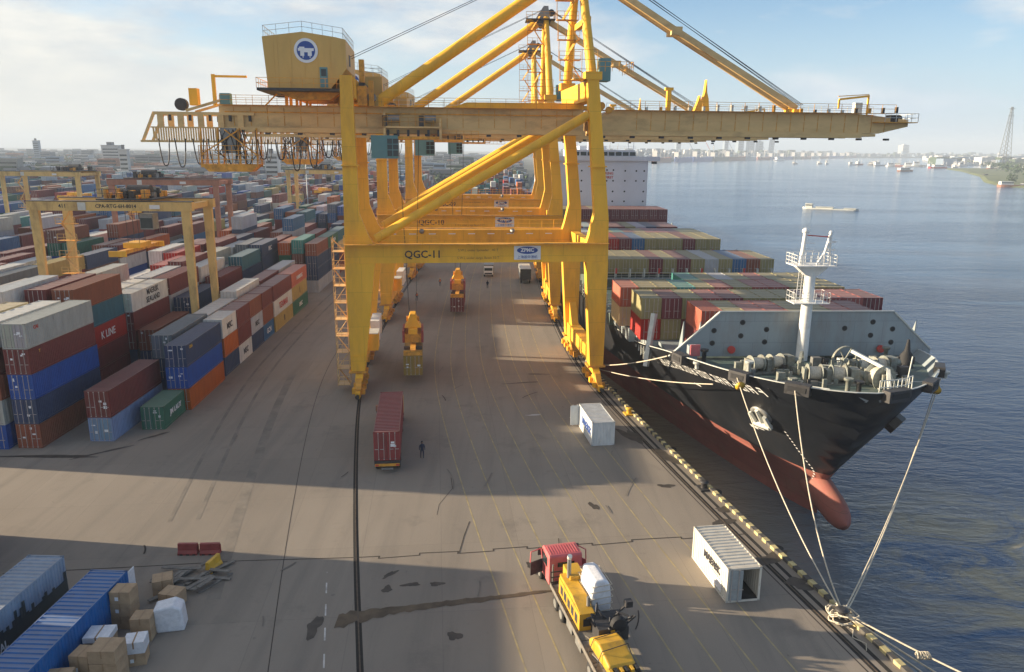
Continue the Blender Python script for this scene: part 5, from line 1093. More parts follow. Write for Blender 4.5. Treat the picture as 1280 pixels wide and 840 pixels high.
for j in range(26):
    u = 28+j*2.0; b = half(u, topz(u)); m.box(-b+0.2, -b+0.32, u, u+0.12, 4.9, 6.9+rr.uniform(0, 1.6), 'galv'); m.box(-b+0.5, -b+0.9, u+.5, u+1.0, 4.9, 5.6+rr.random(), rr.choice(('steel_dark', 'winch', 'hull_grey')))
m.rail([(-half(u, topz(u))+0.25, u, topz(u)) for u in (28, 34, 40, 50, 60, 75, 90, 120, 150)], 1.1, 1.5, 'galv')
m.beam((-14.7, 24.5, 5.0), (-13.8, 25.5, 11.2), 0.55, 0.55, 'galv'); m.build('quay_side_gangway_gear', ship)
# accommodation block
m = MB(); m.box(-14.0, 13.2, 151.5, 163, 4.8, 27.0, 'ship_white'); acc = m.build('accommodation', ship)
m = MB(); m.box(-16.4, 16.4, 151.0, 156, 27.0, 27.5, 'ship_white'); m.box(-16.4, 16.4, 150.95, 151.1, 27.0, 28.2, 'ship_white'); m.box(-9.5, 9.5, 151.9, 160, 27.5, 29.9, 'ship_white'); br_ = m.build('bridge', ship)
for k in range(10): m = MB(); x = -8.7+k*1.95; m.box(x-0.8, x+0.8, 151.82, 151.895, 28.35, 29.35, 'glass'); m.build('bridge_window', br_)
for x, zs in ((12.2, (24.3, 21.6, 18.7, 16)), (10.0, (24.3, 21.6)), (6.9, (24.3, 21.6, 18.7, 16)), (3.6, (24.5, 21.6, 18.7, 16)), (1.8, (24.5, 21.6)), (-1.9, (21.6, 18.7, 16)), (-5.2, (24.3, 21.6, 18.7)), (-8.6, (24.3, 21.6, 18.7, 16)), (-12.0, (24.3, 21.6, 18.7, 16))):
    for z in zs: m = MB(); m.lathe([(0.25, -0.04), (0.25, 0)], (x, 151.49, z), 'y', 'glass', 8); m.build('porthole', acc)
text('NO SMOKING', 0.95, 'red_print', acc, (0.6, 151.46, 23.6), FRONT, bold=0.02); text('SAFETY FIRST', 0.95, 'red_print', acc, (0.8, 151.46, 22.5), FRONT, bold=0.02)
m = MB(); m.rail([(-16.4, 151, 28.2), (-9.5, 151, 28.2)], 0.5, 1, 'ship_white'); m.rail([(-9.5, 151.9, 29.9), (9.5, 151.9, 29.9)], 1.0, 1, 'ship_white'); m.box(-1, 0.5, 154, 155.5, 29.9, 31.8, 'blue_print'); 
for x in (-8, -6.5, -3.8, 2.5, 4.8, 7.8, 9.2): m.beam((x, 153, 29.9), (x+rr.uniform(-.4, .4), 153, 31.5+rr.random()*2.2), 0.14, 0.14, 'ship_white')
m.tube((-3, 155, 29.9), (-3, 155, 36.0), 0.35, 'ship_white', 8); m.beam((-5.2, 155, 34), (-0.8, 155, 34), 0.15, 0.15, 'ship_white'); m.build('radar_mast', br_)
m = MB(); m.box(14.0, 15.5, 150.9, 151.2, 26.2, 26.9, 'steel_dark'); m.build('bridge_wing_box', br_)
m = MB(); m.box(-4, 4, 166, 174, 5, 31, 'ship_white'); m.build('funnel', ship)

# boxes on the ship: bays counted from the bow, columns counted from the quay side
def sbay(u, L, ztop, tiers, x0, n, cols, bay, pitch=2.5, only=None):
    for c in range(n):
        for k in range(tiers):
            cl = cols[(c*tiers+k) % len(cols)] if cols else rnd.choice(SPAL)
            p = ST @ Vector((x0+c*pitch, u+L/2, ztop-(tiers-k)*2.6))
            SHIP.append(dict(x=p.x, y=p.y, z=p.z, L=L, rz=SRZ, col=cl, h=H_, bay=bay, c=c, tier=k, n=tiers, ship=True, letters=None))
OL = (0.27, 0.24, 0.12); PK = (0.30, 0.10, 0.09); MR = (0.15, 0.04, 0.045)
CN[OL] = 'olive'; CN[PK] = 'dusty pink'; CN[MR] = 'dark maroon'
SPAL = [OL]*6+[MR]*6+[PK]*4+[RED, TEAL, LGREY, MBLUE, RUST]
sbay(20.6, 6.06, 12.55, 2, -8.4, 8, [MAROON, SALMON, OL, OL, MR, PK, MR, PK, OL, OL, OL, OL, PK, PK, OL, MR], 0)
sbay(27.8, 6.06, 12.60, 2, -13.6, 12, [RED, OL, OL, MR, MR, OL, MR, PK, MR, MR, OL, OL, OL, OL, PK, OL, MR, MR, OL, PK, MR, PK, MR, MR], 1)
sbay(35.3, 6.06, 12.60, 2, -14.8, 12, [CREAM, SALMON, OL, OL, MR, OL, OL, TEAL, OL, OL, MR, PK, OL, OL, MR, PK, MR, PK, OL, OL, MR, OL, OL, OL], 2)
sbay(42.6, 6.06, 12.4, 2, -4.6, 8, [TEAL, TEAL, OL, OL, OL, LGREY, OL, OL, MR, PK, MR, OL, OL, OL, MR, OL], 3)
sbay(67.3, 12.19, 11.75, 1, -15.9, 14, [OL, OL, OL, OL, OL, MR, OL, MR, OL, LGREY, OL, MBLUE, RUST, OL], 4, 2.44)
sbay(84.8, 12.19, 13.2, 1, -15.6, 12, [TEAL, MR, OL, RED, MR, MBLUE, OL, OL, OL, MR, OL, OL], 5)
sbay(101.5, 12.19, 12.4, 1, -15.6, 13, [MR, OL, LGREY, PK, OL, TEAL, MR, OL, PK, PK, MR, OL, OL], 6)
sbay(117.0, 12.19, 12.4, 1, -15.6, 12, [WHITE, MR, PK, LGREY, MR, MR, MR, OL, LGREY, NAVY, MR, MR], 7)
sbay(136.0, 12.19, 15.0, 2, -15.8, 13, [MR, MR, MR, MR, MR, OL, MR, MR, RUST, MR, MR, OL, MR, MR, MR, MR, MR, MR, MR, MR, RUST, MR], 8)
show_boxes(YARD+SHIP)
seen = sorted([b for b in YARD+SHIP if b['px'] > 3], key=lambda b: -b['px'])
print('boxes', len(YARD+SHIP), 'seen', len(seen), 'px300', seen[min(299, len(seen)-1)]['px'])
top = seen[:300]; topset = set(id(b) for b in top)
GRAYZ = {}
for i, b in enumerate(top):
    cn = CN.get(b['col'], 'painted')
    big = b['px'] > 900 and not b.get('ship') or b['px'] > 1500
    if b.get('ship'):
        tn = '' if b['n'] == 1 else ('upper ' if b['tier'] == b['n']-1 else 'lower ')
        lab = '%s container, %slayer, %s column from the quay, %s bay back on the ship' % (cn, tn, ORD[b['c']], ORD[b['bay']])
        if b['n'] == 1: lab = '%s container, %s column from the quay, %s bay back on the ship' % (cn, ORD[b['c']], ORD[b['bay']])
        g = 'containers loaded on the black ship'
    else:
        tn = 'topmost' if b['tier'] == b['n']-1 else ('lowest' if b['tier'] == 0 else ORD[b['tier']]+' from the ground')
        lab = '%s container, %s in %s row, %s bay back, %s' % (cn, tn, ORD[b['row']], ordn(b['bay']), b['block'])
        g = 'shipping containers stacked in the yard'
    b['obj'] = container(b['x'], b['y'], b['z'], b['L'], b['rz'], b['col'], lab, 0 if big else 1, b['h'], g, letters=b['letters'])
rest = [b for b in YARD+SHIP if id(b) not in topset]
def mass(name, boxes, label=None):
    vs, fs, cs = [], [], []
    for b in boxes:
        T, w, l, h = corners(b); h -= 0.015; o = len(vs)
        for (a0, a1, b0, b1, c0, c1) in ((-w, w, -l, l, 0, h),):
            vs += [tuple(T @ Vector((x, y, z))) for z in (c0, c1) for y in (b0, b1) for x in (a0, a1)]
        # inset side panels, door halves and roof seams give the far boxes an edge
        F = [(o, o+1, o+5, o+4), (o+2, o+6, o+7, o+3), (o, o+4, o+6, o+2), (o+1, o+3, o+7, o+5), (o+4, o+5, o+7, o+6)]
        if b['px'] > 0.5:
            for (P0, U, V, n_) in (((w, -l+.2, .2), (0, 2*l-.4, 0), (0, 0, h-.4), (-1, 0, 0)), ((-w+.18, -l, .2), (w-.24, 0, 0), (0, 0, h-.4), (0, 1, 0)), ((.06, -l, .2), (w-.24, 0, 0), (0, 0, h-.4), (0, 1, 0))):
                P0, U, V, n_ = Vector(P0), Vector(U), Vector(V), Vector(n_); q = len(vs)
                # a recessed panel drawn as a shallow tray standing 4 cm proud of nothing: rim faces only
                for s_ in (0.0,):
                    a = [P0-n_*0.012, P0+U-n_*0.012, P0+U+V-n_*0.012, P0+V-n_*0.012]
                    vs += [tuple(T @ x) for x in a]; F.append((q, q+1, q+2, q+3))
        fs += F; c = tuple(x*rnd.uniform(0.9, 1.1) for x in b['col']); cs += [c]*5+[tuple(x*0.86 for x in c)]*(len(F)-5)
    me = bpy.data.meshes.new(name); me.from_pydata(vs, [], fs); me.materials.append(M['paint_far'])
    ca = me.color_attributes.new('paint', 'FLOAT_COLOR', 'CORNER'); buf = []
    for p, c in zip(me.polygons, cs): buf += list((*c, 1))*p.loop_total
    ca.data.foreach_set('color', buf); me.update()
    o = obj(name, me, kind='stuff'); o['label'] = label; return o
mass('far_containers', [b for b in rest if not b.get('ship')], 'mass of distant and hidden shipping containers filling the rest of the yard')
mass('far_ship_containers', [b for b in rest if b.get('ship')], 'remaining containers packed on the black ship')
for o in bpy.data.objects:
    if o.name.startswith('far_') and o.get('kind') == 'stuff' and o.type == 'MESH': o['category'] = 'containers'
# ------------------------------------------------------------------ the loads and boxes on the quay
for s_, c, hd, col, lab in ((s11, None, None, (0.30, 0.20, 0.055), 'mustard container hanging from the nearer spreader just above the quay'), (s10, None, None, (0.14, 0.032, 0.035), 'maroon container hanging from the farther spreader over the quay')):
    t, cc, hd = s_; container(cc.x, cc.y, t.location.z-H_, L40, hd, col, lab, 0, group=None)
def place(px_, rz): return px_, rz
# white box on the apron, doors away from the camera, far one swung open
wc = container(9.15, 77.3, 0.01, L20, R(8), (0.60, 0.61, 0.60), 'pale white container on the apron, one far door swung wide open', 0, group=None, doors=False, flip=True, open_end=True)
d = obj('door', DOOR, wc, (1.2, -3.03, 0), R(-95), (0.42, 0.46, 0.50)); d.scale.x = 1
d.rotation_euler = (0, 0, R(5)); d.location = (1.16, -3.0, 0)
for f in (0.28, 0.78): obj('locking_bar', LOCK, d, (f, 0, 0))
d = obj('door', DOOR, wc, (0, -3.03, 0), None, (0.5, 0.5, 0.5)); d.scale.x = -1
for f in (0.28, 0.78): obj('locking_bar', LOCK, d, (f, 0, 0))
text('MAERSK', 1.1, 'blue_print', wc, (W_/2+0.006, 0.6, 1.3), (R(90), 0, R(90)), bold=0.02)
# open empty box near the kerb, its door leaf folded back toward the camera
oc = container(15.45, 49.2, 0.01, L20, R(9), (0.60, 0.57, 0.50), 'open empty white container beside the crane rail, rusty ribbed roof', 0, group=None, doors=False, open_end=True)
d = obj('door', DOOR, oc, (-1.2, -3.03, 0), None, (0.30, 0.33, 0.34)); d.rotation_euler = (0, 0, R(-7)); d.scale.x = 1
for f in (0.28, 0.78): obj('locking_bar', LOCK, d, (f, 0, 0))
mb = MB(); mb.box(-1.1, 1.1, -3.02, 2.9, 0.163, 0.2, 'steel_dark'); mb.build('floor', oc)
text('MAERSK', 0.75, 'black_print', oc, (-W_/2-0.006, -0.4, 1.6), (R(90), 0, R(-90)), bold=0.02)
mb = MB(); mb.box(-W_/2-0.02, -W_/2-0.008, -2.2, -0.4, 0.3, 1.1, 'wrap'); mb.build('paint_patch', oc)
# two boxes at the lower left
lb = container(-25.15-0.0, 39.3, 0.01, L40, R(1.0), (0.045, 0.145, 0.36), 'bright blue ribbed container beside the cardboard boxes', 0, group=None, h=2.75, flip=True)
lb.location = (-26.75, 39.0, 0.01); lb.rotation_euler.z = R(180-2.0)
mb = MB(); mb.box(1.19-2.4, 1.2-2.36, -6.9, -6.1, 0.2, 2.4, 'wrap'); mb.build('open_door', lb)
dk = container(-31.6, 40.2, 0.01, L40, R(-2.0), (0.30, 0.36, 0.45), 'pale blue container with peeling paint and dark lower half, lower left corner', 0, group=None, h=3.1)
mb = MB(); mb.box(W_/2+0.004, W_/2+0.03, -6.05, 6.05, 0.02, 1.15, 'peeldark')
rr = random.Random(5)
for k in range(46):
    y = -5.9+k*0.26; h = rr.uniform(0.0, 0.9)*(1 if rr.random() < .75 else 0.2)
    if h > .12: mb.box(W_/2+0.004, W_/2+0.024, y, y+0.24, 1.15, 1.15+h, 'peeldark')
mb.build('dark_paint_band', dk); text('CAPITAL', 0.62, 'white_sign', dk, (W_/2+0.036, -1.2, 0.6), RIGHT, bold=0.01)

# ------------------------------------------------------------------ cartons, planks, barriers
def carton(x, y, z, sx, sy, sz, rz, label, wrapped=False, group='cardboard boxes by the blue container'):
    sx *= .88; sy *= .88
    t = thing('cardboard_box' if not wrapped else 'wrapped_box', label, 'box', (x, y, z), rz, group)
    m = MB(); e_ = 0.03; m.box(-sx/2, sx/2, -sy/2, sy/2, 0, sz-e_, 'wrap' if wrapped else 'carton')
    m.box(-sx/2-0.015, sx/2+0.015, -sy/2-0.015, sy/2+0.015, sz-0.14, sz-0.135, 'carton') if not wrapped else None
    m.build('body', t)
    m = MB()
    for s_ in (-1, 1): x0, x1 = sorted((s_*0.01, s_*sx/2)); m.box(x0, x1, -sy/2+0.005, sy/2-0.005, sz-e_+0.002, sz+s_*0.006, 'wrap' if wrapped else 'carton')
    m.build('flap', t)
    m = MB(); m.box(-0.045, 0.045, -sy/2-0.006, sy/2+0.006, sz+0.008, sz+0.014, 'tape'); m.box(-0.045, 0.045, -sy/2-0.008, -sy/2-0.001, sz*0.45, sz+0.01, 'tape')
    if not wrapped and rnd.random() < 0.3: m.box(-sx/2*0.5, -sx/2*0.15, -sy/2-0.007, -sy/2-0.002, sz*.3, sz*.6, 'white_sign')
    m.build('tape', t); return t
posn = ['lowest', 'middle', 'topmost']
for k in range(3): carton(-24.75+0.03*k, 43.2, k*0.88, 1.45, 1.25, 0.85, R(-6+3*k), '%s brown box of the stack of three against the blue container' % posn[k])
carton(-24.0, 46.9, 0, 1.45, 1.35, 1.15, R(22), 'brown box on the ground left of the two nearest the planks'); carton(-22.7, 45.4, 0, 1.5, 1.3, 1.05, R(-12), 'brown box on the ground right of the two nearest the planks')
for k in range(2): carton(-22.95, 41.9+0.0*k, k*0.8, 1.35, 1.2, 0.78, R(5), ('upper cream topped' if k else 'lower brown')+' box of the pair next to the white sack')
for k in range(3): carton(-22.95, 37.75, k*0.82, 1.75, 1.5, 0.8, R(4-2*k), '%s box of the stack of three nearest the bottom edge of the picture' % posn[k])
carton(-22.3, 39.6, 0, 1.3, 1.2, 0.8, R(15), 'lower box of the pair with a white wrapped top'); carton(-22.3, 39.6, 0.83, 1.35, 1.25, 0.75, R(12), 'white wrapped box on top of a brown one behind the front stack', True)
carton(-24.6, 40.0, 0, 1.6, 1.4, 1.3, R(3), 'brown box under the white sheet beside the blue container'); carton(-24.6, 40.0, 1.34, 1.7, 1.45, 0.35, R(5), 'flat white wrapped load on a brown box beside the blue container', True)
carton(-24.4, 37.9, 0, 1.3, 1.2, 1.9, R(-6), 'tall battered brown box between the front stack and blue container'); carton(-25.0, 36.2, 0, 1.7, 1.4, 1.6, R(8), 'brown box cut by the bottom edge of the picture'); carton(-23.2, 35.9, 0, 1.4, 1.2, 1.2, R(2), 'brown box low at the bottom edge right of the others')
t = thing('white_sack', 'big white wrapped sack standing tilted beside the cardboard boxes', 'sack', (-21.75, 42.9, 0), R(12)); m = MB()
m.prism([(-0.75, 0), (0.95, 0.0), (0.85, 1.55), (0.35, 1.85), (-0.85, 1.62)], -0.6, 0.6, 'y', 'wrap'); o = m.build('sack_body', t)
bv = o.modifiers.new('bevel', 'BEVEL'); bv.width = 0.12; bv.segments = 2
pt_ = thing('plank_pile', 'pile of broken grey planks behind the cardboard boxes', 'planks', (-22.6, 48.3, 0), 0)
rr = random.Random(9)
for k in range(22):
    m = MB(); L_ = rr.uniform(1.2, 3.0); m.box(-L_/2, L_/2, -0.16, 0.16, 0, 0.06, 'wood'); o = m.build('plank', pt_, loc=(rr.uniform(-1.7, 1.9), rr.uniform(-1.7, 1.6), 0.02+0.065*(k//3)), rz=R(rr.choice((60, 66, 72, -12, 5))+rr.uniform(-8, 8))); o.rotation_euler.x = R(rr.uniform(-2, 2))
def barrier(x, y, rz, mt, label):
    t = thing('plastic_barrier', label, 'barrier', (x, y, 0), rz)
    m = MB(); m.prism([(-0.30, 0), (0.30, 0), (0.30, 0.14), (0.17, 0.35), (0.12, 0.85), (-0.12, 0.85), (-0.17, 0.35), (-0.30, 0.14)], -0.72, 0.72, 'x', mt)
    m.v = [(q[0], q[1], q[2]) for q in m.v]; m.build('shell', t)
    m = MB()
    for k in (-0.45, 0.05, 0.5): m.box(k-0.11, k+0.11, -0.325, 0.325, -0.0+0.01, 0.10, 'black'); 
    m.build('fork_slot', t)
    m = MB(); m.box(0.70, 0.80, -0.05, 0.05, 0.2, 0.75, mt); m.build('connector', t)
barrier(-24.4, 52.0, R(2), 'red_plastic', 'left one of the two faded red barriers'); barrier(-22.75, 52.05, R(4), 'red_plastic', 'right one of the two faded red barriers'); barrier(-21.7, 49.9, R(78), 'yellow_plastic', 'yellow plastic barrier beside the red pair')

# ------------------------------------------------------------------ vehicles
def wheel(par, x, y, r=0.5, w=0.3, name='wheel', sgn=1):
    m = MB(); m.lathe([(r*0.6, -w/2), (r, -w/2+0.03), (r, w/2-0.03), (r*0.6, w/2)], (x, y, r), 'x', 'black', 18); o = m.build(name, par)
    m = MB(); m.lathe([(r*0.58, -w/2-0.005), (r*0.5, w/2+0.005)], (x, y, r), 'x', 'steel_grey', 12); m.build('rim', o); return o
def cab_shape(t, yb, yf, w, zb, zt, mt, slope_=0.25):
    """cab box seen from behind: yb rear wall, yf front"""
    m = MB(); s_ = 1 if yf > yb else -1
    m.prism([(yb, zb), (yf, zb), (yf, zb+(zt-zb)*0.45), (yf-s_*slope_, zt-0.18), (yf-s_*(slope_+0.25), zt), (yb+s_*0.12, zt), (yb, zt-0.12)], -w/2, w/2, 'x', mt); o = m.build('cab', t)
    bv = o.modifiers.new('bevel', 'BEVEL'); bv.width = 0.06; bv.segments = 2; bv.limit_method = 'ANGLE'; return o
# terminal tractor with a maroon container on its chassis
TRZ = R(6.5)
t = thing('container_truck', 'terminal tractor and chassis carrying the maroon container, parked on the apron', 'truck', (-11.7, 66.9, 0), TRZ)
m = MB(); m.box(-0.45, 0.45, 0.1, 12.6, 0.95, 1.25, 'steel_dark'); m.box(-1.2, 1.2, 0.0, 0.35, 0.9, 1.28, 'steel_dark'); m.box(-1.2, 1.2, 11.8, 12.1, 1.0, 1.28, 'steel_dark'); m.box(-1.15, 1.15, -0.08, 0.0, 0.75, 1.0, 'crane_rust'); m.box(-0.55, 0.55, -0.12, -0.06, 0.42, 0.6, 'steel_grey'); m.build('chassis', t)
for y in (1.4, 2.7):
    for x in (-1.0, 1.0): wheel(t, x, y, 0.5, 0.42)
for y in (10.9, 14.3):
    for x in (-1.0, 1.0): wheel(t, x, y, 0.5, 0.35)
for x in (-0.95, 0.95): m = MB(); m.box(x-0.15, x+0.15, -0.13, -0.085, 0.8, 0.95, 'red_print'); m.build('tail_lamp', t)
cb = cab_shape(t, 13.2, 15.6, 2.3, 0.7, 2.9, 'orange'if 'orange' in M else 'rtg')
m = MB(); m.box(-1.75, -1.25, 12.6, 13.6, 1.3, 2.0, 'steel_dark'); m.tube((-1.3, 12.8, 1.2), (-1.3, 12.8, 3.0), 0.1, 'rtg_red', 8); m.box(-1.8, -1.2, 12.4, 12.9, 1.9, 2.5, 'rtg_red'); m.build('exhaust', t)
p = Matrix.Translation((-11.7, 66.9, 0)) @ Matrix.Rotation(TRZ, 4, 'Z') @ Vector((0, 6.15, 1.29))
container(p.x, p.y, p.z, L40, TRZ, (0.24, 0.055, 0.055), 'maroon container carried by the terminal tractor, doors toward the camera', 0, group=None, h=2.896)
# red flatbed truck carrying yellow machinery
FR = R(13.5)
t = thing('flatbed_truck', 'flatbed truck with faded red cab and its doors open, near the bottom', 'truck', (6.2, 37.0, 0), FR); FT = Matrix.Translation((6.2, 37.0, 0)) @ Matrix.Rotation(FR, 4, 'Z')
m = MB(); m.box(-0.45, 0.45, -3, 13.5, 0.7, 1.0, 'steel_dark'); m.build('chassis', t)
bed = MB(); bed.box(-1.22, 1.22, -3.0, 9.7, 1.22, 1.30, 'steel_dark')
for y in range(-3, 10): bed.box(-1.2, 1.2, y, y+0.12, 1.05, 1.22, 'steel_dark')
bd = bed.build('load_bed', t)
for x in (-1.27, 1.23): m = MB(); m.box(x, x+0.05, -3.0, 9.7, 1.12, 1.42, 'wood'); m.build('side_rail', bd)
for k in range(12):
    m = MB(); m.box(-1.15, 1.15, -2.9+k*1.04, -1.95+k*1.04, 1.305, 1.33, 'wood'); m.build('deck_board', bd)
m = MB(); m.box(-1.2, 1.2, 9.72, 9.78, 1.3, 1.4, 'steel_dark'); 
for x in (-1.2, -0.4, 0.4, 1.15): m.box(x, x+0.06, 9.72, 9.78, 1.3, 2.15, 'steel_dark')
for z in (1.7, 2.1): m.box(-1.2, 1.7, 9.72, 9.78, z, z+0.06, 'steel_dark')
m.build('headboard', t)
for y in (8.6, 7.3, 12.6):
    for x in (-1.08, 1.08): wheel(t, x, y, 0.52, 0.3)
for y in (-1.2, 0.2, 1.6):
    for x in (-1.08, 1.08): wheel(t, x, y, 0.52, 0.3)
cb = cab_shape(t, 10.2, 12.2, 2.35, 0.85, 3.05, 'cab_red', 0.15)
m = MB()
for k in range(11): x = -1.0+k*0.19; m.box(x, x+0.05, 10.45, 11.6, 3.052, 3.08, 'cab_red')
m.build('roof_rib', cb)
m = MB(); m.box(-0.6, 0.6, 10.14, 10.19, 2.2, 2.55, 'glass'); m.box(-0.66, 0.66, 10.16, 10.195, 2.14, 2.61, 'cab_red'); m.build('rear_window', cb)
for s_, ang in ((-1, 68), (1, 30)):
    m = MB(); m.box(0, 0.05, -1.05, 0, 1.0, 2.0, 'cab_red' if s_ > 0 else 'steel_dark'); 
    for a in ((0, -1.05, 2.0, 0, -1.0, 2.8), (0, 0, 2.0, 0, -0.1, 2.8), (0, -1.0, 2.8, 0, -0.1, 2.8)): m.beam(a[:3], a[3:], 0.06, 0.06, 'cab_red')
    o = m.build('door', cb, loc=(s_*1.2, 11.9, 0)); o.rotation_euler.z = R(ang*s_ if s_ > 0 else -ang)
m = MB(); m.box(-1.5, -1.25, 12.0, 12.1, 2.2, 2.75, 'steel_dark'); m.box(1.25, 1.5, 12.0, 12.1, 2.2, 2.75, 'steel_dark'); m.build('mirror', cb)
m = MB(); m.box(-1.1, 1.1, 12.22, 12.3, 0.8, 1.1, 'steel_grey'); m.build('bumper', t)
for x in (-1.19, 1.176): m = MB(); m.box(x, x+.014, 10.7, 11.8, 1.95, 2.65, 'glass'); m.build('side_window', cb)
m = MB(); m.tube((-1.0, 9.9, 0.9), (-1.0, 9.9, 2.6), .07, 'steel_grey', 8); m.build('air_intake', t)
for y in (3.2, 5.0): m = MB(); m.box(-1.2, -1.05, y, y+1.1, 0.55, 1.05, 'steel_grey'); m.build('tool_box', t)
rr = random.Random(40)
for k in range(7): m = MB(); x = rr.uniform(-.9, .9); y = rr.uniform(-2.5, 3.0); a = rr.uniform(0, 3); m.beam((x, y, 1.40), (x+.9*math.cos(a), y+.9*math.sin(a), 1.44), .12, .08, 'wood'); m.build('dunnage', bd)
def onbed(x, y, z): return FT @ Vector((x, y, z))
q = onbed(-0.45, 6.2, 1.34); t = thing('digger_chassis', 'yellow machine body with exhaust stack, on the flatbed', 'machine part', q, FR)
m = MB(); m.box(-0.55, 0.45, -2.0, 2.3, 0.0, 1.15, 'machine_yellow'); m.box(0.45, 0.55, -1.5, 0.2, 0, 1.0, 'machine_yellow'); m.prism([(-2.0, 1.152), (2.3, 1.152), (2.3, 1.4), (-0.4, 1.5)], -0.5, 0.4, 'x', 'machine_yellow'); m.build('bonnet', t)
m = MB(); m.box(-0.1, 0.9, 1.3, 2.9, 0.0, 1.7, 'machine_yellow'); m.build('counterweight', t)
m = MB(); m.tube((-0.1, 1.6, 1.5), (-0.1, 1.6, 2.9), 0.14, 'steel_grey', 10); m.tube((-0.1, 1.6, 2.9), (-0.1, 1.5, 3.1), 0.16, 'galv', 10); m.build('exhaust', t); m = MB(); m.tube((0.2, -1.4, 1.3), (0.2, -1.4, 1.9), 0.12, 'steel_grey', 8); m.build('filler_pipe', t)
m = MB()
for k in range(5): m.box(-0.565, -0.551, -1.6+k*.75, -1.1+k*.75, 0.25, 0.85, 'steel_dark')
m.build('side_grille', t, kind='stuff')
m = MB(); m.box(-0.3, 0.3, -2.03, -2.005, 0.3, 0.8, 'black'); m.build('rear_grille', t)
q = onbed(0.78, 6.4, 1.34); t = thing('wrapped_cab', 'machine cab wrapped in white plastic and rope, on the flatbed', 'wrapped cab', q, FR)
m = MB(); pr = [(-0.66, 0), (0.62, 0), (0.7, 1.2), (0.56, 2.3), (0.2, 2.62), (-0.5, 2.56), (-0.68, 1.5)]; m.prism(pr, -1.15, 1.2, 'y', 'wrap'); o = m.build('plastic_cover', t); bv = o.modifiers.new('bevel', 'BEVEL'); bv.width = 0.16; bv.segments = 3
for z in (0.45, 0.9, 1.35, 1.8, 2.2):
    m = MB(); f = 0.74 if z < 1.9 else 0.66; m.path([(-f, -1.19, z), (f, -1.19, z+0.1), (f, 1.23, z), (-f, 1.23, z+.1), (-f, -1.19, z)], 0.025, 'rope'); m.build('lashing', t)
q = onbed(0.75, 3.7, 1.34); t = thing('hydraulic_unit', 'dark hydraulic machinery loaded behind the wrapped cab', 'machinery', q, FR)
m = MB(); m.box(-1.0, 0.9, -0.9, 0.9, 0, 0.9, 'steel_dark'); m.lathe([(0.45, -0.2), (0.55, 0), (0.45, 0.2)], (0.3, -0.7, 1.0), 'y', 'black', 14); m.build('engine_block', t)
m = MB(); rr = random.Random(8)
for k in range(14):
    a = Vector((rr.uniform(-1, 1), rr.uniform(-.9, .9), .7)); b = a+Vector((rr.uniform(-.7, .7), rr.uniform(-.6, .6), rr.uniform(.2, 1.0))); c = b+Vector((rr.uniform(-.6, .6), rr.uniform(-.5, .5), rr.uniform(-.6, .1))); m.path([a, b, c], 0.06, 'cable')
m.build('hose', t)
m = MB(); m.beam((0.9, 0.8, 0.8), (1.7, 0.9, 1.3), 0.12, 0.12, 'steel_dark'); m.beam((0.9, -.3, 0.6), (1.5, -.4, 1.2), 0.1, 0.1, 'steel_dark'); m.box(1.3, 1.75, 0.6, 1.0, 1.1, 1.5, 'steel_dark'); m.box(-0.25, 0.0, -0.95, -0.7, 0.5, 0.8, 'machine_yellow'); m.build('bracket', t)
q = onbed(0.05, 1.4, 1.34); t = thing('excavator_bucket', 'yellow toothed excavator bucket lying at the rear of the flatbed', 'bucket', q, FR+R(4))
m = MB(); m.prism([(-1.45, 0.05), (1.3, 0.05), (1.5, 0.45), (1.05, 0.85), (0.1, 1.0), (-1.45, 0.55)], -0.85, 0.85, 'x', 'machine_yellow'); o = m.build('bucket_shell', t); bv = o.modifiers.new('bevel', 'BEVEL'); bv.width = 0.15; bv.segments = 3; bv.limit_method = 'ANGLE'
for k in range(6): m = MB(); x = -0.78+k*0.31; m.prism([(x-0.09, 0.25), (x+0.09, 0.25), (x+0.09, 0.5), (x-0.09, 0.5)], -1.85, -1.42, 'y', 'black' if k % 2 else 'machine_yellow'); m.build('tooth', t)
for y in (-0.5, 0.7): m = MB(); m.path([(-1.2, y, 0.0), (-0.85, y, 0.95), (0.85, y+.2, 1.0), (1.2, y+.2, 0.0)], 0.025, 'cable'); m.build('chain', t)
# white lorry far down the berth
t = thing('white_lorry', 'small white lorry facing the camera, under the quay crane portals', 'lorry', (-5.8, 182.5, 0), R(0))
m = MB(); m.prism([(-1.6, 0.6), (0.6, 0.6), (0.6, 2.3), (-1.1, 2.3), (-1.5, 1.5)], -1.1, 1.1, 'x', 'white'); m.build('cab', t)
m = MB(); m.box(-0.95, 0.95, -1.5, -1.35, 1.5, 2.15, 'glass'); m.build('windscreen', t); m = MB(); m.box(-1.2, 1.2, 0.8, 5.5, 0.9, 2.6, 'steel_grey'); m.build('cargo_bed', t)
m = MB(); m.box(-0.9, 0.9, -1.66, -1.61, 0.7, 1.0, 'black'); m.build('grille', t)
for y in (-0.8, 4.4):
    for x in (-0.95, 0.95): wheel(t, x, y, 0.42, 0.28)
t = thing('dark_trailer', 'box trailer with dark open rear and pale roof, beside the far crane legs', 'trailer', (3.0, 171.6, 0), R(2))
m = MB(); m.box(-1.25, 1.25, 0, 8, 1.0, 3.4, 'steel_dark'); m.box(-1.28, 1.28, -0.02, 8.02, 3.4, 3.5, 'galv'); m.box(-1.28, -1.25, 0, 8, 1, 3.4, 'galv'); m.build('box_body', t)
for y in (1.2, 6.5):
    for x in (-1, 1): wheel(t, x, y, 0.48, 0.3)

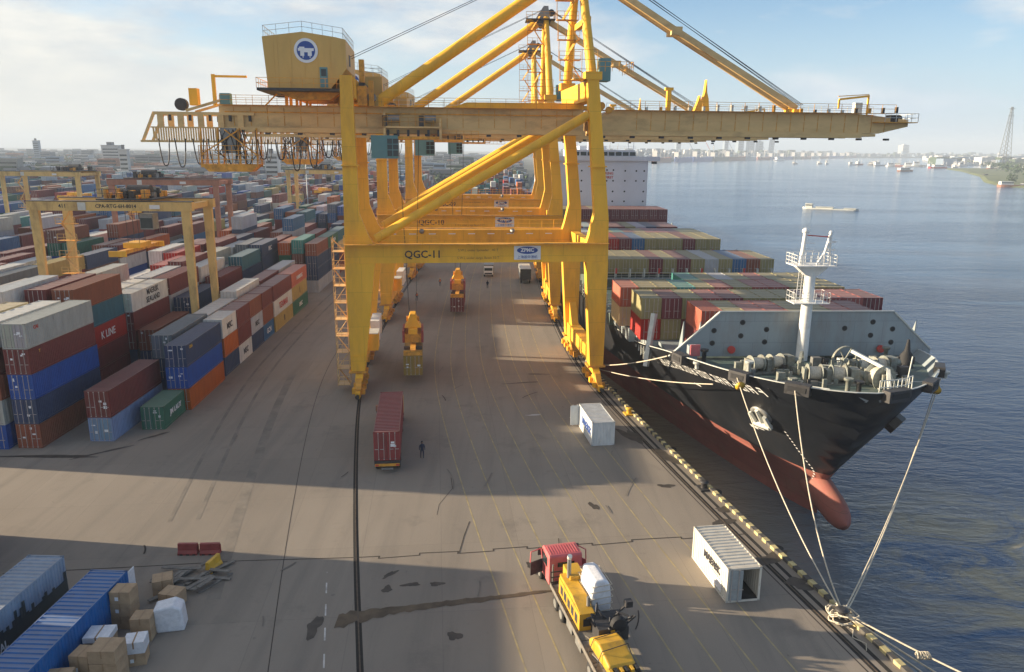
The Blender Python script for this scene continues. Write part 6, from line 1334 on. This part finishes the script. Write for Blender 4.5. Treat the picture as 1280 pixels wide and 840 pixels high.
# ------------------------------------------------------------------ people
def person(x, y, rz, label, shirt, pose=0, mtl='cloth_dark'):
    t = thing('person', label, 'person', (x, y, 0), rz)
    V = [(0, 0, 0.95), (0, 0, 1.15), (0, 0.0, 1.38), (0, 0, 1.52), (0, -0.02, 1.63), (0, -0.01, 1.74),
         (0.10, 0, 0.88), (0.12, -0.06-0.06*pose, 0.48), (0.12, -0.02+0.02*pose, 0.08), (0.12, -0.14, 0.04), (-0.10, 0, 0.88), (-0.12, 0.03+0.1*pose, 0.48), (-0.12, 0.1+0.12*pose, 0.08), (-0.12, -0.02+0.1*pose, 0.04),
         (0.2, 0, 1.40), (0.27, 0.02, 1.12), (0.26, -0.12, 0.88), (-0.2, 0, 1.40), (-0.27, 0.02, 1.12), (-0.26, -0.1, 0.90)]
    E_ = [(0, 1), (1, 2), (2, 3), (3, 4), (4, 5), (0, 6), (6, 7), (7, 8), (8, 9), (0, 10), (10, 11), (11, 12), (12, 13), (2, 14), (14, 15), (15, 16), (2, 17), (17, 18), (18, 19)]
    rad = [.14, .14, .16, .06, .095, .08, .09, .065, .045, .04, .09, .065, .045, .04, .07, .05, .035, .07, .05, .035]
    me = bpy.data.meshes.new('person_body'); me.from_pydata(V, E_, []); o = obj('body', me, t); o.modifiers.new('skin', 'SKIN')
    for i, r_ in enumerate(rad): me.skin_vertices[0].data[i].radius = (r_, r_*(0.75 if i < 3 else 1)); 
    me.skin_vertices[0].data[0].use_root = True; me.materials.append(M[mtl])
    s_ = o.modifiers.new('sub', 'SUBSURF'); s_.levels = 1; s_.render_levels = 1
    m = MB(); m.lathe([(0.03, -0.12), (0.085, -0.07), (0.10, 0.02), (0.085, 0.10), (0.02, 0.135)], (0, -0.015, 1.67), 'z', 'skin', 10); m.build('head', t)
    m = MB(); m.lathe([(0.108, 0.0), (0.105, 0.08), (0.06, 0.14), (0.01, 0.155)], (0, 0.0, 1.68), 'z', 'black' if shirt != 'helmet' else 'yellow_plastic', 10); m.build('hair' if shirt != 'helmet' else 'helmet', t)
    m = MB(); m.lathe([(0.17, 1.0), (0.185, 1.15), (0.19, 1.4), (0.09, 1.48)], (0, 0, 0), 'z', 'cloth_orange' if shirt == 'helmet' else mtl, 10); sh = m.build('shirt', t)
    for v in sh.data.vertices: v.co.y *= 0.7
person(-8.85, 70.6, R(20), 'person in dark clothes standing beside the maroon container truck', 'dark')
person(-5.5, 165.5, R(0), 'person walking on the apron below the white lorry', 'dark', 1)
person(-19.3, 151, R(40), 'person in orange vest beside the middle crane legs', 'helmet', 1, 'cloth_dark')
person(-16.2, 168, R(200), 'person in helmet standing at the far landside rail', 'helmet')

# ------------------------------------------------------------------ bollards, fenders, mooring ropes
def bollard(y, label, mt='steel_dark'):
    p = rail_pt(y, EDGE-0.75); t = thing('bollard', label, 'bollard', (p.x, p.y, 0.0), heading(y), 'mooring bollards along the kerb')
    m = MB(); m.box(-0.55, 0.55, -0.6, 0.6, 0.006, 0.14, mt); m.build('base_plate', t)
    m = MB(); m.lathe([(0.30, 0.14), (0.26, 0.5), (0.42, 0.62), (0.42, 0.74), (0.2, 0.8)], (0, 0, 0), 'z', mt, 16); m.build('post', t); return t
bollard(37.6, 'bollard wound with the bundle of mooring ropes, at the bottom right'); bollard(57.8, 'dark bollard on the kerb midway along the open quay'); bollard(78.5, 'yellow painted bollard beside the white container', 'yellow_plastic'); bollard(98, 'dark bollard beside the nearest crane waterside legs')
for k, y in enumerate((26, 36.5, 47, 57.5, 68, 78.5, 89, 100, 112, 124)):
    p = rail_pt(y, EDGE+0.45); t = thing('fender', 'black rubber fender, %s of the row on the quay wall' % ORD[k], 'fender', (p.x, p.y, -1.7), heading(y), 'rubber fenders along the quay wall'); m = MB(); m.lathe([(0.42, -1.5), (0.42, 1.5)], (0, 0, 0), 'z', 'black', 14); m.box(-0.5, -0.3, -0.6, 0.6, -1.6, 1.6, 'steel_dark'); m.build('fender_body', t)
def catenary(a, b, sag, n=18): a, b = Vector(a), Vector(b); return [a.lerp(b, i/n)-Vector((0, 0, sag*4*(i/n)*(1-i/n))) for i in range(n+1)]
def rope(label, a, b, sag, r=0.055, group='mooring ropes of the black ship'):
    m = MB(); m.path(catenary(a, b, sag), r, 'rope', 6); o = m.build('mooring_rope'); o['label'] = label; o['category'] = 'rope'
    if group: o['group'] = group
    return o
bo = rail_pt(37.6, EDGE-0.75); BZ = Vector((bo.x, bo.y, 0.5))
def sp(x, u, z): return ST @ Vector((x, u, z))
def fl(s_, u, dz_=-0.2): b, z = rail_u(u); return sp(s_*(b+0.35), u-0.1, z+dz_)
rope('rope running from bollard to the left fairlead at the bow', BZ, fl(-1, 6.8), 1.3); rope('rope running almost upright from bollard to the bow fairlead', BZ+Vector((.1, .1, 0)), fl(-1, 2.55), 2.2)
m0 = sp(15.5, 5.0, 6.5)
rope('slack rope from the bollard up to the far bow shoulder, left of a pair', BZ+Vector((.15, .05, 0)), fl(1, 8.6, -.3), 2.0); rope('slack rope from the bollard up to the far bow shoulder, right of a pair', BZ+Vector((.3, 0, 0)), fl(1, 10.5, -.3), 2.6)
for k, (e_, lab) in enumerate(((Vector((38, 27.6, 1.0)), 'upper'), (Vector((37.2, 26.2, -0.5)), 'middle'), (Vector((36, 24.5, -0.8)), 'lower'))):
    rope('%s of three ropes leading from the bollard to the bottom right corner' % lab, BZ+Vector((.2, -.1*k, -.05*k)), e_, 0.9+0.15*k, 0.06, 'ropes leading off the lower right corner')
rope('spring line from the bow to the nearest crane waterside legs, upper one', rail_pt(95, EDGE-1.0)+Vector((0, 0, 1.6)), sp(-14.2, 17.0, 8.3), 0.35, 0.07); rope('spring line from the bow to the nearest crane waterside legs, lower one', rail_pt(95, EDGE-1.0)+Vector((0, 0, 1.3)), sp(-11.6, 9.0, 7.6), 0.5, 0.06)
t = thing('rope_tangle', 'tangled coil of pale rope heaped round the bottom right bollard', 'rope', (bo.x, bo.y, 0.0)); rr = random.Random(21)
for k in range(9):
    m = MB(); c = Vector((rr.uniform(-.4, .5), rr.uniform(-.5, .5), rr.uniform(.15, .6))); r_ = rr.uniform(.35, .7); ph = rr.uniform(0, 6); m.path([c+Vector((r_*math.cos(ph+i*.55), r_*math.sin(ph+i*.55), .12*math.sin(i*1.3))) for i in range(13)], 0.055, 'rope'); m.build('coil', t)
m = MB(); m.path([(-.3, -.4, .05), (.3, -1.2, .03), (-.1, -2.0, .03), (.5, -2.6, .03), (.2, -3.3, .03)], 0.03, 'rope'); m.build('loose_end', t)
for k, (u, s_, d_) in enumerate(((6.8, -1, 0.06), (8.6, 1, 0.10), (10.5, 1, 0.12))):
    a = fl(s_, u); c = a.lerp(BZ, 0.05 if k == 0 else 0.1); t = thing('rat_guard', ('yellow rat guard disc on the left bow rope', 'yellow rat guard disc on the slack rope at the far shoulder', 'small olive rat guard disc, farther of the shoulder pair')[k], 'rat guard', c-Vector((0, 0, .15+0.2*k)))
    m = MB(); m.lathe([(0.1, -0.05), (0.48, 0.0), (0.1, 0.05)], (0, 0, 0), 'z', 'yellow_plastic', 16); m.build('disc', t); t.rotation_euler = (BZ-a).to_track_quat('Z', 'Y').to_euler()
# knotted bundle along the lower ropes
t = thing('rope_lashing', 'knot of rope binding the three lower right mooring lines', 'knot', BZ.lerp(Vector((38, 27.6, 1.0)), 0.22)-Vector((0, 0, .62)))
m = MB()
for k in range(6): m.path([(0.14*k-.4+.05*math.cos(i), .22*math.cos(i*.8+k), .22*math.sin(i*.8+k)) for i in range(9)], 0.05, 'rope')
m.build('turns', t)
# ------------------------------------------------------------------ yard lamp posts
for k, (x, y, h, lab) in enumerate(((-123, 232, 17, 'slim white lamp post seen through the gantry at the left edge'), (-97, 186, 22, 'tall white lamp post left of the oxide red gantry'), (-88, 330, 24, 'pale lamp post rising from the far yard left of the quay crane legs'), (-64, 300, 20, 'short pale lamp post in the far yard beside the quay crane legs'))):
    t = thing('lamp_post', lab, 'lamp post', (x, y, 0), 0, 'lamp posts in the container yard'); m = MB(); m.tube((0, 0, 0), (0, 0, h), 0.28, 'white', 8, r2=0.14); m.build('pole', t); m = MB(); m.box(-0.9, 0.9, -0.25, 0.25, h, h+0.35, 'galv'); m.build('lamp_head', t)
# ------------------------------------------------------------------ second ship, moored beyond the first
S2 = thing('moored_ship', 'white ship with red masts moored beyond the black container ship', 'ship', (20.5, 268, 0), R(-.5))
m = MB(); m.prism([(-13, 0), (-12.5, -8), (-6, -18), (0, -21), (6, -18), (12.5, -8), (13, 0), (13, 120), (-13, 120)], -5.5, 7, 'z', 'hull_red'); m.build('hull', S2)
m = MB(); m.box(-12.5, 12, 22, 34, 7, 26, 'ship_white'); a_ = m.build('accommodation', S2)
for z in (12, 16, 20):
    for x in (-11, -8): m = MB(); m.box(x-.3, x+.3, 21.9, 21.99, z, z+.6, 'glass'); m.build('window', a_)
for x, y, h in ((-10, 2, 22), (-6, 8, 18), (-11.5, 14, 15), (0, 6, 20)): m = MB(); m.tube((x, y, 7), (x, y, 7+h*.75), 0.5, 'white' if x < -9 else 'red_print', 8, r2=.3); m.beam((x, y, 7+h*.5), (x+4, y, 7+h*.78), .4, .4, 'red_print'); m.build('derrick', S2)
m = MB(); rr = random.Random(2)
for k in range(26): x = rr.uniform(-12, 10); y = rr.uniform(-10, 20); h = rr.uniform(1, 6); m.box(x-1, x+1, y-1, y+1, 7, 7+h, rr.choice(('white', 'red_print', 'steel_grey', 'galv')))
m.build('deck_cargo', S2, kind='stuff')
# ------------------------------------------------------------------ boats on the river
def boat(x, y, rz, L_, B_, label, hull='city', house='white', cat='boat', fb=1.6, houses=((-0.35, 0.2, 3.0),), masts=(), group=None, sheer=0.5):
    t = thing('river_boat' if cat == 'boat' else 'cargo_ship', label, cat, (x, y, WATER_Z), rz, group)
    m = MB(); n_ = 13; rows = []
    for z_, f in ((-0.8, 0.78), (0.0, 0.9), (fb, 1.0)):
        for s_ in (-1, 1):
            rows.append([(L_*(-.5+i/(n_-1)), s_*B_/2*f*(1-abs(2*i/(n_-1)-1)**5)**0.6 if 0 < i < n_-1 else 0.02*s_, z_+(sheer*abs(2*i/(n_-1)-1)**3 if z_ > 0 else 0)) for i in range(n_)])
    v = [p for r_ in rows for p in r_]; f_ = []
    for lv in range(2):
        for s_ in range(2):
            a = (lv*2+s_)*n_; b = ((lv+1)*2+s_)*n_; f_ += [(a+i, a+i+1, b+i+1, b+i) for i in range(n_-1)]
    a, b = 4*n_, 5*n_; f_ += [(a+i, a+i+1, b+i+1, b+i) for i in range(n_-1)]
    m.poly(v, f_, hull); m.build('hull', t)
    for k, (p, w, h) in enumerate(houses):
        m = MB(); x0 = L_*(p-w/2); x1 = L_*(p+w/2); m.box(x0, x1, -B_*.36, B_*.36, fb*.8, fb+h, house); m.box(x0-.3, x1+.3, -B_*.4, B_*.4, fb+h, fb+h+.15*max(1, h/6), house); o = m.build('deckhouse', t)
        m = MB(); m.box(x0+.3*w, x1-.3*w, -B_*.37, -B_*.362, fb+h*.55, fb+h*.8, 'glass'); m.build('window', o)
    for p, h in masts:
        m = MB(); m.tube((L_*p, 0, fb), (L_*p, 0, fb+h), max(.12, h*.018), house, 6); m.beam((L_*p, 0, fb+h*.35), (L_*(p+.08), 0, fb+h*.9), max(.15, h*.02), max(.15, h*.02), house); m.build('mast', t)
    return t
boat(203, 492, R(-33), 34, 5, 'long narrow white cargo boat alone in mid river', 'galv', 'galv', fb=0.6, houses=((-0.38, 0.12, 2.6), (-.1, .3, .9), (.35, .2, .6)), masts=((-0.45, 3),))
boat(745, 1480, R(20), 38, 11, 'rust red barge at the left end of the moored boats', 'rtg_red', 'galv', fb=2.4, houses=((-.1, .6, 4),))
for k, (x, y, r_) in enumerate(((735, 1210, 8), (770, 1155, -12))): boat(x, y, R(r_), 15, 5, ('left', 'right')[k]+' of the two small dark boats in mid channel', 'steel_dark', 'steel_dark', fb=1.2, houses=((0, .4, 2.2),))
boat(1008, 2960, R(30), 60, 16, 'white ferry crossing the river far off', 'white', 'white', fb=4, houses=((0, .6, 9),))
rr = random.Random(33)
for k in range(34):
    f = k/33; x = 770+rr.uniform(-10, 520)+f*80; y = 1640+rr.uniform(0, 620); L_ = rr.uniform(24, 50)
    if 0.60 < x/y-0.0 < 0.66 and y > 1900: pass
    boat(x, y, R(rr.uniform(-40, 60)), L_, L_*.24, 'pale fishing vessel among the fleet moored off the green point', rr.choice(('white', 'city', 'city_white', 'hull_red', 'galv')), rr.choice(('white', 'city_white')), fb=rr.uniform(2, 4), houses=((-.25, .3, rr.uniform(4, 8)),), masts=((-.2, 14), (.25, 11)), group='fishing fleet moored off the green point')
boat(545, 842, R(-8), 36, 9, 'rusty dredging barge with white deckhouse moored at the green point', 'rtg_red', 'white', fb=2.2, houses=((-.25, .35, 3.4), (.3, .2, 1.6)), masts=((.42, 7), (.48, 8)))
boat(596, 862, R(4), 40, 9, 'dark barge with poles beside the rusty dredging barge', 'steel_dark', 'galv', fb=1.6, houses=((-.3, .2, 2.0),), masts=((-.1, 10), (-.02, 11), (.08, 10)))
boat(975, 1790, R(5), 46, 12, 'boat with a red bow moored at the tip of the green point', 'red_print', 'white', fb=3, houses=((0, .5, 5),))
# cargo ships along the far bank
kinds = [('hull_black', 'red hulled'), ('hull_red', 'red'), ('blue_print', 'blue'), ('steel_grey', 'grey')]
for k in range(17):
    f = k/16; x = 440+f*1500; y = 2420+ (x-430)*1.43-75
    L_ = rr.uniform(100, 165); mt = ('hull_red', 'blue_print', 'blue_print', 'hull_black', 'hull_red', 'city_blue')[k % 6]
    boat(x+10, y, R(52+rr.uniform(-4, 4)), L_, 22, '%s hulled cargo ship, %s from the left in the line along the far bank' % ({'hull_red': 'red', 'blue_print': 'blue', 'hull_black': 'black', 'city_blue': 'blue grey'}[mt], ORD[k]), mt, 'city_white', 'cargo ship', fb=13 if k < 6 else 10, houses=((-.36, .16, rr.uniform(14, 22)),), masts=((-.1, rr.uniform(22, 34)), (.12, rr.uniform(20, 34)), (.33, 26)), group='cargo ships along the far bank', sheer=3)
# far bank: towers, port cranes, buildings, trees
def tower(x, y, w, d, h, label, mt='city_blue', slant=0):
    t = thing('tower_building', label, 'tower', (x, y, 0), R(20)); m = MB(); m.prism([(-w/2, 0), (w/2, 0), (w/2+slant, h), (-w/2+slant*.6, h*(1-.06*(slant > 0)))], -d/2, d/2, 'y', mt); o = m.build('wall', t)
    m = MB()
    n_ = int(h/9)
    for k in range(n_): z = 6+k*9; m.box(-w/2*.85+slant*z/h*.8, w/2*.85+slant*z/h*.9, -d/2-.6, -d/2-.1, z, z+4, 'glass')
    m.build('window_band', o); m = MB(); m.box(-w*.2+slant*.8, w*.2+slant*.8, -d*.2, d*.2, h*.98, h+6, mt); m.build('roof_plant', o); return t
for (px_, ytop, wpx, D, lab, mt, sl_) in ((839, 174, 8, 4600, 'hazy low tower farthest left on the skyline across the river', 'city_blue', 0), (914, 166, 10, 4300, 'tallest hazy tower on the skyline, left of the pair', 'city_blue', 0), (927, 171, 10, 4300, 'hazy tower just right of the tallest one', 'city_blue', 0), (938, 179, 9, 4300, 'low hazy block between the skyline towers', 'city_blue', 0), (952, 168, 6, 4300, 'slanted slim tower at the right of the skyline group', 'city_blue', 12), (897, 178, 7, 4200, 'short hazy tower left of the tallest one', 'city_blue', 0), (1113, 183, 12, 5200, 'broad pale block standing alone above the far bank', 'city_white', 0)):
    d_ = Vector(((px_-640)/950, 1, 0)); p = d_*D; tower(p.x, p.y, wpx/950*D*.8, wpx/950*D*.6, 30+(187+(px_-640)*.0078-ytop)/950*D*1.03, lab, mt, sl_)
for k, (px_, ytop, D) in enumerate(((883, 172, 3000), (878, 180, 3000), (905, 178, 3100), (945, 181, 3300), (858, 181, 2800))):
    x = (px_-640)/950*D; h = 30+(189-ytop)/950*D; t = thing('harbour_crane', 'harbour jib crane on the far bank, %s of the slender ones from the left' % ORD[[2, 1, 3, 4, 0][k]], 'crane', (x, D, 0), 0, 'harbour cranes on the far bank')
    m = MB(); m.tube((0, 0, 0), (0, 0, h*.6), 1.6, 'city_white', 6); m.build('tower', t); m = MB(); m.beam((0, 0, h*.55), (-h*.25, 0, h), 1.8, 1.8, 'red_print' if k == 1 else 'city_blue'); m.build('jib', t)
def scatter(name, label, n, fn, kind='stuff'):
    m = MB(); 
    for _ in range(n): fn(m)
    o = m.build(name, kind=kind); o['label'] = label; return o
def bank_pt():
    i = rr.choice((3, 3, 4, 4, 5)); a, b = bank[i], bank[i+1]; f = rr.random(); return a[0]+(b[0]-a[0])*f, a[1]+(b[1]-a[1])*f
def f1(m):
    x, y = bank_pt(); q = rr.uniform(30, 900); x -= q*.6; y += q*.7; w = rr.uniform(10, 38); h = rr.uniform(7, 22)+(14 if rr.random() < .1 else 0); m.box(x-w/2, x+w/2, y-w/2, y+w/2, 0, h, rr.choice(('city', 'city', 'city_white', 'city_blue', 'leaf')))
scatter('far_bank_town', 'low hazy town and warehouses lining the far bank of the river', 1500, f1)
def f1b(m):
    x = rr.uniform(1300, 4200); y = rr.uniform(3500, 6000)*1.0
    if y < 1.05*x+1400*0+900: return
    w = rr.uniform(15, 45); h = rr.uniform(7, 20); m.box(x-w/2, x+w/2, y-w/2, y+w/2, 0, h, rr.choice(('city', 'city_white', 'city_blue')))
def f2(m):
    y = rr.uniform(2150, 3600); x = rr.uniform(0.5, 0.9)*y+100; w = rr.uniform(10, 40); h = rr.uniform(5, 18); m.box(x-w/2, x+w/2, y-w/2, y+w/2, -4.5, h, rr.choice(('city', 'city_white', 'city_white', 'leaf', 'city_blue')))
scatter('right_bank_town', 'hazy white town behind the green point on the right', 520, f2)
# the city behind the yard
def f3(m):
    y = 640+2300*rr.random()**1.1; x = 10-y*rr.uniform(0.0, 0.85); w = rr.uniform(6, 17)*(1+y/2500); d = rr.uniform(6, 18); h = rr.uniform(4, 13)+(rr.uniform(4, 9) if rr.random() < .08 else 0)
    if x > -30 and y < 520: return
    c = rr.choice(('city', 'city', 'city', 'city', 'city_white', 'city_blue', 'rtg_red', 'steel_grey', 'leaf')); m.box(x-w/2, x+w/2, y-d/2, y+d/2, 0, h, c)
    for k in range(int(h/3.4)): m.box(x-w/2*.9, x+w/2*.9, y-d/2-.25, y-d/2-.05, 1.5+k*3.3, 2.8+k*3.3, 'glass')
scatter('city_blocks', 'hazy sprawl of city buildings behind the container yard', 3600, f3)
for k, (px_, yt, yb_, wpx, D, lab) in enumerate(((150, 184, 192, 22, 900, 'bright sunlit white factory on the left horizon'), (60, 179, 186, 7, 1300, 'dark grey tank tower on the left horizon'), (165, 189, 203, 10, 620, 'pale office block behind the yard at the left'), (220, 200, 226, 0, 0, ''), (345, 193, 205, 16, 560, 'cream building seen under the crane girder'))):
    if not D: continue
    x = (px_-640)/950*D; zt = 30+(184-yt)/950*D; w = wpx/950*D; t = thing('city_building', lab, 'building', (x, D, 0), 0); m = MB(); m.box(-w/2, w/2, 0, w*.6, 0, zt, 'city_white' if k != 1 else 'city_blue'); o = m.build('wall', t)
    m = MB(); m.box(-w/2-.5, w/2+.5, -.5, w*.6+.5, zt, zt+.7, 'city_white'); m.box(-w*.2, w*.1, 1, w*.3, zt+.7, zt+4, 'city'); m.build('roof', o)
    for j in range(int(zt/3.5)): m = MB(); m.box(-w*.42, w*.42, -.2, -.02, 1.5+j*3.4, 2.9+j*3.4, 'glass'); m.build('window', o)
# trees: crowns of many small leaf clumps
def crown(m, x, y, z, r, n, fl=0.6):
    for _ in range(n):
        a = rr.uniform(0, 6.28); b = rr.uniform(-1, 1); q = r*rr.random()**.4; c = Vector((x+q*math.cos(a)*math.sqrt(1-b*b), y+q*math.sin(a)*math.sqrt(1-b*b), z+q*b*fl)); s_ = r*rr.uniform(.10, .24)
        p = [c+Vector((rr.uniform(-1, 1), rr.uniform(-1, 1), rr.uniform(-1, 1)))*s_ for _ in range(4)]; m.poly(p, [(0, 1, 2), (0, 2, 3), (0, 3, 1), (1, 3, 2)], 'leaf')
def f4(m):
    y = rr.uniform(900, 1750); x0 = interp(y, [(780, 560), (980, 610), (1190, 735), (1500, 890), (1720, 980)]); x = x0+25+rr.random()**.8*500; crown(m, x, y, 3+rr.uniform(0, 5), rr.uniform(7, 13), 34)
scatter('mangrove_wood', 'band of dark green trees covering the green point', 420, f4)
def f5(m):
    y = rr.uniform(620, 1700); x = 5-y*rr.uniform(0.0, 0.8)
    if x > -40 and y < 520: return
    crown(m, x, y, 6, rr.uniform(6, 11), 26)
scatter('city_trees', 'hazy dark trees between the city buildings', 1100, f5)
for k, (x, y, r_, lab) in enumerate(((655, 985, 8, 'leftmost single tree on the near shore of the green point'), (588, 915, 6, 'small bushy tree close to the moored dredging barge'), (720, 1080, 9, 'bushy tree standing behind the dark barge'), (640, 905, 7, 'low tree by the right edge on the green point'))):
    t = thing('shore_tree', lab, 'tree', (x, y, -4.2)); m = MB(); m.tube((0, 0, 0), (0, 0, r_*.8), .4, 'trunk', 6, r2=.2); m.build('trunk', t); m = MB(); crown(m, 0, 0, r_*.95, r_, 160, .8); m.build('crown', t)
# lattice power mast across the river
x, y = 1240-640, 0; D = 1500; px_ = 1237; X = (px_-640)/950*D; H_m = 30+(192-136)/950*D
t = thing('power_mast', 'tall thin lattice mast in the haze at the right', 'mast', (X, D, -4.2)); m = MB(); n_ = 14
for sx in (-1, 1):
    for sy in (-1, 1): m.beam((sx*9, sy*9, 0), (sx*1.2, sy*1.2, H_m), .7, .7, 'steel_grey')
m.build('legs', t); m = MB()
for k in range(n_):
    f0, f1_ = k/n_, (k+1)/n_; w0 = 9-7.8*f0; w1 = 9-7.8*f1_
    for s_ in (-1, 1): m.beam((-w0, s_*w0, H_m*f0), (w1, s_*w1, H_m*f1_), .4, .4, 'steel_grey'); m.beam((w0, s_*w0, H_m*f0), (-w1, s_*w1, H_m*f1_), .4, .4, 'steel_grey')
m.build('lattice', t); m = MB()
for z_ in (.75, .86, .97): m.beam((-6, 0, H_m*z_), (6, 0, H_m*z_), .8, .8, 'steel_grey')
m.build('cross_arm', t)
# ------------------------------------------------------------------ haze
hz = MB(); hz.box(-8500, 8500, -350, 8500, -8, 135, 'white'); hm_ = hz.mesh('haze'); hm_.materials.clear()
hmat = bpy.data.materials.new('haze_air'); hmat.use_nodes = True; ht = hmat.node_tree; ht.nodes.clear(); pv = N(ht, 'ShaderNodeVolumePrincipled'); pv.inputs['Color'].default_value = (0.66, 0.77, 0.92, 1); pv.inputs['Density'].default_value = HAZE; pv.inputs['Anisotropy'].default_value = 0.0
ho = N(ht, 'ShaderNodeOutputMaterial'); ht.links.new(pv.outputs[0], ho.inputs['Volume']); hm_.materials.append(hmat); obj('haze', hm_, kind='stuff')
